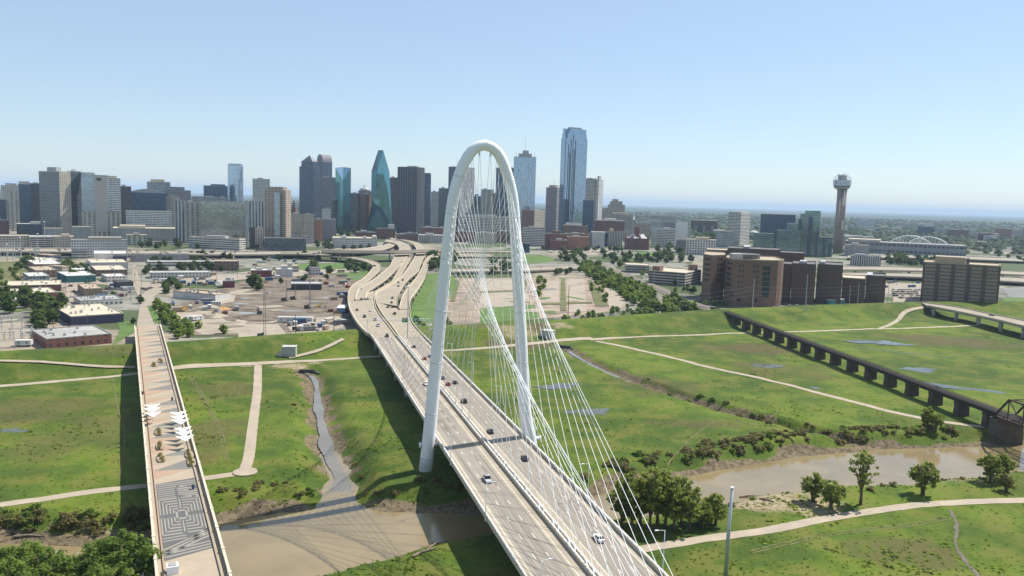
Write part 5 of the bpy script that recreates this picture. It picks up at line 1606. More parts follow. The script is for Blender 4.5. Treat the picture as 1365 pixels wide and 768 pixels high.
sheet('long grey foundation slab', [(727, 375), (745, 375), (745, 402), (722, 402)], M_LOTP)
sheet('pale foundation strip', [(755, 372), (779, 372), (782, 414), (757, 416)], M_LOTP)
sheet('pale drive between the bushes', [(806, 383), (820, 388), (834, 402), (826, 412), (812, 408)], M_LOTP)
sheet('green strip of grass along the right ramp', [(563, 366), (600, 362), (612, 380), (596, 402), (596, 428), (552, 433), (546, 420), (556, 390)], M_FIELD, 'grass_field')
sheet('green strip of grass crossing the lots', [(640, 411), (712, 406), (720, 424), (640, 432)], M_FIELD, 'grass_field')
sheet('round green lawn right of the arch', [(692, 340), (720, 339.5), (738, 344), (738, 348), (715, 351), (690, 351)], M_FIELD, 'grass_field')
sheet('small bright lawn before the courthouse', [(850, 336.5), (872, 336.5), (874, 340), (862, 343), (850, 341)], M_FIELD, 'grass_field')
sheet('green field inside the left ramp', [(392, 352), (470, 350), (497, 353), (500, 362), (488, 372), (470, 374), (450, 366), (400, 362)], M_FIELD, 'grass_field')
sheet('rough green field at the far left', [(-20, 350), (36, 348), (40, 366), (24, 372), (0, 396), (-20, 398)], M_FIELDB, 'grass_field')
sheet('tan street running away between the sheds', [(82, 376), (112, 376), (107, 412), (104, 440), (74, 440), (80, 410)], M_STREET, 'street')
sheet('street leading off the promenade bridge', [(182, 437), (216, 437), (210, 412), (205, 395), (240, 378), (225, 374), (195, 388), (186, 395), (186, 410)], M_STREET, 'street')
sheet('side street crossing behind the sheds', [(186, 400), (187, 376), (180, 352), (176, 352), (177, 378)], M_STREET, 'street')
sheet('broad pale cross street in the middle distance', [(120, 378), (200, 384), (330, 372), (480, 362), (478, 358), (330, 362), (200, 376), (120, 374)], M_STREET, 'street')
sheet('pale parking field in front of the convention hall', [(1128, 378), (1236, 378), (1236, 402), (1190, 403), (1190, 392), (1128, 392)], M_STREET)
sheet('pale service road along the foot of the jail', [(940, 412), (1040, 409), (1190, 405), (1262, 403), (1262, 407), (1190, 409), (1040, 413), (950, 415)], M_STREET, 'street')
sheet('grey slip road at the right edge', [(1335, 384), (1380, 381), (1380, 400), (1345, 396)], M_ASPH, 'street')
sheet('grassy verge right of the striped jail block', [(1340, 396), (1400, 398), (1400, 408), (1335, 406)], M_FIELD, 'grass_field')
sheet('gravel car park near the depository', [(728, 333), (800, 332), (830, 337), (790, 340), (735, 338)], M_STREET)
sheet('grassy strip before the dark promenade trees', [(196, 408), (206, 408), (214, 430), (206, 432)], M_FIELD, 'grass_field')
sheet('grassy yard beside the red brick shed', [(156, 428), (178, 428), (180, 442), (150, 460), (160, 440)], M_FIELD, 'grass_field')
sheet('substation gravel yard', [(-10, 432), (46, 428), (44, 452), (40, 462), (-10, 464)], M_STREET)
M_PUD = plain('site_water', (0.27, 0.25, 0.21), 0.2, var=0.05)
for i, (u, v, rx, ry) in enumerate(((322, 405, 8, 4), (331, 417.5, 9, 6), (383, 414.5, 14, 3.5), (420, 402, 12, 3), (434, 397, 3, 7), (330, 398, 5, 4))):
    c = at(u, v, 3.9)
    rg = random.Random(40 + i); ph = [rg.uniform(0, 6) for _ in range(3)]
    m = MB(); m.quad([(c.x + rx * (1 + .25 * math.sin(2 * a + ph[0]) + .2 * math.sin(3 * a + ph[1])) * math.cos(a), c.y + ry * (1 + .25 * math.sin(3 * a + ph[2])) * math.sin(a), 3.86) for a in [2 * math.pi * k / 26 for k in range(26)]])
    tag(m.build('puddle', M_PUD), 'milky pool in the dug construction ground', kind='structure')

rg_ = random.Random(77)
for i in range(70):
    u, v = rg_.choice([(rg_.uniform(0, 180), rg_.uniform(350, 440)), (rg_.uniform(180, 480), rg_.uniform(345, 382)), (rg_.uniform(220, 460), rg_.uniform(384, 444)), (rg_.uniform(590, 830), rg_.uniform(368, 424)), (rg_.uniform(1130, 1365), rg_.uniform(362, 392))])
    c = at(u, v, CITY_Z)
    if seg_dist(np.array([c.x]), np.array([c.y]), CREST)[0][0] < 42: continue
    if 176 < u < 245 and 376 < v < 444: continue
    site = 220 < u < 470 and v > 384
    a = rg_.choice([.45, .45, .6, rg_.uniform(0, 3)]); l, w = rg_.uniform(6, 20), rg_.uniform(3, 9)
    rr = [(1 + rg_.uniform(-.3, .2)) for _ in range(9)]
    pts = []
    for k in range(9):
        t = 2 * math.pi * k / 9
        x, y = l * rr[k] * math.cos(t), w * rr[k] * math.sin(t)
        pts.append((c.x + x * math.cos(a) - y * math.sin(a), c.y + x * math.sin(a) + y * math.cos(a), 3.66 + .004 * (_lay[0] + 1)))
    _lay[0] += 1
    m = MB(); m.quad(pts)
    mt = rg_.choice([M_EARTH, M_EARTHP, M_EARTHP, M_BALLAST]) if site else rg_.choice([M_ASPH, M_FIELDB, M_LOT, M_STREET, M_FIELD, M_EARTHP])
    tag(m.build('worn_patch', mt), 'uneven worn patch of ground in the town lots', kind='structure')

# ------------------------------------------------------------------ sheds and workshops on the left
lowrise('low red brick shed with a patched grey roof nearest the levee', (62, 466), (149, 458), 40, 6.0, 'brick_red', M_ROOF, plant=9)
W_NAVY = plain('navy_wall', (0.045, 0.042, 0.085), 0.7, var=0.1)
lowrise('shed with a cream roof and a dark navy front wall', (95, 435), (165, 430), 62, 6.5, W_NAVY, 'p', plant=14)
lowrise('row of small grey roofed workshops behind the cream roof', (107, 409), (164, 406), 30, 4.5, 'pale_grid', 'g', plant=12)
lowrise('tan box building beside the tan street', (113, 396), (137, 395), 45, 7, plain('tan_wall', (0.27, 0.20, 0.14), 0.9), 't', plant=6)
lowrise('long red brick shed with a cream roof, nearer of two', (17, 402), (77, 399), 40, 6, 'brick_red', 'p', plant=9)
lowrise('long red brick shed with a cream roof, farther of two', (9, 391), (82, 389), 42, 6.5, 'brick_red', 'p', plant=8)
lowrise('white roofed shed just behind the dark oaks', (-20, 412), (68, 405), 40, 5, plain('maroon_wall', (0.16, 0.05, 0.05), 0.8), 'w', plant=10)
lowrise('small pale workshop with a blue window wall', (39, 378), (66, 377), 40, 7, 'grey_glass', 'w', plant=5)
lowrise('tan roofed red brick workshop in the row', (48, 371), (77, 370), 50, 8, 'brick_brown', 't', plant=5)
lowrise('red brick workshop with a white roof in the row', (47, 362), (83, 361), 70, 8, 'brick_red', 'w', plant=8)
lowrise('brown roofed wing right of the white roofed workshop', (83.5, 364), (96, 363), 50, 7, 'beige_window', 't', plant=3)
lowrise('far cream roofed shed at the end of the workshop row', (45, 354), (80, 353), 60, 6, 'brick_brown', 'p', plant=5)
lowrise('teal walled shed with a pale roof and small white lettering', (89, 377.5), (128, 376), 50, 7, plain('teal_wall', (0.03, 0.13, 0.13), 0.8), 'w', plant=3)
lowrise('maroon fronted shed behind the teal one', (96, 367.5), (121, 367), 40, 6, 'brick_red', 'w', plant=3)
lowrise('brown fronted long shed with a pale roof', (128, 369), (170, 368), 60, 7, 'brick_brown', 'p', plant=5)
lowrise('white walled long shed with a cream roof', (122, 361), (171, 360), 60, 9, plain('white_wall', (0.55, 0.53, 0.5), 0.8), 'p', plant=4)
lowrise('small pale shed with a blue tarp beside it', (143, 377), (170, 376), 30, 6, 'pale_grid', 'w', plant=3)
lowrise('dark stack of shipping boxes at the street corner', (156, 386), (178, 385), 14, 7, plain('dark_box', (0.045, 0.05, 0.055), 0.6, var=0.3), 'd', plant=0)
lowrise('dark little building with a sloping tan top near the highway', (67, 350), (82, 349), 30, 9, 'slate_glass', 't', plant=2)
# white and navy storage block with lettering
a, b = at(124, 354, CITY_Z), at(149, 355, CITY_Z)
Y = y_of(149, 355)
o = mid('tall white storage block seen left of its navy sign face', 124, 149, 339, 355, plain('white_wall', (0.55, 0.53, 0.5), 0.8), depth=60, name='storage_building', roof='w')
o = mid('navy sign face of the storage block with white letters', 149.2, 168, 339, 355, W_NAVY, depth=58, name='storage_building', roof='w')
w_ = [q for q in o.children if q.name.startswith('walls')][0]
fp = foot(149.2, None, 168, Y, depth=58)
cc_ = sum(fp, Vector((0, 0))) / 4
tc = bpy.data.curves.new('lettering', 'FONT'); tc.body = 'SELF STORAGE'; tc.size = 3.4; tc.extrude = 0.1; tc.align_x = 'CENTER'
to = bpy.data.objects.new('lettering', tc); COL.objects.link(to)
bpy.context.view_layer.update()
dg = bpy.context.evaluated_depsgraph_get()
me = bpy.data.meshes.new_from_object(to.evaluated_get(dg)); bpy.data.objects.remove(to)
me.materials.clear(); me.materials.append(plain('letter_white', (0.7, 0.7, 0.7), 0.6))
lo_ = bpy.data.objects.new('lettering', me); COL.objects.link(lo_); lo_.parent = w_
pm = (fp[0] + fp[1]) / 2 - cc_; dv = (fp[1] - fp[0]).normalized(); nv = Vector((dv.y, -dv.x)) * 0.15
lo_.location = (pm.x + nv.x, pm.y + nv.y, at_y(158, 341.8, Y).z - CITY_Z)
lo_.rotation_euler = (math.pi / 2, 0, math.atan2(dv.y, dv.x))
mid('long grey slab with rows of small windows behind the sheds', 94, 169, 320.5, 344, 'white_slab', depth=30, name='office_block', roof='g', pent=[(.2, .8, .3, .9, 4, 'beige_window')])
mid('pale framed porch at the left of the long grey slab', 95, 115, 334, 345, 'pale_strip', depth=14, name='porch_building')
mid('brown apartment row at the left edge below the skyline', -30, 38, 315, 330, 'beige_window', depth=40, name='apartment_block', roof='p')
mid('white framed parking deck in the apartment row', 38.3, 70, 316, 330, 'garage', depth=40, name='parking_deck', cat='parking garage', roof='w')
mid('tan apartment row right of the white framed deck', 70.3, 98, 316, 330, 'beige_window', depth=40, name='apartment_block', roof='p', pent=[(.3, .7, .4, .8, 4, M_ROOFP)])
mid('pale flat roofed hall right of the long grey slab', 168, 196, 314, 327, 'beige_bay', depth=40, roof='t')
mid('long blank grey wall along the highway', 172, 252, 340, 349, 'grey_panel', depth=16, name='long_shed', roof='g')
mid('row of white lorries and low depots along the rail line', 196, 300, 349.5, 355.5, 'pale_strip', depth=20, name='long_shed', roof='w')
mid('low white roofed row of storage sheds beyond the trees', 198, 279, 364, 371, 'pale_grid', depth=20, name='long_shed', roof='w')
mid('low brown loading shed right of the storage sheds', 285, 318, 349, 361, 'brick_brown', depth=30, name='long_shed', roof='t')
o = mid('large warehouse with a tan roof full of vents and white loading side', 229, 307, 394, 402, plain('white_wall', (0.55, 0.53, 0.5), 0.8), pxm=286, th=22, name='warehouse', roof='t', pent=[(.15, .2, .2, .24, 2), (.5, .55, .3, .34, 2), (.3, .35, .5, .54, 2), (.7, .75, .6, .64, 2), (.4, .45, .75, .79, 2), (.6, .66, .1, .14, 2), (.8, .85, .4, .44, 2), (.25, .3, .85, .88, 2)])
mid('white roofed depot with a red stripe among the middle lots', 334, 362, 361, 370, plain('maroon_wall', (0.16, 0.05, 0.05), 0.8), depth=24, roof='w')
mid('white gabled shed among the middle lots', 368, 390, 360, 369, plain('white_wall', (0.55, 0.53, 0.5), 0.8), depth=24, roof='w')
mid('pale flat roofed shop left of the dark site hall', 375, 398, 355, 363, 'pale_strip', depth=24, roof='p')
mid('dark low open hall with a pale roof at the top of the site', 388, 429, 379, 387, plain('dark_hall_wall', (0.05, 0.05, 0.055), 0.8), depth=18, roof='w', name='open_hall')
mid('maroon and white small building left of the site', 296, 312, 375, 384, plain('maroon_wall', (0.16, 0.05, 0.05), 0.8), depth=16, roof='w')
mid('grey cottage in the green field inside the ramp', 412, 427, 358, 367, 'pale_grid', depth=16, roof='g', name='small_house')
mid('low pale service building at the right of the jail lots', 1132, 1160, 372, 380, 'grey_panel', depth=20, roof='p')

# ------------------------------------------------------------------ highways behind the sheds
elevated('elevated_road', 'long grey highway deck crossing behind the left sheds', [(-60, 331.5), (60, 331.5), (180, 334), (300, 336), (430, 335)], [(-60, 336), (60, 336), (180, 338.5), (300, 340), (430, 339)], 9.0, pier_step=45, mat=M_STREET)
elevated('elevated_road', 'second highway deck curving in front of the white hotel', [(430, 333), (480, 332), (516, 326), (522, 321), (519, 317)], [(430, 337.5), (482, 337), (520, 330), (530, 322), (528, 317)], 9.5, pier_step=45, mat=M_STREET)
o = elevated('rail_bridge', 'dark steel rail bridge crossing over the freeway', [(428, 334.6), (520, 335.2), (600, 332.0)], [(428, 336.6), (520, 337.4), (600, 334.2)], 17.0, pier_step=70, mat=plain('dark_bridge_steel', (0.10, 0.075, 0.06), 0.8), cat='bridge', bar=1.6)
elevated('elevated_road', 'upper highway deck behind the jail parking field', [(1095, 356), (1180, 356), (1300, 360), (1420, 365)], [(1095, 360), (1180, 360.5), (1300, 364), (1420, 370)], 13.0, pier_step=40, mat=M_STREET)
elevated('elevated_road', 'lower highway deck behind the jail parking field', [(1095, 364), (1180, 364), (1300, 368), (1420, 374)], [(1095, 368), (1180, 368.5), (1300, 373), (1420, 380)], 9.0, pier_step=40, mat=M_STREET)
elevated('elevated_road', 'long dark viaduct in front of the convention hall', [(1130, 341), (1240, 341), (1420, 347)], [(1130, 344), (1240, 344.5), (1420, 351)], 8.0, pier_step=50, mat=M_STREET)
elevated('elevated_road', 'low street deck passing behind the empty lots', [(600, 359), (700, 357), (790, 353)], [(600, 363), (700, 361.5), (795, 357)], 6.5, pier_step=40, mat=M_STREET)
elevated('road_viaduct', 'road bridge on stubby piers leaving the right levee with one dark car', [(1228, 403.4), (1276, 410), (1320, 419), (1365, 428), (1460, 449)], [(1237, 408.0), (1290, 418.5), (1330, 427), (1365, 435.5), (1460, 458)], 9.6, pier_step=20, thick=1.5, pier_w=1.5, mat=M_STREET, cat='bridge')

# ------------------------------------------------------------------ railway with trestle and truss
RAIL = [at(790, 346, 4.0), at(803, 352, 4.0), at(826, 362, 4.2), at(860, 376, 4.6), at(900, 393, 6.0), at(928, 405, 8.0), at(945, 412, 8.6)]
RAIL = [(p.x, p.y) for p in RAIL]
M_RAILB = plain('rail_steel', (0.10, 0.085, 0.075), 0.5, metal=0.5)
T0, T1 = Vector((184.5, 722)), Vector((229.8, 360.5))
td = (T1 - T0).normalized(); tn = Vector((-td.y, td.x))
def rz_at(i, n):
    return 4.2 + (8.6 - 4.2) * max(0, (i / (n - 1) - 0.45) / 0.55) ** 1.4
pts = resample([Vector((x, y, 0)) for x, y in RAIL[:-1]] + [Vector((T0.x, T0.y, 0))], 60)
m = MB(); mr = MB()
for i in range(59):
    a, b = pts[i], pts[i + 1]
    t = (b - a).normalized(); nn = Vector((-t.y, t.x, 0))
    za, zb = rz_at(i, 60), rz_at(i + 1, 60)
    up = lambda p, z: Vector((p.x, p.y, z))
    l0, r0, l1, r1 = up(a + nn * 4.2, za), up(a - nn * 4.2, za), up(b + nn * 4.2, zb), up(b - nn * 4.2, zb)
    m.quad([l0, r0, r1, l1])
    e = 4.0
    L0_, R0_, L1_, R1_ = up(a + nn * (4.2 + e), za - e * .6), up(a - nn * (4.2 + e), za - e * .6), up(b + nn * (4.2 + e), zb - e * .6), up(b - nn * (4.2 + e), zb - e * .6)
    m.quad([L0_, l0, l1, L1_]); m.quad([r0, R0_, R1_, r1])
    for o_ in (-2.9, -1.4, 1.4, 2.9):
        p, q = a + nn * o_, b + nn * o_
        mr.quad([up(p + nn * .12, za + .16), up(p - nn * .12, za + .16), up(q - nn * .12, zb + .16), up(q + nn * .12, zb + .16)])
tag(m.build('rail_bed', M_BALLAST), 'pale gravel rail bed curving out of the city trees', kind='structure')
tag(mr.build('rail_track', M_RAILB), 'two dark tracks curving out of the city trees', kind='structure')
M_TIM = plain('dark_trestle_deck', (0.042, 0.033, 0.029), 0.9, var=0.2, scale=0.5)
M_TPIER = plain('trestle_pier_concrete', (0.085, 0.060, 0.045), 0.95, var=0.3, scale=0.3)
o = thing('rail_trestle', 'long dark rail trestle on thick square piers crossing the right floodplain', 'bridge', (T0.x, T0.y, 0))
def tp(s, w, z): p = td * s + tn * w; return (p.x, p.y, z)
TL = (T1 - T0).length
def tbar(m, s0, s1, w0, w1, z0, z1, mi=0):
    c = [tp(s0, w0, z0), tp(s1, w0, z0), tp(s1, w1, z0), tp(s0, w1, z0)]
    d = [tp(s0, w0, z1), tp(s1, w0, z1), tp(s1, w1, z1), tp(s0, w1, z1)]
    m.quad(c[::-1], None, mi); m.quad(d, None, mi)
    for k in range(4):
        m.quad([c[k], c[(k + 1) % 4], d[(k + 1) % 4], d[k]], None, mi)
ZT = 8.6
m = MB(); tbar(m, -1, TL, -2.7, 2.7, ZT - 1.9, ZT - 0.25); m.build('girder', M_TIM, o)
m = MB()
for k in range(int(TL / 1.2)):
    tbar(m, k * 1.2, k * 1.2 + 0.55, -3.2, 3.2, ZT - 0.24, ZT)
dk = m.build('sleepers', M_TIM, o)
for w in (-0.8, 0.8):
    m = MB(); tbar(m, -1, TL, w - 0.1, w + 0.1, ZT + 0.01, ZT + 0.2); m.build('rail', plain('worn_rail', (0.10, 0.08, 0.068), 0.6, metal=0.2), o)
for w in (-3.45, 3.25):
    m = MB(); tbar(m, -1, TL, w, w + 0.2, ZT + 0.3, ZT + 0.5)
    m.build('walkway_edge', M_TIM, o)
NP = 17
for k in range(NP):
    s = 34 + (TL - 34 - 9) * k / (NP - 1)
    c = T0 + td * s
    g = gz(c.x, c.y)
    if g > ZT - 3: continue
    m = MB()
    q = [(-1.7, -2.9), (1.7, -2.9), (1.7, 2.9), (-1.7, 2.9)]
    f = lambda a, k_=1.0: (td * a[0] * k_ + tn * a[1] * k_ + td * s)
    m.prism([(f(a, 1.12).x, f(a, 1.12).y) for a in q], g - 1, ZT - 3.0, top=[(f(a).x, f(a).y) for a in q])
    m.prism([(f(a, 1.1).x, f(a, 1.1).y) for a in q], ZT - 2.98, ZT - 1.92)
    m.build('pier', M_TPIER, o)
# through truss over the river
e0 = T1
o = thing('truss_bridge', 'rusty steel truss rail bridge on a massive stone pier at the right edge', 'bridge', (e0.x, e0.y, 0))
M_RUST = plain('rusty_steel', (0.06, 0.030, 0.022), 0.8, var=0.3, scale=0.6)
def tq(s, w, z): p = td * s + tn * w; return Vector((p.x, p.y, z))
SP = 52.0
m = MB()
for k in range(44):
    a, b = k * 1.2, k * 1.2 + 0.55
    c = [tq(a, -4.5, ZT - .24), tq(b, -4.5, ZT - .24), tq(b, 4.5, ZT - .24), tq(a, 4.5, ZT - .24)]
    m.quad([p + Vector((0, 0, .24)) for p in c]); m.quad(c[::-1])
    for i in range(4): m.quad([c[i], c[(i + 1) % 4], c[(i + 1) % 4] + Vector((0, 0, .24)), c[i] + Vector((0, 0, .24))])
m.build('sleepers', M_TIM, o)
for sgn in (-1, 1):
    w = 5.2 * sgn
    m = MB()
    m.tube([tq(0, w, ZT - 1), tq(SP, w, ZT - 1)], 0.55, 4)
    m.tube([tq(0, w, ZT - .6), tq(8, w, ZT + 8.6)], 0.5, 4)
    m.tube([tq(8, w, ZT + 8.6), tq(SP - 8, w, ZT + 8.6)], 0.5, 4)
    m.tube([tq(SP - 8, w, ZT + 8.6), tq(SP, w, ZT - .6)], 0.5, 4)
    for k in range(1, 6):
        s = 8 + (SP - 16) * (k - 1) / 4
        m.tube([tq(s, w, ZT - 1), tq(s, w, ZT + 8.6)], 0.26, 4)
        if k < 5:
            s2 = 8 + (SP - 16) * k / 4
            m.tube([tq(s, w, ZT + 8.6), tq(s2, w, ZT - 1)] if k < 3 else [tq(s, w, ZT - 1), tq(s2, w, ZT + 8.6)], 0.26, 4)
    m.build('truss_frame', M_RUST, o)
m = MB()
for k in range(5):
    s = 8 + (SP - 16) * k / 4
    m.tube([tq(s, -5.2, ZT + 8.6), tq(s, 5.2, ZT + 8.6)], 0.3, 4)
    if k < 4:
        s2 = 8 + (SP - 16) * (k + 1) / 4
        m.tube([tq(s, -5.2, ZT + 8.6), tq(s2, 5.2, ZT + 8.6)], 0.2, 4); m.tube([tq(s, 5.2, ZT + 8.6), tq(s2, -5.2, ZT + 8.6)], 0.2, 4)
m.build('top_bracing', M_RUST, o)
for s in (1.0, SP - 1):
    pl = [(-3.0, -6.2), (3.0, -6.2), (3.0, 6.2), (-3.0, 6.2)]
    f = lambda a, k_=1.0: tq(s + a[0] * k_, a[1] * k_, 0)
    m = MB(); m.prism([(f(a, 1.1).x, f(a, 1.1).y) for a in pl], -6, ZT - 1.7, top=[(f(a).x, f(a).y) for a in pl]); pr = m.build('pier', plain('stone_pier', (0.10, 0.082, 0.066), 0.95, var=0.3, scale=0.3), o)
    m = MB(); m.tube([tq(s, -7.0, ZT - 1.2), tq(s, 7.0, ZT - 1.2)], 0.5, 6); m.build('bearing_beam', M_TIM, pr)

# ------------------------------------------------------------------ promenade bridge on the left
PZ = 10.0
PA, PB = Vector((-73.1, 178.7)), Vector((-239.2, 518.0))
pdv = (PB - PA).normalized(); pn = Vector((pdv.y, -pdv.x))
PL = (PB - PA).length
prom = thing('promenade_bridge', 'long footbridge with patterned paving, planters and white sails', 'bridge', (PA.x, PA.y, 0))
PW = 8.0
def pp(s, t, z):
    q = pdv * s + pn * t
    return Vector((q.x, q.y, z))
def pbox(m, s0, s1, t0, t1, z0, z1):
    c = [pp(s0, t0, z0), pp(s0, t1, z0), pp(s1, t1, z0), pp(s1, t0, z0)]
    d = [p + Vector((0, 0, z1 - z0)) for p in c]
    m.quad(d); m.quad(c[::-1])
    for k in range(4):
        m.quad([c[k], c[(k + 1) % 4], d[(k + 1) % 4], d[k]])
def ps_at(y, x):
    """position along and across the promenade of a point in the photograph"""
    p = at(x, y, PZ); q = Vector((p.x, p.y)) - PA
    return q.dot(pdv), q.dot(pn)
M_PAVE = plain('promenade_paving', (0.34, 0.275, 0.2), 0.9, var=0.07, scale=0.2)
M_PINK = plain('pink_paving', (0.33, 0.225, 0.155), 0.9, var=0.06)
M_GREY = plain('grey_paving', (0.165, 0.158, 0.135), 0.9, var=0.06)
M_TANP = plain('tan_paving', (0.30, 0.25, 0.18), 0.9, var=0.06)
M_LABD = plain('labyrinth_dark', (0.10, 0.098, 0.095), 0.9, var=0.1)
M_LABL = plain('labyrinth_light', (0.26, 0.24, 0.20), 0.9, var=0.06)
S0_, S1_ = -60.0, PL + 6
for t in (-5.6, 0, 5.6):
    m = MB(); pbox(m, S0_, S1_, t - 0.7, t + 0.7, PZ - 2.6, PZ - 1.31); m.build('girder', M_PIER, prom)
for sg in (-1, 1):
    m = MB(); pbox(m, S0_, S1_, sg * 6.05 - 0.16, sg * 6.05 + 0.16, PZ + 0.01, PZ + 0.45); m.build('kerb', M_PINK if sg < 0 else M_TANP, prom)
    m = MB(); pbox(m, S0_, S1_, sg * 7.75 - 0.22, sg * 7.75 + 0.22, PZ - 0.8, PZ + 0.62); pbox(m, S0_, S1_, sg * 7.75 - 0.32, sg * 7.75 + 0.32, PZ + 0.9, PZ + 1.15)
    for k in range(int((S1_ - S0_) / 2.4)):
        s = S0_ + k * 2.4
        pbox(m, s, s + 0.35, sg * 7.75 - 0.2, sg * 7.75 + 0.2, PZ + 0.63, PZ + 0.89)
    for k in range(int((S1_ - S0_) / 14)):
        s = S0_ + k * 14
        pbox(m, s, s + 1.0, sg * 7.75 - 0.45, sg * 7.75 + 0.45, PZ - 0.9, PZ + 1.3)
    m.build('balustrade', M_RAILC, prom)
for k in range(int((S1_ - S0_) / 20)):
    s = S0_ + 8 + k * 20
    c = PA + pdv * s
    g = gz(c.x, c.y)
    if g > PZ - 4: continue
    m = MB()
    for t in (-5.6, 0, 5.6):
        pbox(m, s - .7, s + .7, t - .7, t + .7, g - 1, PZ - 3.4)
    pbox(m, s - .9, s + .9, -7, 7, PZ - 3.4, PZ - 2.61)
    m.build('pier', M_PIER, prom)
# paving triangles
rng = random.Random(11)
m = MB(); pbox(m, S0_, S1_, -PW, PW, PZ - 1.3, PZ)
s, sd, kk = 72.0, 1, 0
while s < PL + 2:
    w = rng.uniform(7, 12)
    z = PZ + 0.006 + 0.003 * (kk % 3)
    e = 5.85 * sd
    m.quad([pp(s, -e, z), pp(s + w * .2, e, z), pp(s + w, -e, z)] if sd < 0 else [pp(s, -e, z), pp(s + w, -e, z), pp(s + w * .8, e, z)], None, (1, 2, 3, 2, 1, 3)[kk % 6])
    s += w * rng.uniform(0.55, 0.8)
    sd = -sd
    kk += 1
m.build('walkway_slab', [M_PAVE, M_PINK, M_GREY, M_TANP], prom)
# labyrinth floor
la0 = ps_at(742, 245)[0]; la1 = ps_at(642, 232)[0]
m = MB(); m.quad([pp(la0 - 1.0, -5.8, PZ + .008), pp(la0 + 2.5, 5.8, PZ + .008), pp(la1 + 1.5, 5.8, PZ + .008), pp(la1 - .5, -5.8, PZ + .008)])
zl = PZ + 0.016
LL = la1 - la0
def st(a, b, w=0.18):
    a, b = Vector(a), Vector(b)
    d = (b - a).normalized(); n_ = Vector((-d.y, d.x)) * w
    m.quad([pp(*(a - n_), zl), pp(*(a + n_), zl), pp(*(b + n_), zl), pp(*(b - n_), zl)], None, 1)
s_a, s_b = ps_at(711, 240)[0], ps_at(664, 236)[0]      # the square labyrinth lies between
n0 = int((s_a - la0) / 1.75)
for k in range(n0):                       # slanting rows on the near side
    s = la0 + 1.0 + k * 1.75
    f = k / n0
    if f < .3: st((s, -5.6), (s + 2.6, 5.6), .34)
    elif f < .68: st((s - 4.0, -5.6), (s + 4.5, 5.6), .33)
    else:
        st((s - .5, -5.6), (s, 0.2), .30); st((s - 3.2, 1.0), (s + 2.6, 5.6), .33)
n1 = int((la1 - s_b) / 1.75)
for k in range(n1):                       # rows on the far side
    s = s_b + 1.2 + k * 1.75
    if k > n1 - 4: st((s, -5.6), (s + .6, 5.6), .34)
    else:
        st((s, -5.6), (s + .2, -.8), .30); st((s + 2.2, 0.0), (s - 2.4, 5.4), .33)
cs, hs_ = (s_a + s_b) / 2, (s_b - s_a) / 2
for k in range(1, 6):                     # nested squares with a cross left open
    r0, r1 = hs_ * (.22 + .155 * k), 1.1 + k * .86
    for a in (-1, 1):
        st((cs + a * r0, -r1), (cs + a * r0, -0.6), .40); st((cs + a * r0, 0.6), (cs + a * r0, r1), .33)
        st((cs - r0, a * r1), (cs - 1.3, a * r1), .17); st((cs + 1.3, a * r1), (cs + r0, a * r1), .17)
for a in (-1, 1):
    st((cs - 3.2, a * 1.25), (cs + 3.2, a * 1.25), .26); st((cs + a * 3.0, -1.4), (cs + a * 3.0, 1.4), .5)
    st((cs + a * 4.6, 0), (cs + a * hs_ * .95, 0), .16)
m.build('labyrinth_floor', [M_LABD, M_LABL], prom)
# kiosk, sails, planters, bins
M_SAIL = plain('white_sail_cloth', (0.84, 0.84, 0.83), 0.7, var=0.02)
s, t = ps_at(763, 230)
o = thing('kiosk_box', 'white service box with a grey top on the near end of the promenade', 'box', tuple(Vector((PA.x, PA.y, 0)) + pp(s, t, PZ)), math.atan2(pdv.y, pdv.x))
m = MB(); m.box(-1.3, 1.3, -1.3, 1.3, 0, 1.9); m.build('cabinet', M_WHITE, o)
m = MB(); m.box(-0.9, 0.9, -0.8, 0.8, 1.92, 2.1); m.build('top_hatch', M_ROOF, o)
def sail(px, py, label, flip):
    s, t = ps_at(py + 6, px)
    o = thing('shade_sail', label, 'shade sail', tuple(Vector((PA.x, PA.y, 0)) + pp(s, t, PZ)), math.atan2(pdv.y, pdv.x), 'white triangular sails over the promenade')
    m = MB()
    f = [(-2.9, 0.0, 3.5), (1.6, 3.1, 4.3), (0.9, 0.0, 4.1), (1.6, -3.1, 4.3)]
    for a, b, c in ((0, 2, 1), (0, 3, 2)):
        m.quad([f[a], f[b], f[c]]); m.quad([(x, y, z - .12) for x, y, z in (f[c], f[b], f[a])])
    for a, b in ((0, 1), (1, 2), (2, 3), (3, 0)):
        m.quad([f[a], f[b], (f[b][0], f[b][1], f[b][2] - .12), (f[a][0], f[a][1], f[a][2] - .12)])
    m.build('canopy', M_SAIL, o)
    m = MB(); m.tube([(0.2, 0, 0), (0.2, 0, 3.85)], 0.13, 8); m.build('mast', M_WHITE, o)
    m = MB(); m.tube([(0.2, 0, 2.4), (1.4, 2.5, 4.1)], 0.05, 5); m.tube([(0.2, 0, 2.4), (1.4, -2.5, 4.1)], 0.05, 5); m.build('brace', M_WHITE, o)
for i, (x, y) in enumerate(((203, 548), (203, 553), (204, 559))):
    sail(x, y, ('farthest', 'middle', 'nearest')[i] + ' white sail of the left hand group of three on the promenade', -1)
for i, (x, y) in enumerate(((238, 558), (239, 563.5), (241, 569), (244, 580), (245.5, 585.5), (247, 592))):
    sail(x, y, ('farthest', 'second', 'third', 'fourth', 'fifth', 'nearest')[i] + ' white sail, counted from the far end, of the right hand row of six', 1)

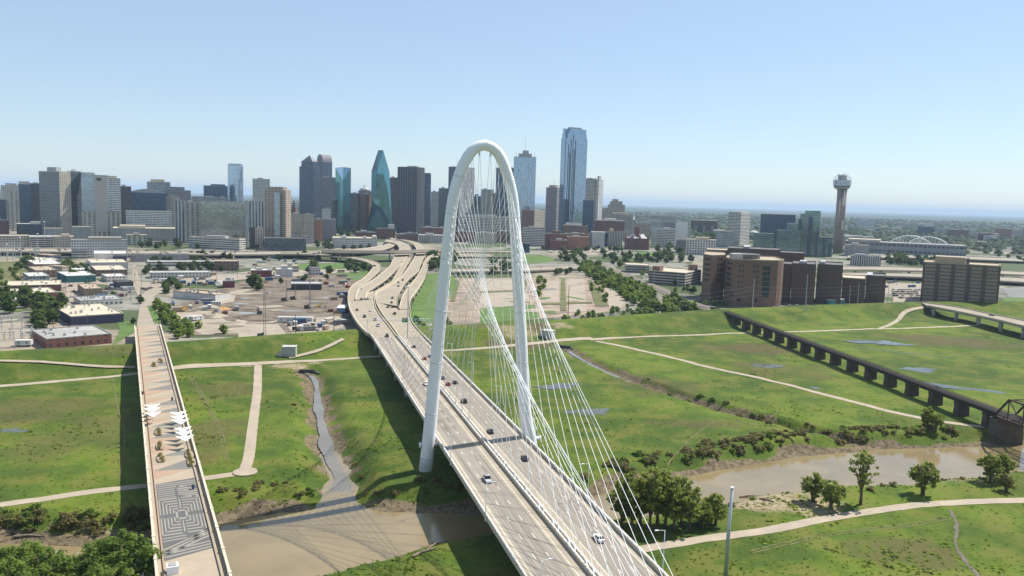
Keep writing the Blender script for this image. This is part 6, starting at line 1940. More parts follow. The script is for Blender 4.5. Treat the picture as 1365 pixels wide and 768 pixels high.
# ------------------------------------------------------------------ blockhouses at the levee outfalls
def pump(u, v, label, flip=1, rz=0.3):
    c = on_ground(u, v, 3)
    o = thing('pump_house', label, 'pump house', (c.x, c.y, c.z), rz)
    m = MB(); m.box(-4, 4, -3, 3, -2.5, 5.2); m.box(-3.6, 3.6, -3.2, -3.001, 0.6, 4.2, 1); m.box(-4.3, 4.3, -3.3, 3.3, 5.21, 5.6)
    m.build('chamber', [plain('pump_concrete', (0.42, 0.40, 0.36), 0.9, var=0.14, scale=0.5), M_MECH], o)
    m = MB(); m.prism([(-8.6, -3.4), (-4.02, -3.4), (-4.02, 3.2), (-8.6, 3.2)], -3.2, [-1.2, 5.0, 5.0, -1.2]); m.build('chute', M_RAILC, o)
    m = MB()
    for x in (-3.8, 0, 3.8):
        m.tube([(x, -3, 5.6), (x, -3, 6.7)], 0.06, 5)
    m.tube([(-3.8, -3, 6.7), (3.8, -3, 6.7)], 0.05, 5); m.build('guard_rail', M_GALV, o)
    return o
pump(386, 473, 'grey concrete pump house on the levee slope above the creek', rz=0.15)
pump(731, 450, 'pump house on the levee slope behind the right arch leg', rz=-0.5)
def outfall(u, v, rz, label):
    c = on_ground(u, v, -1)
    o = thing('outfall', label, 'culvert', (c.x, c.y, c.z - 1.2), rz)
    m = MB(); m.box(-4.5, 4.5, 0, 1.0, -1.5, 3.6); m.box(-4.0, -0.3, -0.06, -0.002, -0.6, 2.9, 1); m.box(0.3, 4.0, -0.06, -0.002, -0.6, 2.9, 1); m.build('head_wall', [plain('dark_outfall', (0.11, 0.10, 0.09), 0.9, var=0.3), M_DARK], o)
    for s in (-1, 1):
        m = MB(); m.prism([(s * 4.6, -0.02), (s * 7.4, -4.5), (s * 7.9, -4.3), (s * 5.1, 0.9)] if s > 0 else [(s * 4.6, -0.02), (s * 5.1, 0.9), (s * 7.9, -4.3), (s * 7.4, -4.5)], -1.5, 2.6); m.build('wing_wall', plain('dark_outfall', (0.11, 0.10, 0.09), 0.9, var=0.3), o)
outfall(409, 498, 0.12, 'dark twin culvert mouth feeding the grey creek')
outfall(752, 465, -0.35, 'dark culvert mouth at the head of the right ditch')
# ------------------------------------------------------------------ trees and shrubs
def leaf_mat(name, lo, hi):
    m, nt, bs = new_mat(name)
    g = nd(nt, 'ShaderNodeNewGeometry')
    oi = nd(nt, 'ShaderNodeObjectInfo')
    k = mth(nt, 'ADD', mth(nt, 'MULTIPLY', g.outputs['Random Per Island'], 0.7), mth(nt, 'MULTIPLY', oi.outputs['Random'], 0.3))
    setp(bs, nt, color=mixc(nt, k, lo, hi), rough=0.7, spec=0.25)
    tr = nd(nt, 'ShaderNodeBsdfTranslucent', {'Color': mixc(nt, k, tuple(x * 1.7 for x in lo), tuple(x * 1.7 for x in hi))})
    mx = nd(nt, 'ShaderNodeMixShader', {0: 0.55, 1: bs.outputs[0], 2: tr.outputs[0]})
    out = [n for n in nt.nodes if n.type == 'OUTPUT_MATERIAL'][0]
    nt.links.new(mx.outputs[0], out.inputs['Surface'])
    return m
L_COT = leaf_mat('cottonwood_leaves', (0.120, 0.155, 0.026), (0.270, 0.300, 0.066))
L_OAK = leaf_mat('oak_leaves', (0.042, 0.075, 0.020), (0.105, 0.150, 0.038))
L_BSH = leaf_mat('bush_leaves', (0.090, 0.145, 0.024), (0.210, 0.270, 0.052))
L_YEL = leaf_mat('yellowing_leaves', (0.11, 0.115, 0.030), (0.20, 0.180, 0.055))
L_SCR = leaf_mat('bank_scrub_leaves', (0.095, 0.095, 0.030), (0.240, 0.215, 0.078))
L_FAR = leaf_mat('far_wood_leaves', (0.036, 0.062, 0.020), (0.085, 0.118, 0.036))
M_BARK = plain('bark', (0.13, 0.10, 0.075), 0.95, var=0.25, scale=1.5)
def leaf_cloud(rng, centers, radii, n_each, size, flat=0.75):
    """many small leaf quads gathered round clump centres; denser on each clump's shell"""
    P = []
    for c, r in zip(centers, radii):
        d = rng.normal(size=(n_each, 3)); d /= np.linalg.norm(d, axis=1)[:, None]
        rad = r * np.abs(0.72 + 0.34 * rng.normal(size=(n_each, 1)))
        p = np.array(c) + d * rad * np.array([1, 1, flat])
        P.append(np.concatenate([p, d], 1))
    P = np.concatenate(P)
    n = len(P)
    d = P[:, 3:] + rng.normal(size=(n, 3)) * 0.55 + np.array([0, 0, 0.75])
    d /= np.linalg.norm(d, axis=1)[:, None]
    a = np.cross(d, rng.normal(size=(n, 3))); a /= np.linalg.norm(a, axis=1)[:, None]
    b = np.cross(d, a)
    s = size * rng.uniform(0.6, 1.35, size=(n, 1))
    c = P[:, :3]
    v = np.stack([c - a * s - b * s * .7, c + a * s - b * s * .5, c + a * s * .8 + b * s, c - a * s * .9 + b * s * .8], 1).reshape(-1, 3)
    return v
def cloud_mesh(name, v, mat):
    n = len(v) // 4
    me = bpy.data.meshes.new(name)
    me.vertices.add(len(v)); me.vertices.foreach_set('co', v.astype(np.float32).ravel())
    me.loops.add(4 * n); me.loops.foreach_set('vertex_index', np.arange(4 * n, dtype=np.int32))
    me.polygons.add(n); me.polygons.foreach_set('loop_start', np.arange(0, 4 * n, 4, dtype=np.int32))
    me.update()
    me.materials.append(mat)
    return me
def make_tree(name, seed, h, w, trunk_h, n_cl, n_each, leaf, mat, limbs=7, multi=1, clump=0.24, low=0.35):
    """proto tree at the origin, one metre units, kept out of sight until first placed"""
    rng = np.random.default_rng(seed)
    cs, rs = [], []
    for i in range(n_cl):
        for _ in range(30):
            p = rng.uniform(-1, 1, 3)
            if 0.15 < np.linalg.norm(p) < 1: break
        z = low * h + (h * (1 - low)) * (0.5 + 0.5 * p[2]) * 0.94
        taper = 1.0 - 0.45 * max(0, p[2]) ** 1.5
        cs.append((p[0] * w / 2 * 0.82 * taper, p[1] * w / 2 * 0.82 * taper, z))
        rs.append(clump * w / 2 * rng.uniform(0.7, 1.45))
    root = bpy.data.objects.new(name, None); COL.objects.link(root); root.empty_display_size = 0.5
    cr = bpy.data.objects.new('crown', cloud_mesh('crown', leaf_cloud(rng, cs, rs, n_each, leaf), mat)); COL.objects.link(cr); cr.parent = root
    m = MB()
    r0 = 0.022 * h + 0.08
    for k in range(multi):
        ox, oy = (0, 0) if multi == 1 else (rng.uniform(-.06, .06) * w, rng.uniform(-.06, .06) * w)
        tx, ty = ox * 4, oy * 4
        m.tube([(ox, oy, -0.6), (ox + .3 * (tx - ox) * .4, oy + .3 * (ty - oy) * .4, trunk_h * .6), (tx * .6, ty * .6, trunk_h), (tx, ty, h * .8)], [r0 * 1.2, r0 * .9, r0 * .7, r0 * .15], 7)
    for i in range(limbs):
        c = cs[int(rng.integers(0, n_cl))]
        z0 = trunk_h * rng.uniform(0.55, 1.25)
        m.tube([(0, 0, z0), (c[0] * .45, c[1] * .45, (z0 + c[2]) / 2 - .2), c], [r0 * .5, r0 * .33, r0 * .1], 5)
    tk = m.build('trunk', M_BARK, root, smooth=True)
    root['used'] = 0
    return root
_tags = []
def plant(proto, x, y, label, group=None, scale=1.0, rz=None, cat='tree', z=None):
    rr = random.Random(int(x * 13 + y * 7))
    zz = gz(x, y) if z is None else z
    if not proto.get('used'):
        o = proto
        proto['used'] = 1
    else:
        o = link_copy(proto)
    o.location = (x, y, zz - 0.1)
    o.rotation_euler = (0, 0, rr.uniform(0, 6.28) if rz is None else rz)
    s = scale
    o.scale = (s * rr.uniform(.9, 1.12), s * rr.uniform(.9, 1.12), s * rr.uniform(.92, 1.08))
    o['label'] = label; o['category'] = cat
    if group: o['group'] = group
    elif 'group' in o: del o['group']
    return o
def plant_px(proto, u, v, label, group=None, scale=1.0, cat='tree', z0=0.0):
    p = on_ground(u, v, z0)
    return plant(proto, p.x, p.y, label, group, scale, cat=cat)
# near riverside trees
COT = [make_tree('cottonwood_tree', 21 + i, 19, 11, 6.0, 76, 60, 0.25, L_COT, limbs=18, multi=1, clump=0.155, low=0.20) for i in range(3)]
SMALL = [make_tree('willow_tree', 31 + i, 11, 9.5, 3.0, 60, 56, 0.23, L_COT, limbs=14, multi=3, clump=0.16, low=0.22) for i in range(2)]
OPEN = make_tree('tall_open_tree', 41, 21, 12, 7.0, 70, 34, 0.25, L_COT, limbs=26, clump=0.12, low=0.34)
YEL = make_tree('yellowing_tree', 42, 7.5, 7, 2.0, 20, 60, 0.25, L_YEL, limbs=6, multi=3, clump=0.3, low=0.2)
BIG = [make_tree('broad_tree', 51 + i, 14, 15, 4.0, 90, 64, 0.27, L_BSH, limbs=8, clump=0.16, low=0.15) for i in range(2)]
G = 'cottonwoods standing in a clump on the near river bank'
for i, (u, v, s) in enumerate(((828, 704, .88), (842, 708, 1.0), (853, 700, .95), (866, 708, 1.05), (887, 703, 1.0), (898, 708, .95), (908, 700, .9), (919, 708, .9), (832, 694, .85), (876, 698, .95))):
    plant_px(COT[i % 3], u, v, 'tall cottonwood in the clump between the river and the bridge cables', G, s)
for i, (u, v, s) in enumerate(((937, 704, .85), (953, 700, 1.0), (929, 697, .8), (945, 694, .75))):
    plant_px(SMALL[i % 2], u, v, 'low willow at the right end of the cottonwood clump', 'low willows right of the cottonwoods', s)
plant_px(SMALL[0], 1084, 669, 'dark round willow on the near bank, left of a pair', None, 1.0)
plant_px(SMALL[1], 1109, 679, 'leaning willow on the near bank, right of a pair', None, 1.02)
plant_px(OPEN, 1147, 673, 'tall open branched tree alone on the near bank', None, .98)
plant_px(SMALL[0], 1231, 660, 'wide many stemmed willow alone beside the near path', None, 1.15)
plant_px(SMALL[1], 1319, 643, 'dense dark willow near the right edge above the path', None, 1.15)
plant_px(SMALL[0], 1336, 640, 'second dark willow tucked behind the right edge one', None, 1.0)
plant_px(YEL, 1341, 655, 'small yellowing bush tree by the path at the right edge', None, .95)
plant_px(SMALL[1], 1236, 571, 'thin tree on the far bank beside the trestle path, taller of two', None, 1.0)
plant_px(SMALL[0], 1248, 575, 'thin tree on the far bank beside the trestle path, shorter of two', None, .75)
for i, (x, y, s) in enumerate(((-93.5, 186, 1.3), (-101, 189, 1.1), (-92, 177, 1.0), (-108, 184, .95), (-113, 188, .85), (-121, 191, .95), (-130, 190, .9), (-139, 192, .85), (-117, 179, .9))):
    plant(BIG[i % 2], x, y, 'bright green bank tree hugging the left side of the promenade bridge' if i < 3 else 'bright green bank tree at the bottom left corner', 'bank trees beside the promenade' if i < 3 else 'bank trees in the bottom left corner', s)
# town trees: a few smaller crowns used again and again
OAK = [make_tree('oak_tree', 61 + i, 10, 11, 2.6, 34, 30, 0.55, L_OAK, limbs=4, clump=0.24, low=0.14) for i in range(3)]
TOWN = [make_tree('street_tree', 71 + i, 9, 8, 2.4, 20, 26, 0.6, L_FAR, limbs=3, clump=0.36, low=0.16) for i in range(3)]
LUSH = [make_tree('bushy_tree', 81 + i, 9, 9.5, 2.0, 32, 26, 0.5, L_BSH, limbs=3, clump=0.23, low=0.08) for i in range(3)]
SHR = [make_tree('shrub', 91 + i, 2.0, 5.6, 0.5, 14, 44, 0.24, (L_SCR, L_BSH, L_SCR, L_SCR)[i], limbs=2, clump=0.26, low=0.0) for i in range(4)]
def in_px(poly, u, v):
    r = False
    n = len(poly)
    for i in range(n):
        (ax, ay), (bx, by) = poly[i], poly[(i + 1) % n]
        if (ay > v) != (by > v) and u < (bx - ax) * (v - ay) / (by - ay) + ax:
            r = not r
    return r
def scatter(poly, n, protos, label, group, s0, s1, seed, mind=4.0, cat='tree', z0=3.4):
    rr = random.Random(seed)
    W_ = [at(u, v, z0) for u, v in poly]
    pl = [(p.x, p.y) for p in W_]
    xs, ys = [p[0] for p in pl], [p[1] for p in pl]
    got = []
    tries = 0
    while len(got) < n and tries < n * 60:
        tries += 1
        x, y = rr.uniform(min(xs), max(xs)), rr.uniform(min(ys), max(ys))
        if not in_px(pl, x, y): continue
        if any((x - a) ** 2 + (y - b) ** 2 < mind ** 2 for a, b in got): continue
        got.append((x, y))
        plant(rr.choice(protos), x, y, label, group, rr.uniform(s0, s1), cat=cat)
# woodland along the rail line
scatter([(768, 352), (792, 352), (812, 364), (850, 383), (900, 404), (926, 413), (932, 419), (900, 420), (862, 417), (845, 408), (825, 394), (800, 378), (772, 364)], 130, LUSH + LUSH + OAK[:1], 'leafy tree in the wood left of the rail line', 'trees in the wood left of the rail line', .75, 1.25, 1, 5)
scatter([(735, 425), (790, 413), (830, 409), (880, 412), (932, 412), (930, 421), (860, 424), (800, 428), (738, 431)], 46, LUSH, 'low bushy tree along the landward foot of the right levee', 'bushes along the foot of the right levee', .35, .75, 2, 4)
scatter([(784, 376), (800, 378), (816, 402), (806, 408), (792, 402)], 16, LUSH, 'bushy tree in the strip beside the empty lots', 'bushes beside the empty lots', .4, .7, 3, 5)
scatter([(810, 350), (845, 352), (905, 372), (925, 385), (940, 400), (930, 398), (890, 382), (855, 367), (822, 356)], 44, LUSH + TOWN, 'tree between the rail line and the parking decks', 'trees between rail line and parking decks', .6, 1.0, 4, 7)
scatter([(744, 339), (782, 337), (790, 348), (762, 353), (744, 348)], 15, OAK, 'dark tree in the grove beside the round lawn', 'trees beside the round lawn', .9, 1.4, 5, 8)
scatter([(800, 337), (850, 344), (912, 344), (925, 350), (866, 352), (832, 351), (806, 347)], 36, OAK + TOWN, 'dark tree in the park before the courthouse', 'trees in the park before the courthouse', .9, 1.5, 6, 9)
scatter([(872, 333), (905, 331), (908, 341), (874, 342)], 8, OAK, 'big dark tree before the ivory office', 'trees before the ivory office', 1.2, 1.7, 7, 12)
scatter([(722, 330), (792, 331), (830, 333), (830, 337), (760, 336), (722, 335)], 20, TOWN, 'small street tree before the brick depository', 'street trees before the depository', .9, 1.3, 8, 10)
scatter([(924, 318), (965, 312), (965, 322), (940, 326)], 9, OAK, 'far tree between city hall and the ivory office', 'trees near the city hall', 1.3, 1.9, 9, 12)
scatter([(1002, 332), (1040, 328), (1072, 340), (1070, 345), (1000, 342)], 12, OAK, 'tree at the foot of the mirror hotel', 'trees at the foot of the mirror hotel', 1.2, 1.8, 10, 12)
scatter([(1176, 343), (1238, 344), (1250, 352), (1232, 356), (1180, 354)], 24, OAK, 'dark tree in the belt before the convention hall', 'trees before the convention hall', 1.0, 1.6, 11, 10)
scatter([(1320, 340), (1420, 344), (1420, 356), (1320, 352)], 8, TOWN, 'tree behind the highway near the right edge', 'trees behind the right highway', 1.0, 1.5, 12, 10)
for u, v, s in ((940, 408, .9), (952, 408, 1.0), (964, 408, .8), (900, 390, .9), (916, 388, .7)):
    plant_px(LUSH[int(u) % 3], u, v, 'bush at the near corner of the tan jail wing', 'bushes at the corner of the jail', s * .8, z0=5)
# between and behind the arch legs
scatter([(572, 348), (604, 345), (606, 362), (574, 364)], 11, OAK, 'dark oak just right of the right ramp', 'oaks beside the right ramp', 1.2, 1.7, 13, 11)
scatter([(655, 350), (682, 348), (682, 368), (655, 368)], 6, OAK, 'dark oak seen between the cables beyond the lots', 'oaks beyond the lots', 1.1, 1.5, 14, 12)
scatter([(714, 375), (730, 372), (728, 395), (716, 398)], 9, LUSH, 'bush in the row left of the long foundation slab', 'bushes left of the foundation slab', .6, .9, 15, 6)
scatter([(735, 366), (764, 362), (764, 366), (735, 370)], 5, TOWN, 'small tree at the far end of the empty lots', 'trees at the far end of the lots', .8, 1.1, 16, 9)
scatter([(545, 420), (560, 430), (602, 430), (604, 438), (560, 438), (547, 430)], 10, LUSH, 'bush under the right ramp by the levee', 'bushes under the right ramp', .4, .65, 17, 5)
# left town
scatter([(-10, 402), (40, 398), (82, 408), (86, 422), (66, 426), (40, 422), (-10, 424)], 22, OAK, 'spreading dark oak in the thick grove at the left edge', 'oaks in the left grove', 1.0, 1.35, 18, 8)
scatter([(42, 424), (70, 424), (72, 440), (48, 446)], 7, OAK, 'dark oak at the near side of the left grove', 'oaks at the near side of the left grove', .8, 1.05, 19, 6)
scatter([(204, 406), (214, 406), (240, 434), (272, 438), (274, 449), (236, 452), (214, 438)], 24, LUSH, 'bushy tree in the thicket right of the promenade end', 'thicket right of the promenade end', .55, .95, 20, 5)
plant_px(LUSH[0], 298, 445, 'round bush alone at the edge of the dug ground', None, .8, z0=4)
plant_px(TOWN[1], 187, 405, 'small round street tree on the traffic island', None, .9, z0=3.4)
plant_px(OAK[0], 340, 384, 'large dark oak alone above the dug ground', None, 1.5, z0=3.4)
plant_px(OAK[1], 345, 387, 'smaller dark oak beside the large lone one', None, .9, z0=3.4)
scatter([(210, 386), (240, 376), (244, 384), (222, 394)], 9, OAK, 'dark tree behind the tan roofed warehouse', 'trees behind the tan warehouse', .7, 1.0, 21, 7)
scatter([(185, 362), (260, 356), (300, 357), (300, 362), (240, 364), (190, 368)], 26, TOWN, 'street tree in the row behind the storage sheds', 'trees in the row behind the storage sheds', .8, 1.25, 22, 8)
scatter([(175, 345), (290, 340), (320, 344), (290, 352), (190, 352)], 22, TOWN, 'street tree below the highway wall', 'trees below the highway', .8, 1.2, 23, 10)
scatter([(66, 360), (100, 354), (122, 358), (116, 370), (98, 372), (86, 368)], 10, OAK, 'dark tree among the workshop roofs', 'trees among the workshops', .8, 1.2, 24, 9)
scatter([(-10, 366), (28, 358), (40, 364), (24, 378), (-10, 392)], 12, LUSH, 'bush in the rough green field at the far left', 'bushes in the far left field', .5, .9, 25, 8)
scatter([(20, 352), (40, 350), (46, 358), (26, 362)], 5, OAK, 'dark tree at the top of the far left field', 'trees above the far left field', .9, 1.2, 26, 9)
scatter([(170, 325), (250, 322), (256, 331), (330, 332), (352, 328), (350, 333), (180, 333)], 20, TOWN, 'tree in the belt before the arena box', 'trees before the arena box', 1.1, 1.6, 27, 12)
scatter([(395, 312), (440, 306), (500, 312), (520, 312), (470, 318), (430, 316)], 26, TOWN, 'tree in the park below the teal prism', 'trees below the teal prism', 1.3, 1.9, 28, 14)
scatter([(420, 326), (444, 322), (444, 331), (500, 332), (480, 334), (425, 334)], 18, TOWN, 'tree around the long white hotel', 'trees around the white hotel', .9, 1.3, 29, 11)
scatter([(396, 356), (500, 352), (500, 366), (446, 374), (400, 368)], 10, OAK, 'tree in the green field inside the left ramp', 'trees inside the left ramp', .8, 1.2, 30, 14)
scatter([(352, 342), (470, 340), (470, 348), (352, 350)], 16, TOWN, 'tree under the crossing highway', 'trees under the crossing highway', .8, 1.2, 31, 12)
scatter([(330, 372), (480, 372), (480, 377), (330, 380)], 6, TOWN, 'small tree among the middle lots', 'trees among the middle lots', .6, .9, 32, 14)
plant_px(LUSH[2], 151, 395, 'low round tree beside the tan box building', None, .6, z0=3.4)
plant_px(TOWN[0], 178, 432, 'small reddish tree at the head of the levee path', None, .5, z0=5)
# promenade planters
def planter(px, py, label, k=5, d=0.0):
    s, t = ps_at(py, px)
    o = thing('planter', label, 'planter', tuple(Vector((PA.x, PA.y, 0)) + pp(s, t, PZ)), math.atan2(pdv.y, pdv.x))
    m = MB(); m.prism([(-4.2, -1.0), (-1.5, -1.6), (2.0, -1.4), (4.4, -.5), (3.6, .9), (-1, 1.3), (-4, .8)], 0, .5); m.build('stone_edge', plain('planter_stone', (0.30, 0.235, 0.16), 0.95, var=0.3, scale=1.0), o)
    rg = np.random.default_rng(int(px)); cs = [(x, rg.uniform(-.6, .6), .75) for x in np.linspace(-3.4, 3.4, k)]
    q = bpy.data.objects.new('planting', cloud_mesh('planting', leaf_cloud(rg, cs, [.75] * k, 70, .16), L_SCR)); COL.objects.link(q); q.parent = o
for i, (x, y) in enumerate(((211, 577), (213, 596), (214.5, 612), (255, 617), (252, 607), (206, 487), (214, 482))):
    planter(x, y, 'stone edged planter of dry scrub, ' + ('left row farthest', 'left row middle', 'left row nearest the labyrinth', 'right side nearest the labyrinth', 'right side behind the near one', 'far end left', 'far end right')[i])
# scrub on the river banks and along the ditch
def bank(cl, n, off0, off1, seed, label, group, s0=.6, s1=1.5):
    rr = random.Random(seed)
    P_ = resample([Vector((x, y, 0)) for x, y in cl], 200)
    for i in range(n):
        k = rr.randint(1, 198)
        t = (P_[k + 1] - P_[k - 1]).normalized(); nn = Vector((-t.y, t.x, 0))
        q = P_[k] + nn * rr.uniform(off0, off1)
        g = gz(q.x, q.y)
        if g < WATER_Z + .8: continue
        plant(rr.choice(SHR), q.x, q.y, label, group, rr.uniform(s0, s1), cat='shrub')
bank([(43, 287), (85, 311), (122, 331), (172, 347), (213, 354)], 130, 4, 16, 1, 'olive shrub on the far river bank right of the bridge', 'shrubs on the right far river bank', .5, 1.15)
bank([(-165, 226), (-121, 226), (-100, 240)], 40, 4, 11, 2, 'olive shrub on the far bank left of the promenade', 'shrubs on the left far river bank', .6, 1.3)
bank([(-97, 243), (-74, 256), (-52, 258)], 24, 4, 13, 3, 'olive shrub on the bank between promenade and creek', 'shrubs between promenade and creek', .4, .9)
bank([(-50, 260), (-20, 260), (10, 264), (40, 284)], 30, 5, 16, 4, 'olive shrub on the bank under the bridge deck', 'shrubs under the bridge', .4, 1.0)
bank(DITCH[2:], 45, -7, 8, 5, 'olive shrub along the right drainage ditch', 'shrubs along the right ditch', .35, .85)
bank(CREEK[2:], 16, -12, 12, 6, 'olive shrub along the grey creek', 'shrubs along the creek', .25, .6)
bank([(60, 262), (90, 277), (150, 294), (186, 307)], 24, -12, -5, 7, 'olive shrub on the near river bank', 'shrubs on the near river bank', .3, .7)
# the far wood: one soft mass of countless crowns on the plain
rngf = np.random.default_rng(99)
n = 11000
Yf = 1900 * (9000 / 1900) ** rngf.uniform(0, 1, n) ** 0.8
Xf = Yf * rngf.uniform(-0.85, 0.85, n)
keep = vnoise(Xf, Yf, 260, 31) * .6 + vnoise(Xf, Yf, 90, 32) * .4 > 0.40
Xf, Yf = Xf[keep], Yf[keep]
n = len(Xf)
V = []
s = rngf.uniform(5, 11, n) * (1 + Yf / 9000)
base = np.array([(math.cos(a), math.sin(a)) for a in np.linspace(0, 2 * math.pi, 7)[:-1]])
vs = np.zeros((n, 13, 3)); 
for k in range(6):
    for j, (rr_, zz_) in enumerate(((1.0, .45), (.72, .95))):
        jr = rngf.uniform(.75, 1.2, n)
        vs[:, j * 6 + k, 0] = Xf + base[k][0] * s * rr_ * jr; vs[:, j * 6 + k, 1] = Yf + base[k][1] * s * rr_ * jr; vs[:, j * 6 + k, 2] = 2 + s * zz_ * rngf.uniform(.8, 1.15, n)
vs[:, 12] = np.stack([Xf, Yf, 2 + s * 1.2], 1)
tri = []
for k in range(6):
    k2 = (k + 1) % 6
    tri += [(k, k2, 6 + k2), (k, 6 + k2, 6 + k), (6 + k, 6 + k2, 12)]
low_ = vs[:, :6].copy(); low_[:, :, 2] = 1.0
tri = np.array(tri)
F_ = (tri[None] + (np.arange(n) * 13)[:, None, None]).reshape(-1, 3)
me = bpy.data.meshes.new('far_wood')
me.vertices.add(n * 13); me.vertices.foreach_set('co', vs.reshape(-1).astype(np.float32))
me.loops.add(F_.size); me.loops.foreach_set('vertex_index', F_.ravel().astype(np.int32))
me.polygons.add(len(F_)); me.polygons.foreach_set('loop_start', np.arange(0, F_.size, 3, dtype=np.int32))
me.update(); me.materials.append(L_FAR)
fw = bpy.data.objects.new('far_wood', me); COL.objects.link(fw)
tag(fw, 'dark tree cover running over the plain to the horizon', kind='stuff')

# tussocks and weeds standing in the meadow and along the banks: nobody could count them
rngt = np.random.default_rng(5)
n = 36000
Yt_ = 175 * (780 / 175) ** rngt.uniform(0, 1, n)
Xt_ = Yt_ * rngt.uniform(-0.80, 0.80, n)
dl_, sd_, _ = seg_dist(Xt_, Yt_, CREST)
dr_2, _, _ = seg_dist(Xt_, Yt_, RIVER + [RIVER[0]])
ins_ = in_poly(Xt_, Yt_, RIVER)
dc_, _, _ = seg_dist(Xt_, Yt_, CREEK)
dn = vnoise(Xt_, Yt_, 26, 41) * .55 + vnoise(Xt_, Yt_, 7, 42) * .45
keep = (sd_ < 0) & ~ins_ & (dr_2 > 3) & (dc_ > 3.5) & (dn * .6 + rngt.uniform(0, .4, n) + .25 * (dr_2 < 16) > .50)
Xt_, Yt_, dn = Xt_[keep], Yt_[keep], dn[keep]
pt_ = np.concatenate([[(p.x, p.y) for p in ats([(795, 455), (840, 464), (900, 478), (960, 493), (1020, 506), (1080, 521), (1150, 539), (1220, 556), (1290, 567)], 0)]])
def off_path(px, w):
    pl = [(q.x, q.y) for q in (on_ground(u, v, 0) for u, v in px)]
    return seg_dist(Xt_, Yt_, pl)[0] > w
ok = np.ones(len(Xt_), bool)
for px, w in (([(-30, 517), (60, 510), (140, 503), (200, 496), (260, 489), (330, 486), (400, 482), (480, 477), (540, 472), (620, 466), (740, 455), (790, 452)], 3.4), ([(785, 453), (840, 450), (920, 447), (1000, 444), (1100, 441), (1200, 438), (1300, 434)], 3.2),
        ([(795, 455), (840, 464), (900, 478), (960, 493), (1020, 506), (1080, 521), (1150, 539), (1220, 556), (1290, 567), (1326, 570)], 3.0), ([(344, 487), (343, 520), (338, 560), (333, 596), (327, 628)], 4.6), ([(-30, 677), (40, 668), (120, 656), (200, 647), (270, 638), (322, 631)], 3.2),
        ([(760, 752), (850, 734), (900, 725), (950, 717), (1030, 706), (1100, 692), (1160, 682), (1230, 673), (1300, 669), (1400, 666)], 3.2)):
    ok &= off_path(px, w)
Xt_, Yt_, dn = Xt_[ok], Yt_[ok], dn[ok]
n = len(Xt_)
Zt_ = ground_z(Xt_, Yt_)
V = []
for q in range(2):
    a = rngt.uniform(0, 6.28, n); sz = rngt.uniform(.14, .34, n) * (1 + .7 * (dn > .66)); hh = sz * rngt.uniform(.7, 1.5, n)
    ca, sa = np.cos(a) * sz, np.sin(a) * sz
    lx, ly = rngt.uniform(-.55, .55, n), rngt.uniform(-.55, .55, n)
    V.append(np.stack([np.stack([Xt_ - ca, Yt_ - sa, Zt_ - .05], 1), np.stack([Xt_ + ca, Yt_ + sa, Zt_ - .05], 1), np.stack([Xt_ + ca * 1.3 + lx, Yt_ + sa * 1.3 + ly, Zt_ + hh], 1), np.stack([Xt_ - ca * 1.2 + lx, Yt_ - sa * 1.2 + ly, Zt_ + hh * .8], 1)], 1).reshape(-1, 3))
L_TUS = leaf_mat('tussock_blades', (0.085, 0.128, 0.018), (0.170, 0.215, 0.030))
tu = bpy.data.objects.new('tussocks', cloud_mesh('tussocks', np.concatenate(V), L_TUS)); COL.objects.link(tu)
tag(tu, 'grass tussocks and weeds all over the floodplain', kind='stuff')
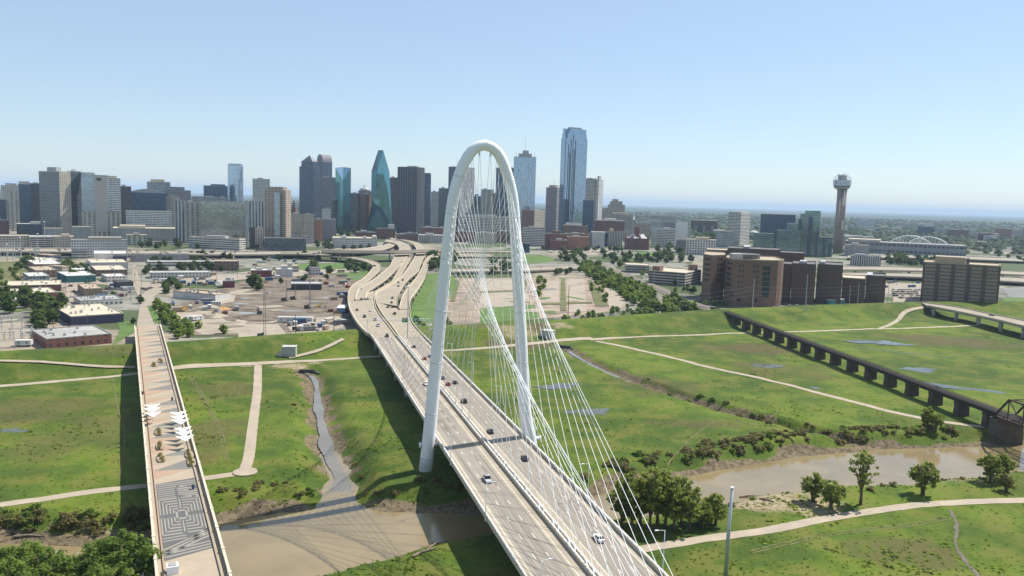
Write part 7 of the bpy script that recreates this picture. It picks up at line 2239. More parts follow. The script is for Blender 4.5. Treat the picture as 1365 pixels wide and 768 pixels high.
# ------------------------------------------------------------------ vehicles
M_GLASS = plain('car_glass', (0.02, 0.024, 0.03), 0.08, var=0.05)
M_TYRE = plain('tyre_rubber', (0.025, 0.025, 0.025), 0.9)
M_RED = plain('tail_light', (0.45, 0.02, 0.02), 0.3)
M_HEAD = plain('head_light', (0.75, 0.75, 0.72), 0.2)
PAINT = {k: plain('car_paint_' + k, c, 0.28, var=0.03, spec=0.6) for k, c in dict(black=(0.018, 0.018, 0.02), white=(0.72, 0.72, 0.72), silver=(0.42, 0.43, 0.44), grey=(0.13, 0.135, 0.14), red=(0.28, 0.02, 0.02), blue=(0.03, 0.06, 0.16)).items()}
def car_proto(kind, name):
    """body drawn as a side profile, x forward"""
    L, Wd, H = dict(sedan=(4.7, 1.84, 1.45), suv=(4.9, 1.95, 1.8), pickup=(5.7, 2.0, 1.85))[kind]
    root = bpy.data.objects.new(name, None); COL.objects.link(root); root.empty_display_size = .5
    h, w = L / 2, Wd / 2
    low = [(-h, .35), (h, .35), (h, .72), (h * .95, .82), (h * .45, .95)]
    if kind == 'sedan': prof = low + [(-h * .62, .98), (-h * .97, .95), (-h, .8)]
    elif kind == 'suv': prof = low + [(-h * .95, 1.02), (-h, .9)]
    else: prof = low + [(-h * .12, 1.05), (-h * .14, .98), (-h, 1.0)]
    m = MB()
    n = len(prof)
    for s in (1, -1):
        pts = [(x, s * (w if z < .9 else w * .97), z) for x, z in prof]
        m.quad(pts if s < 0 else pts[::-1])
    for i in range(n):
        (x0, z0), (x1, z1) = prof[i], prof[(i + 1) % n]
        y0, y1 = (w if z0 < .9 else w * .97), (w if z1 < .9 else w * .97)
        m.quad([(x0, -y0, z0), (x0, y0, z0), (x1, y1, z1), (x1, -y1, z1)])
    b = m.build('body', PAINT['white'], root)
    # cabin: glass sides under a painted roof
    if kind == 'sedan': c0 = [(h * .42, .95), (h * .12, H - .04), (-h * .38, H), (-h * .72, .98)]
    elif kind == 'suv': c0 = [(h * .42, .97), (h * .2, H - .05), (-h * .82, H), (-h * .95, 1.0)]
    else: c0 = [(h * .42, 1.0), (h * .2, H - .04), (-h * .06, H), (-h * .12, 1.02)]
    m = MB()
    wi, wr = w * .93, w * .76
    yy = [wi, wr, wr, wi]
    for s in (1, -1):
        p = [(x, s * y, z) for (x, z), y in zip(c0, yy)]
        m.quad(p if s > 0 else p[::-1])
    for i in (0, 2):
        (x0, z0), (x1, z1) = c0[i], c0[i + 1]
        m.quad([(x0, -yy[i], z0), (x0, yy[i], z0), (x1, yy[i + 1], z1), (x1, -yy[i + 1], z1)])
    m.build('windows', M_GLASS, root)
    m = MB(); (x0, z0), (x1, z1) = c0[1], c0[2]
    m.quad([(x0, -wr, z0 + .02), (x0, wr, z0 + .02), (x1, wr, z1 + .02), (x1, -wr, z1 + .02)])
    m.quad([(x0 + .02, -wr - .02, z0 - .06), (x1, -wr - .02, z1 - .06), (x1, -wr, z1 + .02), (x0, -wr, z0 + .02)]); m.quad([(x1, wr + .02, z1 - .06), (x0 + .02, wr + .02, z0 - .06), (x0, wr, z0 + .02), (x1, wr, z1 + .02)])
    m.build('car_roof', PAINT['white'], root)
    for x in (h * .62, -h * .6):
        for s in (-1, 1):
            m = MB(); m.tube([(x, s * (w - .2), .34), (x, s * (w + .02), .34)], .34, 14); m.build('wheel', M_TYRE, root)
    for s in (-1, 1):
        m = MB(); m.box(h - .06, h + .015, s * w * .72 - .2, s * w * .72 + .2, .58, .74); m.build('headlight', M_HEAD, root)
        m = MB(); m.box(-h - .015, -h + .06, s * w * .78 - .14, s * w * .78 + .14, .66, .86); m.build('tail_light', M_RED, root)
    if kind == 'pickup':
        m = MB(); m.box(-h * .95, -h * .16, -w * .82, w * .82, .99, 1.02); m.build('load_bed', M_TYRE, root)
    return root
PROTO = {k: car_proto(k, n_) for k, n_ in (('sedan', 'sedan_car'), ('suv', 'suv_car'), ('pickup', 'pickup_truck'))}
_pu = {}
def put_car(kind, paint, p, heading, label, group=None):
    r = PROTO[kind]
    if kind in _pu: r = link_copy(r)
    _pu[kind] = 1
    r.location = p
    r.rotation_euler = (0, 0, heading)
    r['label'] = label; r['category'] = 'truck' if kind == 'pickup' else 'car'
    if group: r['group'] = group
    elif 'group' in r: del r['group']
    for c in r.children:
        if c.name.startswith(('body', 'car_roof')):
            c.material_slots[0].link = 'OBJECT'
            c.material_slots[0].material = PAINT[paint]
    return r
HA = math.atan2(BD.y, BD.x)
for s, t, kind, paint, lab in (
        (294, 21.0, 'sedan', 'black', 'black car on the right carriageway just before the green sign gantry shadow'),
        (258, 21.2, 'sedan', 'red', 'dark red car in the left lane of the outbound side, behind the left arch leg'),
        (264, 25.6, 'sedan', 'grey', 'grey car in the middle lane beside the dark red one'),
        (197.5, 11.4, 'sedan', 'white', 'white car coming this way just right of the left arch leg'),
        (195.7, 21.9, 'sedan', 'red', 'maroon car in the outbound left lane, left of a dark one'),
        (198.5, 25.9, 'sedan', 'black', 'black car in the outbound middle lane, right of a maroon one'),
        (162.2, 22.2, 'suv', 'black', 'big black car with red lights in the outbound left lane, alone'),
        (209, 21.7, 'sedan', 'grey', 'grey car half hidden by the left arch leg'),
        (115.6, 22.2, 'sedan', 'black', 'black car about to cross the arch shadow on the outbound side'),
        (82.1, 25.8, 'sedan', 'black', 'black car in the outbound middle lane just before the arch shadow'),
        (64.6, 7.8, 'pickup', 'silver', 'silver pickup coming this way in the middle lane near the arch'),
        (15.0, 25.8, 'sedan', 'white', 'white car nearest the bottom edge on the outbound side')):
    put_car(kind, paint, bp(s, t, DECK_Z + .01), HA if t > 17 else HA + math.pi, lab)
GF = 'small cars far up the split carriageways'
for i, (u, v, away, paint, kind) in enumerate(((482, 386, 0, 'white', 'suv'), (482, 399, 0, 'grey', 'sedan'), (490, 399, 0, 'grey', 'sedan'), (476, 414, 0, 'black', 'sedan'), (486, 423, 0, 'black', 'suv'), (494, 415, 0, 'white', 'sedan'), (500, 427, 0, 'black', 'sedan'), (504, 435, 0, 'silver', 'pickup'), (516, 449, 0, 'black', 'suv'),
        (526, 419, 1, 'black', 'suv'), (523, 398, 1, 'grey', 'suv'), (522, 404, 1, 'black', 'sedan'), (517, 410, 1, 'black', 'sedan'), (523.5, 410, 1, 'black', 'suv'), (531, 382, 1, 'black', 'sedan'), (531, 377, 1, 'black', 'sedan'), (537, 374, 1, 'black', 'suv'), (499, 388, 0, 'black', 'sedan'), (544, 355, 1, 'black', 'sedan'), (536, 350, 0, 'black', 'sedan'), (538, 328, 0, 'silver', 'sedan'), (546, 326, 1, 'white', 'sedan'), (525, 322, 0, 'black', 'sedan'))):
    p = at(u, v, 11.0); p.z = 11.03
    q = at(u - 1, v - 6 if v > 420 else v - 5, 11.0)
    hd = HA if v > 405 else HA - .12
    put_car(kind, paint, p, hd if away else hd + math.pi, {'black': 'small black car', 'white': 'small white car', 'grey': 'small dark grey car', 'silver': 'small silver car'}[paint] + (' heading to the city' if away else ' coming from the city') + ' far up the split carriageways', GF + ', ' + paint + (' outbound' if away else ' inbound'))
p = at(1322, 421, 9.7)
put_car('sedan', 'black', (p.x, p.y, 9.62), -0.9, 'lone black car on the road bridge at the right edge')
# rows of parked cars below the jail
k = 0
for r_ in range(5):
    for c_ in range(12):
        u, v = 1190 + c_ * 3.9 + r_ * .4, 387.5 + r_ * 2.7
        if random.random() < .15: continue
        p = at(u, v, CITY_Z)
        pc = random.choice(['white', 'silver', 'grey', 'black', 'white', 'blue'])
        put_car(random.choice(['sedan', 'suv']), pc, (p.x, p.y, 4.0), 1.9 + random.uniform(-.05, .05), 'parked ' + pc + ' car in the lot between the jail and the striped block', 'cars parked in the jail lot, ' + pc)
for i, (u, v, pc, lab) in enumerate(((1053, 408, 'silver', 'silver van parked at the foot of the seam of the dark jail slabs'), (1063, 408, 'white', 'white car parked before the dark jail slabs, middle of three'), (1076, 408, 'white', 'white car parked before the dark jail slabs, right of three'), (1034, 409, 'white', 'white pickup parked by the rounded jail end'))):
    p = at(u, v, 4.2); put_car('suv' if i < 3 else 'pickup', pc, (p.x, p.y, gz(p.x, p.y) + .25), .2, lab)
for i, (u, v, pc, lab) in enumerate(((93, 428, 'white', 'white pickup parked on the tan street beside the grove'), (83, 398, 'silver', 'silver car parked at the corner of the red brick shed'), (84, 394, 'black', 'black car parked at the far corner of the red brick shed'), (97, 414, 'grey', 'grey car at the kerb of the tan street'), (141, 388, 'black', 'black car in the lot behind the tan box building'), (347, 449, 'black', 'black car at the foot of the lattice drill mast'), (413, 441, 'silver', 'silver car in the pale dirt yard'), (358, 392, 'white', 'white truck standing on the dug ground'))):
    p = at(u, v, CITY_Z); put_car('pickup' if i in (0, 7) else 'sedan', pc, (p.x, p.y, max(gz(p.x, p.y), 4.0) + .02), 1.3, lab)
for i in range(40):
    u, v = random.uniform(728, 830), random.uniform(332.5, 338)
    p = at(u, v, CITY_Z); pc = random.choice(['white', 'silver', 'black', 'white'])
    put_car('suv', pc, (p.x, p.y, 4.05), random.uniform(0, 3), 'far ' + pc + ' car in the gravel park before the depository', 'cars before the depository, ' + pc)

# ------------------------------------------------------------------ lamps, gantry, poles
def lamp_proto(h, name):
    r = bpy.data.objects.new(name, None); COL.objects.link(r); r.empty_display_size = .5
    m = MB(); m.tube([(0, 0, 0), (0, 0, h)], [.13, .08], 8); m.tube([(0, 0, 0), (0, 0, .7)], .2, 8); m.build('pole', M_LAMPW, r, smooth=True)
    m = MB(); m.tube([(0, 0, h - .05), (0, 1.0, h + .12), (0, 2.0, h + .15)], .06, 6); m.build('arm', M_LAMPW, r)
    m = MB(); m.box(-.2, .2, 1.7, 2.6, h + .08, h + .26); hd = m.build('lamp_head', M_LAMPW, r)
    m = MB(); m.box(-.14, .14, 1.8, 2.5, h + .03, h + .075); m.build('lens', M_LENS, hd)
    return r
lp = lamp_proto(11.0, 'street_lamp')
first = True
for t, rz, ss, side_ in ((-.45, HA - math.pi, (-15, 34, 82, 131, 180, 229, 278), 'left'), (33.95, HA, (-6, 43.6, 94, 145, 195, 246, 296), 'right')):
    for s in ss:
        o = lp if first else link_copy(lp)
        first = False
        o.location = bp(s, t, DECK_Z - .2)
        o.rotation_euler = (0, 0, rz)
        o['label'] = 'slim grey lamp post with a short arm on the ' + side_ + ' edge of the big bridge'
        o['category'] = 'street lamp'; o['group'] = 'lamp posts on the ' + side_ + ' edge of the big bridge'
for s, t in ((-15, -.45), (33.95, 0)): pass
# bracket under each lamp
# big pale monopole in front
p = at(967, 776, 0)
o = thing('tall_pole', 'tall pale steel pole standing alone in the near meadow', 'pole', (p.x, p.y, gz(p.x, p.y)))
ht = at_y(970.5, 651, p.y).z - gz(p.x, p.y)
m = MB(); m.tube([(0, 0, -1), (0, 0, ht * .5), (0.3, 0, ht)], [.62, .5, .38], 14); m.build('shaft', M_GALV, o, smooth=True)
m = MB(); m.tube([(0.3, 0, ht + .01), (0.3, 0, ht + .35)], .5, 14); m.build('cap', M_LAMPW, o)
m = MB(); m.tube([(.45, .2, ht * .1), (.6, .25, ht * .92)], .07, 6); m.build('cable_run', M_DARK, o)
p0 = bpx(330 + 18, 0)
# sign gantry across both carriageways
M_SIGN = plain('sign_green', (0.0, 0.16, 0.075), 0.5, var=0.05)
s_g = 352
o = thing('sign_gantry', 'white steel gantry with two green road signs over the outbound lanes', 'road sign', bp(s_g, 33.6, DECK_Z))
gl = o.location
g_ = lambda t, z: bp(s_g, t, z) - gl
m = MB(); m.tube([g_(-.6, DECK_Z), g_(-.6, DECK_Z + 8.5)], .2, 8); m.tube([g_(41, DECK_Z - 6), g_(41, DECK_Z + 8.5)], .22, 8); m.build('post', M_LAMPW, o)
m = MB()
for z in (7.2, 8.4):
    m.tube([g_(-.6, DECK_Z + z), g_(41, DECK_Z + z)], .14, 6)
for k in range(28):
    t = -.6 + 41.6 * k / 28
    m.tube([g_(t, DECK_Z + (7.2 if k % 2 else 8.4)), g_(t + 41.6 / 28, DECK_Z + (8.4 if k % 2 else 7.2))], .07, 5)
m.build('truss_beam', M_LAMPW, o)
for t0, t1 in ((22.2, 26.3), (29.6, 33.6)):
    m = MB()
    a, b = g_(t0, DECK_Z + 6.2) - BD * .5, g_(t1, DECK_Z + 6.2) - BD * .5
    up = Vector((0, 0, 3.1))
    m.quad([a, b, b + up, a + up]); k_ = BD * .12
    m.quad([b + k_, a + k_, a + k_ + up, b + k_ + up]); m.quad([a + up, b + up, b + up + k_, a + up + k_]); m.quad([a, a + up, a + up + k_, a + k_]); m.quad([b, b + k_, b + k_ + up, b + up])
    sg_ = m.build('sign_panel', M_SIGN, o)
    m = MB()
    for z, f0, f1 in ((2.3, .12, .8), (1.5, .12, .66), (.7, .2, .5)):
        m.quad([a.lerp(b, f0) - BD * .02 + Vector((0, 0, z)), a.lerp(b, f1) - BD * .02 + Vector((0, 0, z)), a.lerp(b, f1) - BD * .02 + Vector((0, 0, z + .42)), a.lerp(b, f0) - BD * .02 + Vector((0, 0, z + .42))])
    m.build('sign_legend', M_PAINT, sg_)
# tall lighting masts by the ramps and steel power poles
def mast(u, v, top, label, r=.35, mat=None, cat='pole', name='light_mast', z0=CITY_Z, head=True):
    p = at(u, v, z0)
    h = at_y(u, top, p.y).z - z0
    o = thing(name, label, cat, (p.x, p.y, gz(p.x, p.y)))
    m = MB(); m.tube([(0, 0, -.5), (0, 0, h)], [r, r * .6], 8); m.build('shaft', mat or M_GALV, o)
    if head:
        m = MB(); m.lathe([(r * 2.2, h + .02), (r * 2.6, h + .5), (r, h + .9)], 10); m.build('lamp_ring', M_LAMPW, o)
    return o
mast(543, 466, 376, 'tall grey light mast standing beside the right ramp gore', .4)
mast(757, 426, 380, 'thin brown power pole standing in the empty lots', .35, M_BARK, head=False, name='power_pole')
mast(1073, 420, 370, 'pale steel power pole before the left dark jail slab', .4, head=False, name='power_pole')
mast(1003, 412, 372, 'grey power pole before the tan jail block', .4, head=False, name='power_pole')
mast(1143, 406, 376, 'pale pole before the low jail wing, left of two', .35, head=False, name='power_pole')
mast(1183, 405, 376, 'pale pole at the right corner of the low jail wing', .35, head=False, name='power_pole')
mast(1132, 406, 380, 'thin pole left of the low jail wing', .3, head=False, name='power_pole')
mast(1279, 406, 390, 'pole at the foot of the striped jail block', .35, head=False, name='power_pole')
for i, (u, v, t) in enumerate(((28, 352, 317), (51, 342, 312), (60, 330, 296), (10, 350, 326))):
    mast(u, v, t, 'tall lighting mast among the substation at the far left', .5, name='light_mast')
    bpy.context.scene.objects
    o = [q for q in COL.objects if q.get('label') == 'tall lighting mast among the substation at the far left'][-1]
    o['group'] = 'tall masts at the far left'
mast(394, 449, 420, 'wooden pole at the edge of the pale yard', .3, M_BARK, head=False, name='power_pole')
mast(445, 444, 416, 'brown pole at the right end of the pale yard', .3, M_BARK, head=False, name='power_pole')
mast(44, 448, 432, 'grey pole with a cross arm in the substation yard', .3, head=False, name='power_pole')
# power lines before the jail
def wires(pts, zs, sag, label, r=.05):
    m = MB()
    for dz in zs:
        for a, b in zip(pts, pts[1:]):
            a2, b2 = a + Vector((0, 0, dz)), b + Vector((0, 0, dz))
            m.tube([a2.lerp(b2, k / 12) - Vector((0, 0, sag * 4 * (k / 12) * (1 - k / 12))) for k in range(13)], r, 4, cap=False)
    return tag(m.build('power_line', M_GALV), label, 'power line')
wp = [at(700, 408, 26), at(1003, 382, 28), at(1183, 378, 26), at(1420, 372, 26)]
wp[0].z = 24
for i, dz in enumerate((0, -4, -8)):
    wires([p.copy() for p in wp], (dz,), 3.0, ('top', 'middle', 'lowest')[i] + ' wire of the power line sagging before the jail')

# ------------------------------------------------------------------ construction site
M_YEL = plain('machine_yellow', (0.42, 0.25, 0.03), 0.6, var=0.2, scale=1.0)
M_MACH = plain('machine_dark', (0.07, 0.06, 0.055), 0.7, var=0.3)
def lattice(m, x0, y0, z0, h, w, seg=14, r=.09):
    c = [(-w, -w), (w, -w), (w, w), (-w, w)]
    for a, b in c:
        m.tube([(x0 + a, y0 + b, z0), (x0 + a * .6, y0 + b * .6, z0 + h)], r, 4)
    for k in range(seg):
        f0, f1 = k / seg, (k + 1) / seg
        for i in range(4):
            a, b = c[i], c[(i + 1) % 4]
            k0, k1 = 1 - .4 * f0, 1 - .4 * f1
            m.tube([(x0 + a[0] * k0, y0 + a[1] * k0, z0 + h * f0), (x0 + b[0] * k1, y0 + b[1] * k1, z0 + h * f1)], r * .7, 4)
def rig(u, v, top, label, w=.6, name='drill_rig'):
    p = at(u, v, CITY_Z)
    h = at_y(u, top, p.y).z - CITY_Z - 1.5
    o = thing(name, label, 'drill rig', (p.x, p.y, 4.0), .4)
    m = MB(); m.box(-2.6, 2.6, -1.5, -.9, 0, .9); m.box(-2.6, 2.6, .9, 1.5, 0, .9); m.build('tracks', M_MACH, o)
    m = MB(); m.box(-2.8, 1.2, -1.3, 1.3, .92, 2.7); m.box(.0, 1.4, -1.3, -.2, 2.72, 3.4); m.build('cab', M_MACH, o)
    m = MB(); lattice(m, 1.9, 0, .9, h, w); m.build('lattice_mast', plain('mast_paint', (0.22, 0.21, 0.20), 0.6, metal=.3), o)
    return o
rig(349, 451, 384, 'tallest lattice drill mast at the near edge of the dug ground', .75)
rig(410, 412, 352, 'tall lattice drill rig on tracks in the middle of the dug ground', .65)
rig(391, 400, 379, 'pale drill rig farther back in the dug ground', .5)
rig(379, 402, 374, 'thin drill rig left of the pale one', .45)
def digger(u, v, rz, label, mat=None):
    p = at(u, v, CITY_Z)
    o = thing('excavator', label, 'excavator', (p.x, p.y, 4.0), rz)
    m = MB(); m.box(-2.2, 2.2, -1.5, -.8, 0, .9); m.box(-2.2, 2.2, .8, 1.5, 0, .9); m.build('tracks', M_MACH, o)
    m = MB(); m.prism([(-2.4, -1.3), (1.2, -1.3), (1.2, 1.3), (-2.4, 1.3)], 1.0, 2.3); m.box(.1, 1.6, .1, 1.3, 2.32, 3.2); m.build('cab', mat or M_YEL, o)
    m = MB(); m.tube([(1.0, -.3, 1.8), (4.0, -.3, 4.6)], .35, 6); m.tube([(4.0, -.3, 4.6), (6.2, -.3, 2.2)], .28, 6); bo = m.build('boom', mat or M_YEL, o)
    m = MB(); m.prism([(5.7, -.9), (6.8, -.9), (6.8, .3), (5.7, .3)], 1.0, 2.2, top=[(6.0, -.8), (6.5, -.8), (6.5, .2), (6.0, .2)]); m.build('bucket', M_MACH, bo)
digger(346, 419, 2.2, 'dark excavator at the edge of the milky pool', M_MACH)
digger(424, 412, .5, 'brown excavator right of the middle drill rig')
digger(245, 416, 1.0, 'yellow excavator on the scrap heap near the promenade')
digger(463, 384, 2.5, 'red crane truck at the top right of the site', PAINT['red'])
def heap(u, v, r, h, label, mat, sy=1.0):
    p = at(u, v, CITY_Z)
    rg = np.random.default_rng(int(u * 3 + v))
    m = MB()
    nr, na = 7, 22
    grid = []
    for i in range(nr + 1):
        rr_ = r * i / nr
        row = []
        for k in range(na):
            a = 2 * math.pi * k / na
            f = 1 + .18 * math.sin(3 * a + u) + .1 * math.sin(5 * a + v)
            z = h * (1 - (i / nr)) ** 1.15 * (1 + rg.uniform(-.12, .12)) if i else h
            row.append((rr_ * f * math.cos(a), rr_ * f * sy * math.sin(a), z))
        grid.append(row)
    for i in range(nr):
        for k in range(na):
            k2 = (k + 1) % na
            m.quad([grid[i][k], grid[i + 1][k], grid[i + 1][k2], grid[i][k2]] if i else [grid[0][0], grid[1][k], grid[1][k2]])
    o = m.build('earth_heap', mat, loc=(p.x, p.y, 3.95))
    return tag(o, label, 'earth heap')
heap(288, 423, 9, 3.6, 'pale sand cone left of the concrete slab', M_EARTHP)
heap(296, 413, 7, 2.6, 'orange sand heap behind the pale cone', plain('orange_sand', (0.36, 0.21, 0.08), 1.0, var=.12))
heap(279, 410, 9, 2.4, 'grey gravel heap left of the orange one', M_LOTP)
heap(236, 414, 8, 3.2, 'dark scrap heap beside the promenade thicket', M_EARTH)
heap(247, 415, 8, 3.6, 'brown scrap heap under the yellow excavator', M_EARTH)
heap(338, 425, 20, 3.0, 'dark earth bank below the milky pool', M_EARTH, .5)
heap(325, 411, 16, 2.6, 'dark earth bank between the two milky pools', M_EARTH, .5)
heap(422, 415, 9, 3.4, 'dark earth heap right of the middle drill rig', M_EARTH)
heap(350, 381, 20, 3.0, 'long brown earth bank at the top of the site', M_EARTH, .6)
heap(272, 424, 7, 2.4, 'small brown earth heap behind the thicket', M_EARTH)
def trailer(u, v, l, label, mat, rz=0.0, w=2.6, h=3.2, name='site_trailer'):
    p = at(u, v, CITY_Z)
    o = thing(name, label, 'trailer', (p.x, p.y, 4.0), rz)
    m = MB(); m.box(-l / 2, l / 2, -w / 2, w / 2, .6, h); m.build('box_body', mat, o)
    m = MB(); m.box(-l / 2 - .1, l / 2 + .1, -w / 2 - .1, w / 2 + .1, h + .01, h + .15); m.build('roof', M_ROOFW, o)
    m = MB()
    for k in range(max(2, int(l / 5))):
        x = -l / 2 + (k + .5) * l / max(2, int(l / 5))
        m.box(x - .6, x + .6, -w / 2 - .04, -w / 2 - .002, 1.7, 2.5)
    m.build('window_row', M_WIN, o)
    m = MB()
    for x in (-l * .3, l * .3):
        m.tube([(x, -w / 2 + .1, .4), (x, w / 2 - .1, .4)], .4, 10)
    m.build('wheels', M_TYRE, o)
MW = plain('trailer_white', (0.55, 0.55, 0.53), 0.6, var=.08)
trailer(394, 431, 26, 'long white site trailer in the pale dirt yard', MW, .08, 4.2, 4.2)
trailer(438.5, 431, 8, 'cream box truck body at the right of the pale yard', M_ROOFP, 1.2)
trailer(408, 439, 6, 'small cream shed in the pale yard, left of two', M_ROOFP, .1)
trailer(415, 437, 5.5, 'small tan shed in the pale yard, right of two', M_ROOFT, .1)
trailer(255, 428, 9, 'white trailer parked by the thicket, left of two', MW, 1.0)
trailer(263, 428, 9, 'white trailer parked by the thicket, right of two', MW, 1.0)
trailer(285, 408, 4, 'small white container below the tan warehouse, left of two', MW, .1)
trailer(292, 408, 4, 'small white container below the tan warehouse, right of two', MW, .1)
trailer(393, 442, 3.5, 'dark skip standing in the pale yard', M_MACH, .2)
M_TEAL = plain('teal_container', (0.05, 0.22, 0.22), 0.6, var=.1)
trailer(1107, 407, 9, 'teal container before the dark jail slab, left of two', M_TEAL, .25, 5, 5)
trailer(1119, 406, 8, 'teal container before the dark jail slab, right of two', M_TEAL, .25, 5, 5)
trailer(456, 416, 20, 'blue roofed site hut in the shade of the carriageway', plain('blue_shadow_box', (0.12, 0.24, 0.36), 0.6), 1.7, 7, 4)  # bluish shadow area by the carriageway, drawn as a blue box
# substation at the left edge
for i, (u, v, w_, h_) in enumerate(((6, 455, 10, 5), (28, 452, 12, 6), (16, 440, 12, 8), (40, 456, 8, 5))):
    p = at(u, v, CITY_Z)
    o = thing('switch_frame', 'grey steel switchgear frame in the substation beside the dark oaks', 'switchgear', (p.x, p.y, 4.0), .3, 'substation frames beside the oaks')
    m = MB()
    for x in (-w_ / 2, 0, w_ / 2):
        lattice(m, x, 0, 0, h_, .35, 5, .07)
    m.build('columns', M_GALV, o)
    m = MB(); m.tube([(-w_ / 2 - 1, 0, h_), (w_ / 2 + 1, 0, h_)], .2, 5); m.tube([(-w_ / 2 - 1, 0, h_ * .7), (w_ / 2 + 1, 0, h_ * .7)], .12, 5); m.build('cross_beam', M_GALV, o)
    m = MB()
    for x in np.linspace(-w_ / 2, w_ / 2, 6):
        m.lathe([(.2, h_ + .2), (.3, h_ + .5), (.18, h_ + 1.6)], 8, x, 0)
    m.build('insulators', M_ROOFW, o)
trailer(32, 462, 9, 'pale transformer cabin at the near side of the substation', MW, .2, 4, 3.4, 'transformer_cabin')
for i in range(22):
    u, v = random.uniform(-5, 54), random.uniform(331, 352)
    p = at(u, v, CITY_Z)
    o = thing('switch_frame', 'thin steel frame in the far substation yard below the highway', 'switchgear', (p.x, p.y, CITY_Z), .2, 'far substation frames')
    m = MB(); h_ = random.uniform(7, 14); w_ = random.uniform(5, 10)
    for x in (-w_ / 2, w_ / 2): m.tube([(x, 0, 0), (x, 0, h_)], .28, 5)
    m.tube([(-w_ / 2 - 1, 0, h_), (w_ / 2 + 1, 0, h_)], .25, 5); m.build('steel_frame', M_GALV, o)
# utility boxes seen on the promenade
for i, (x, y, lab) in enumerate(((257.5, 652, 'blue bin beside the balustrade at the far edge of the labyrinth'), (190, 526, 'dark bin on the left side of the promenade beyond the sails'), (229.5, 534, 'dark bin on the right side of the promenade beyond the sails'))):
    s, t = ps_at(y, x)
    q = Vector((PA.x, PA.y, 0)) + pp(s, t, PZ)
    o = thing('litter_bin', lab, 'bin', tuple(q))
    m = MB(); m.lathe([(.36, 0), (.45, 1.2), (.47, 1.25)], 14); m.build('barrel', PAINT['blue'] if i == 0 else M_MACH, o)
    m = MB(); m.lathe([(.48, 1.26), (.3, 1.5)], 14); m.build('lid', M_MACH, o)
# driftwood on the near bank
rg = random.Random(3)
for i, (u, v, l, rz) in enumerate(((1000, 664, 8, .2), (1022, 668, 5, -.5), (1052, 661, 5, .9), (566, 738, 9, .8), (575, 732, 7, 1.3), (40, 716, 9, .1))):
    c = on_ground(u, v, -4)
    m = MB(); m.tube([(-l / 2, 0, .3), (-l * .1, .3, .55), (l / 2, -.2, .35)], [.42, .36, .15], 8)
    m.tube([(l * .1, 0, .5), (l * .3, 1.4, 1.1)], [.16, .05], 6); m.tube([(-l * .2, .2, .5), (-l * .05, -1.2, 1.0)], [.16, .05], 6); m.tube([(l * .3, -.1, .4), (l * .5, -.9, .9)], [.12, .04], 6)
    ob = m.build('driftwood_log', plain('driftwood', (0.21, 0.165, 0.12), .95, var=.2, scale=1), loc=(c.x, c.y, max(c.z, WATER_Z) - .05)); ob.rotation_euler.z = rz
    tag(ob, ('grey driftwood log on the near mud bank, left end of a string of three', 'short driftwood log in the middle of the near mud bank', 'branched driftwood at the right of the near mud bank', 'driftwood trunk at the bottom centre water edge', 'second driftwood trunk behind the bottom centre one', 'driftwood log on the stony bank at the bottom left')[i], 'driftwood')

# ------------------------------------------------------------------ clutter of the lots: poles, containers, cars, weeds
def pole_copy(first, x, y, label, group, rz):
    o = first if not first.get('used') else link_copy(first)
    first['used'] = 1
    o.location = (x, y, gz(x, y)); o.rotation_euler.z = rz
    o['label'] = label; o['category'] = 'pole'; o['group'] = group
up_ = bpy.data.objects.new('utility_pole', None); COL.objects.link(up_); up_['used'] = 0
m = MB(); m.tube([(0, 0, -.5), (0, 0, 11)], [.2, .13], 6); m.build('shaft', M_BARK, up_)
m = MB(); m.box(-1.4, 1.4, -.09, .09, 9.8, 10.0); m.box(-1.1, 1.1, -.08, .08, 8.9, 9.1); m.build('cross_arm', M_BARK, up_)
m = MB()
for x in (-1.2, -.5, .5, 1.2): m.lathe([(.07, 10.01), (.09, 10.2), (.04, 10.35)], 6, x, 0)
m.build('insulator_row', M_ROOFW, up_)
rp = random.Random(17)
for line_, n_ in (([(70, 448), (84, 404), (92, 378), (98, 360)], 9), ([(113, 440), (116, 404), (120, 380)], 6), ([(120, 379), (200, 382), (330, 370), (470, 360)], 13), ([(176, 402), (178, 376), (176, 354)], 6), ([(590, 366), (700, 365), (790, 364)], 9), ([(946, 412), (1040, 410), (1190, 406)], 7), ([(1128, 380), (1236, 381)], 6), ([(840, 368), (880, 386), (936, 396)], 6)):
    for p in resample([Vector((q.x, q.y, 0)) for q in ats(line_, CITY_Z)], n_):
        pole_copy(up_, p.x + rp.uniform(-2, 2), p.y + rp.uniform(-2, 2), 'wooden utility pole with two cross arms along a town street', 'utility poles along the streets', rp.uniform(0, 3))
bx_ = None
BOXM = [plain('box_' + k, c, .6, var=.15, scale=.6) for k, c in dict(white=(.5, .5, .48), rust=(.2, .07, .04), blue=(.05, .1, .2), tan=(.33, .26, .17), grey=(.2, .2, .2)).items()]
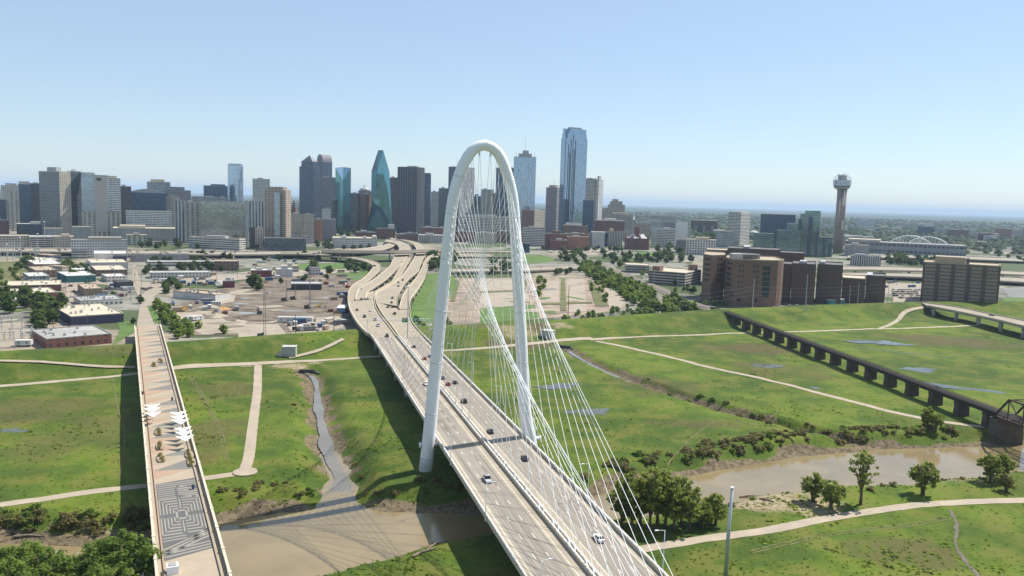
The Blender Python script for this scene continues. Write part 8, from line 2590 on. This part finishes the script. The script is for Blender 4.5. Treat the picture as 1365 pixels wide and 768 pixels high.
for (u0, u1, v0, v1, n_) in ((120, 176, 378, 400, 16), (196, 300, 366, 382, 26), (330, 470, 360, 380, 26), (0, 60, 356, 376, 8), (225, 330, 404, 420, 14), (380, 460, 428, 442, 14), (440, 470, 380, 420, 8), (1130, 1230, 374, 386, 12), (172, 300, 346, 352, 18), (300, 400, 340, 356, 16)):
    for i in range(n_):
        p = at(rp.uniform(u0, u1), rp.uniform(v0, v1), CITY_Z)
        l, w, h = rp.choice([(6, 2.4, 2.6), (12, 2.5, 2.8), (4, 3, 2.4), (8, 5, 3.4)])
        k = rp.randrange(5)
        m = MB(); m.box(-l / 2, l / 2, -w / 2, w / 2, .15, h, 0); m.box(-l / 2 + .15, l / 2 - .15, -w / 2 + .15, w / 2 - .15, 0, .149, 1); m.box(-l / 2 - .06, l / 2 + .06, -w / 2 - .06, w / 2 + .06, h + .01, h + .12, 0)
        o = m.build('storage_container', [BOXM[k], M_MACH], loc=(p.x, p.y, 4.0 if v0 > 400 else 3.75)); o.rotation_euler.z = rp.choice([.45, .45, 2.0, rp.uniform(0, 3)])
        tag(o, ('white', 'rust red', 'blue', 'tan', 'grey')[k] + ' box container left standing on the town lots', 'container', 'containers on the town lots, ' + ('white', 'rust', 'blue', 'tan', 'grey')[k])
for (u0, u1, v0, v1, n_, hd) in ((122, 176, 386, 396, 14, .5), (80, 112, 378, 440, 16, 2.0), (186, 236, 368, 396, 10, .5), (300, 470, 356, 366, 26, .4), (720, 835, 336, 341, 14, .2), (600, 700, 366, 370, 10, .3), (1040, 1120, 408, 410, 4, .3), (400, 450, 432, 442, 7, 1.0)):
    for i in range(n_):
        p = at(rp.uniform(u0, u1), rp.uniform(v0, v1), CITY_Z); pc = rp.choice(['white', 'silver', 'black', 'grey', 'white', 'red'])
        put_car(rp.choice(['sedan', 'suv', 'pickup']), pc, (p.x, p.y, max(gz(p.x, p.y), 3.75) + .08), hd + rp.choice([0, math.pi / 2]) + rp.uniform(-.1, .1), 'small ' + pc + ' vehicle parked or waiting in the town lots beyond the levee', 'vehicles in the town lots, ' + pc)
for i in range(30):
    u = rp.uniform(0, 430); z = 9.05
    f = u / 430
    v = (331.5 + 4 * f + rp.choice([1.2, 3.2]))
    p = at(u, v, z); pc = rp.choice(['white', 'silver', 'black'])
    put_car(rp.choice(['sedan', 'suv']), pc, (p.x, p.y, z + .05), rp.choice([0, math.pi]) - .1, 'far ' + pc + ' vehicle on the grey highway deck behind the sheds', 'vehicles on the far highway, ' + pc)
for i, (poly) in enumerate(([(700, 372), (704, 372), (690, 426), (684, 426)], [(748, 372), (753, 372), (755, 414), (747, 414)], [(720, 404), (790, 402), (790, 404), (720, 406.5)], [(783, 373), (789, 374), (812, 408), (794, 408)], [(640, 388), (700, 386), (700, 388), (640, 390)], [(610, 372), (614, 372), (606, 402), (600, 402)])):
    sheet('weedy green strip between the empty lots', poly, M_FIELDB, 'weed_strip', z=3.72)
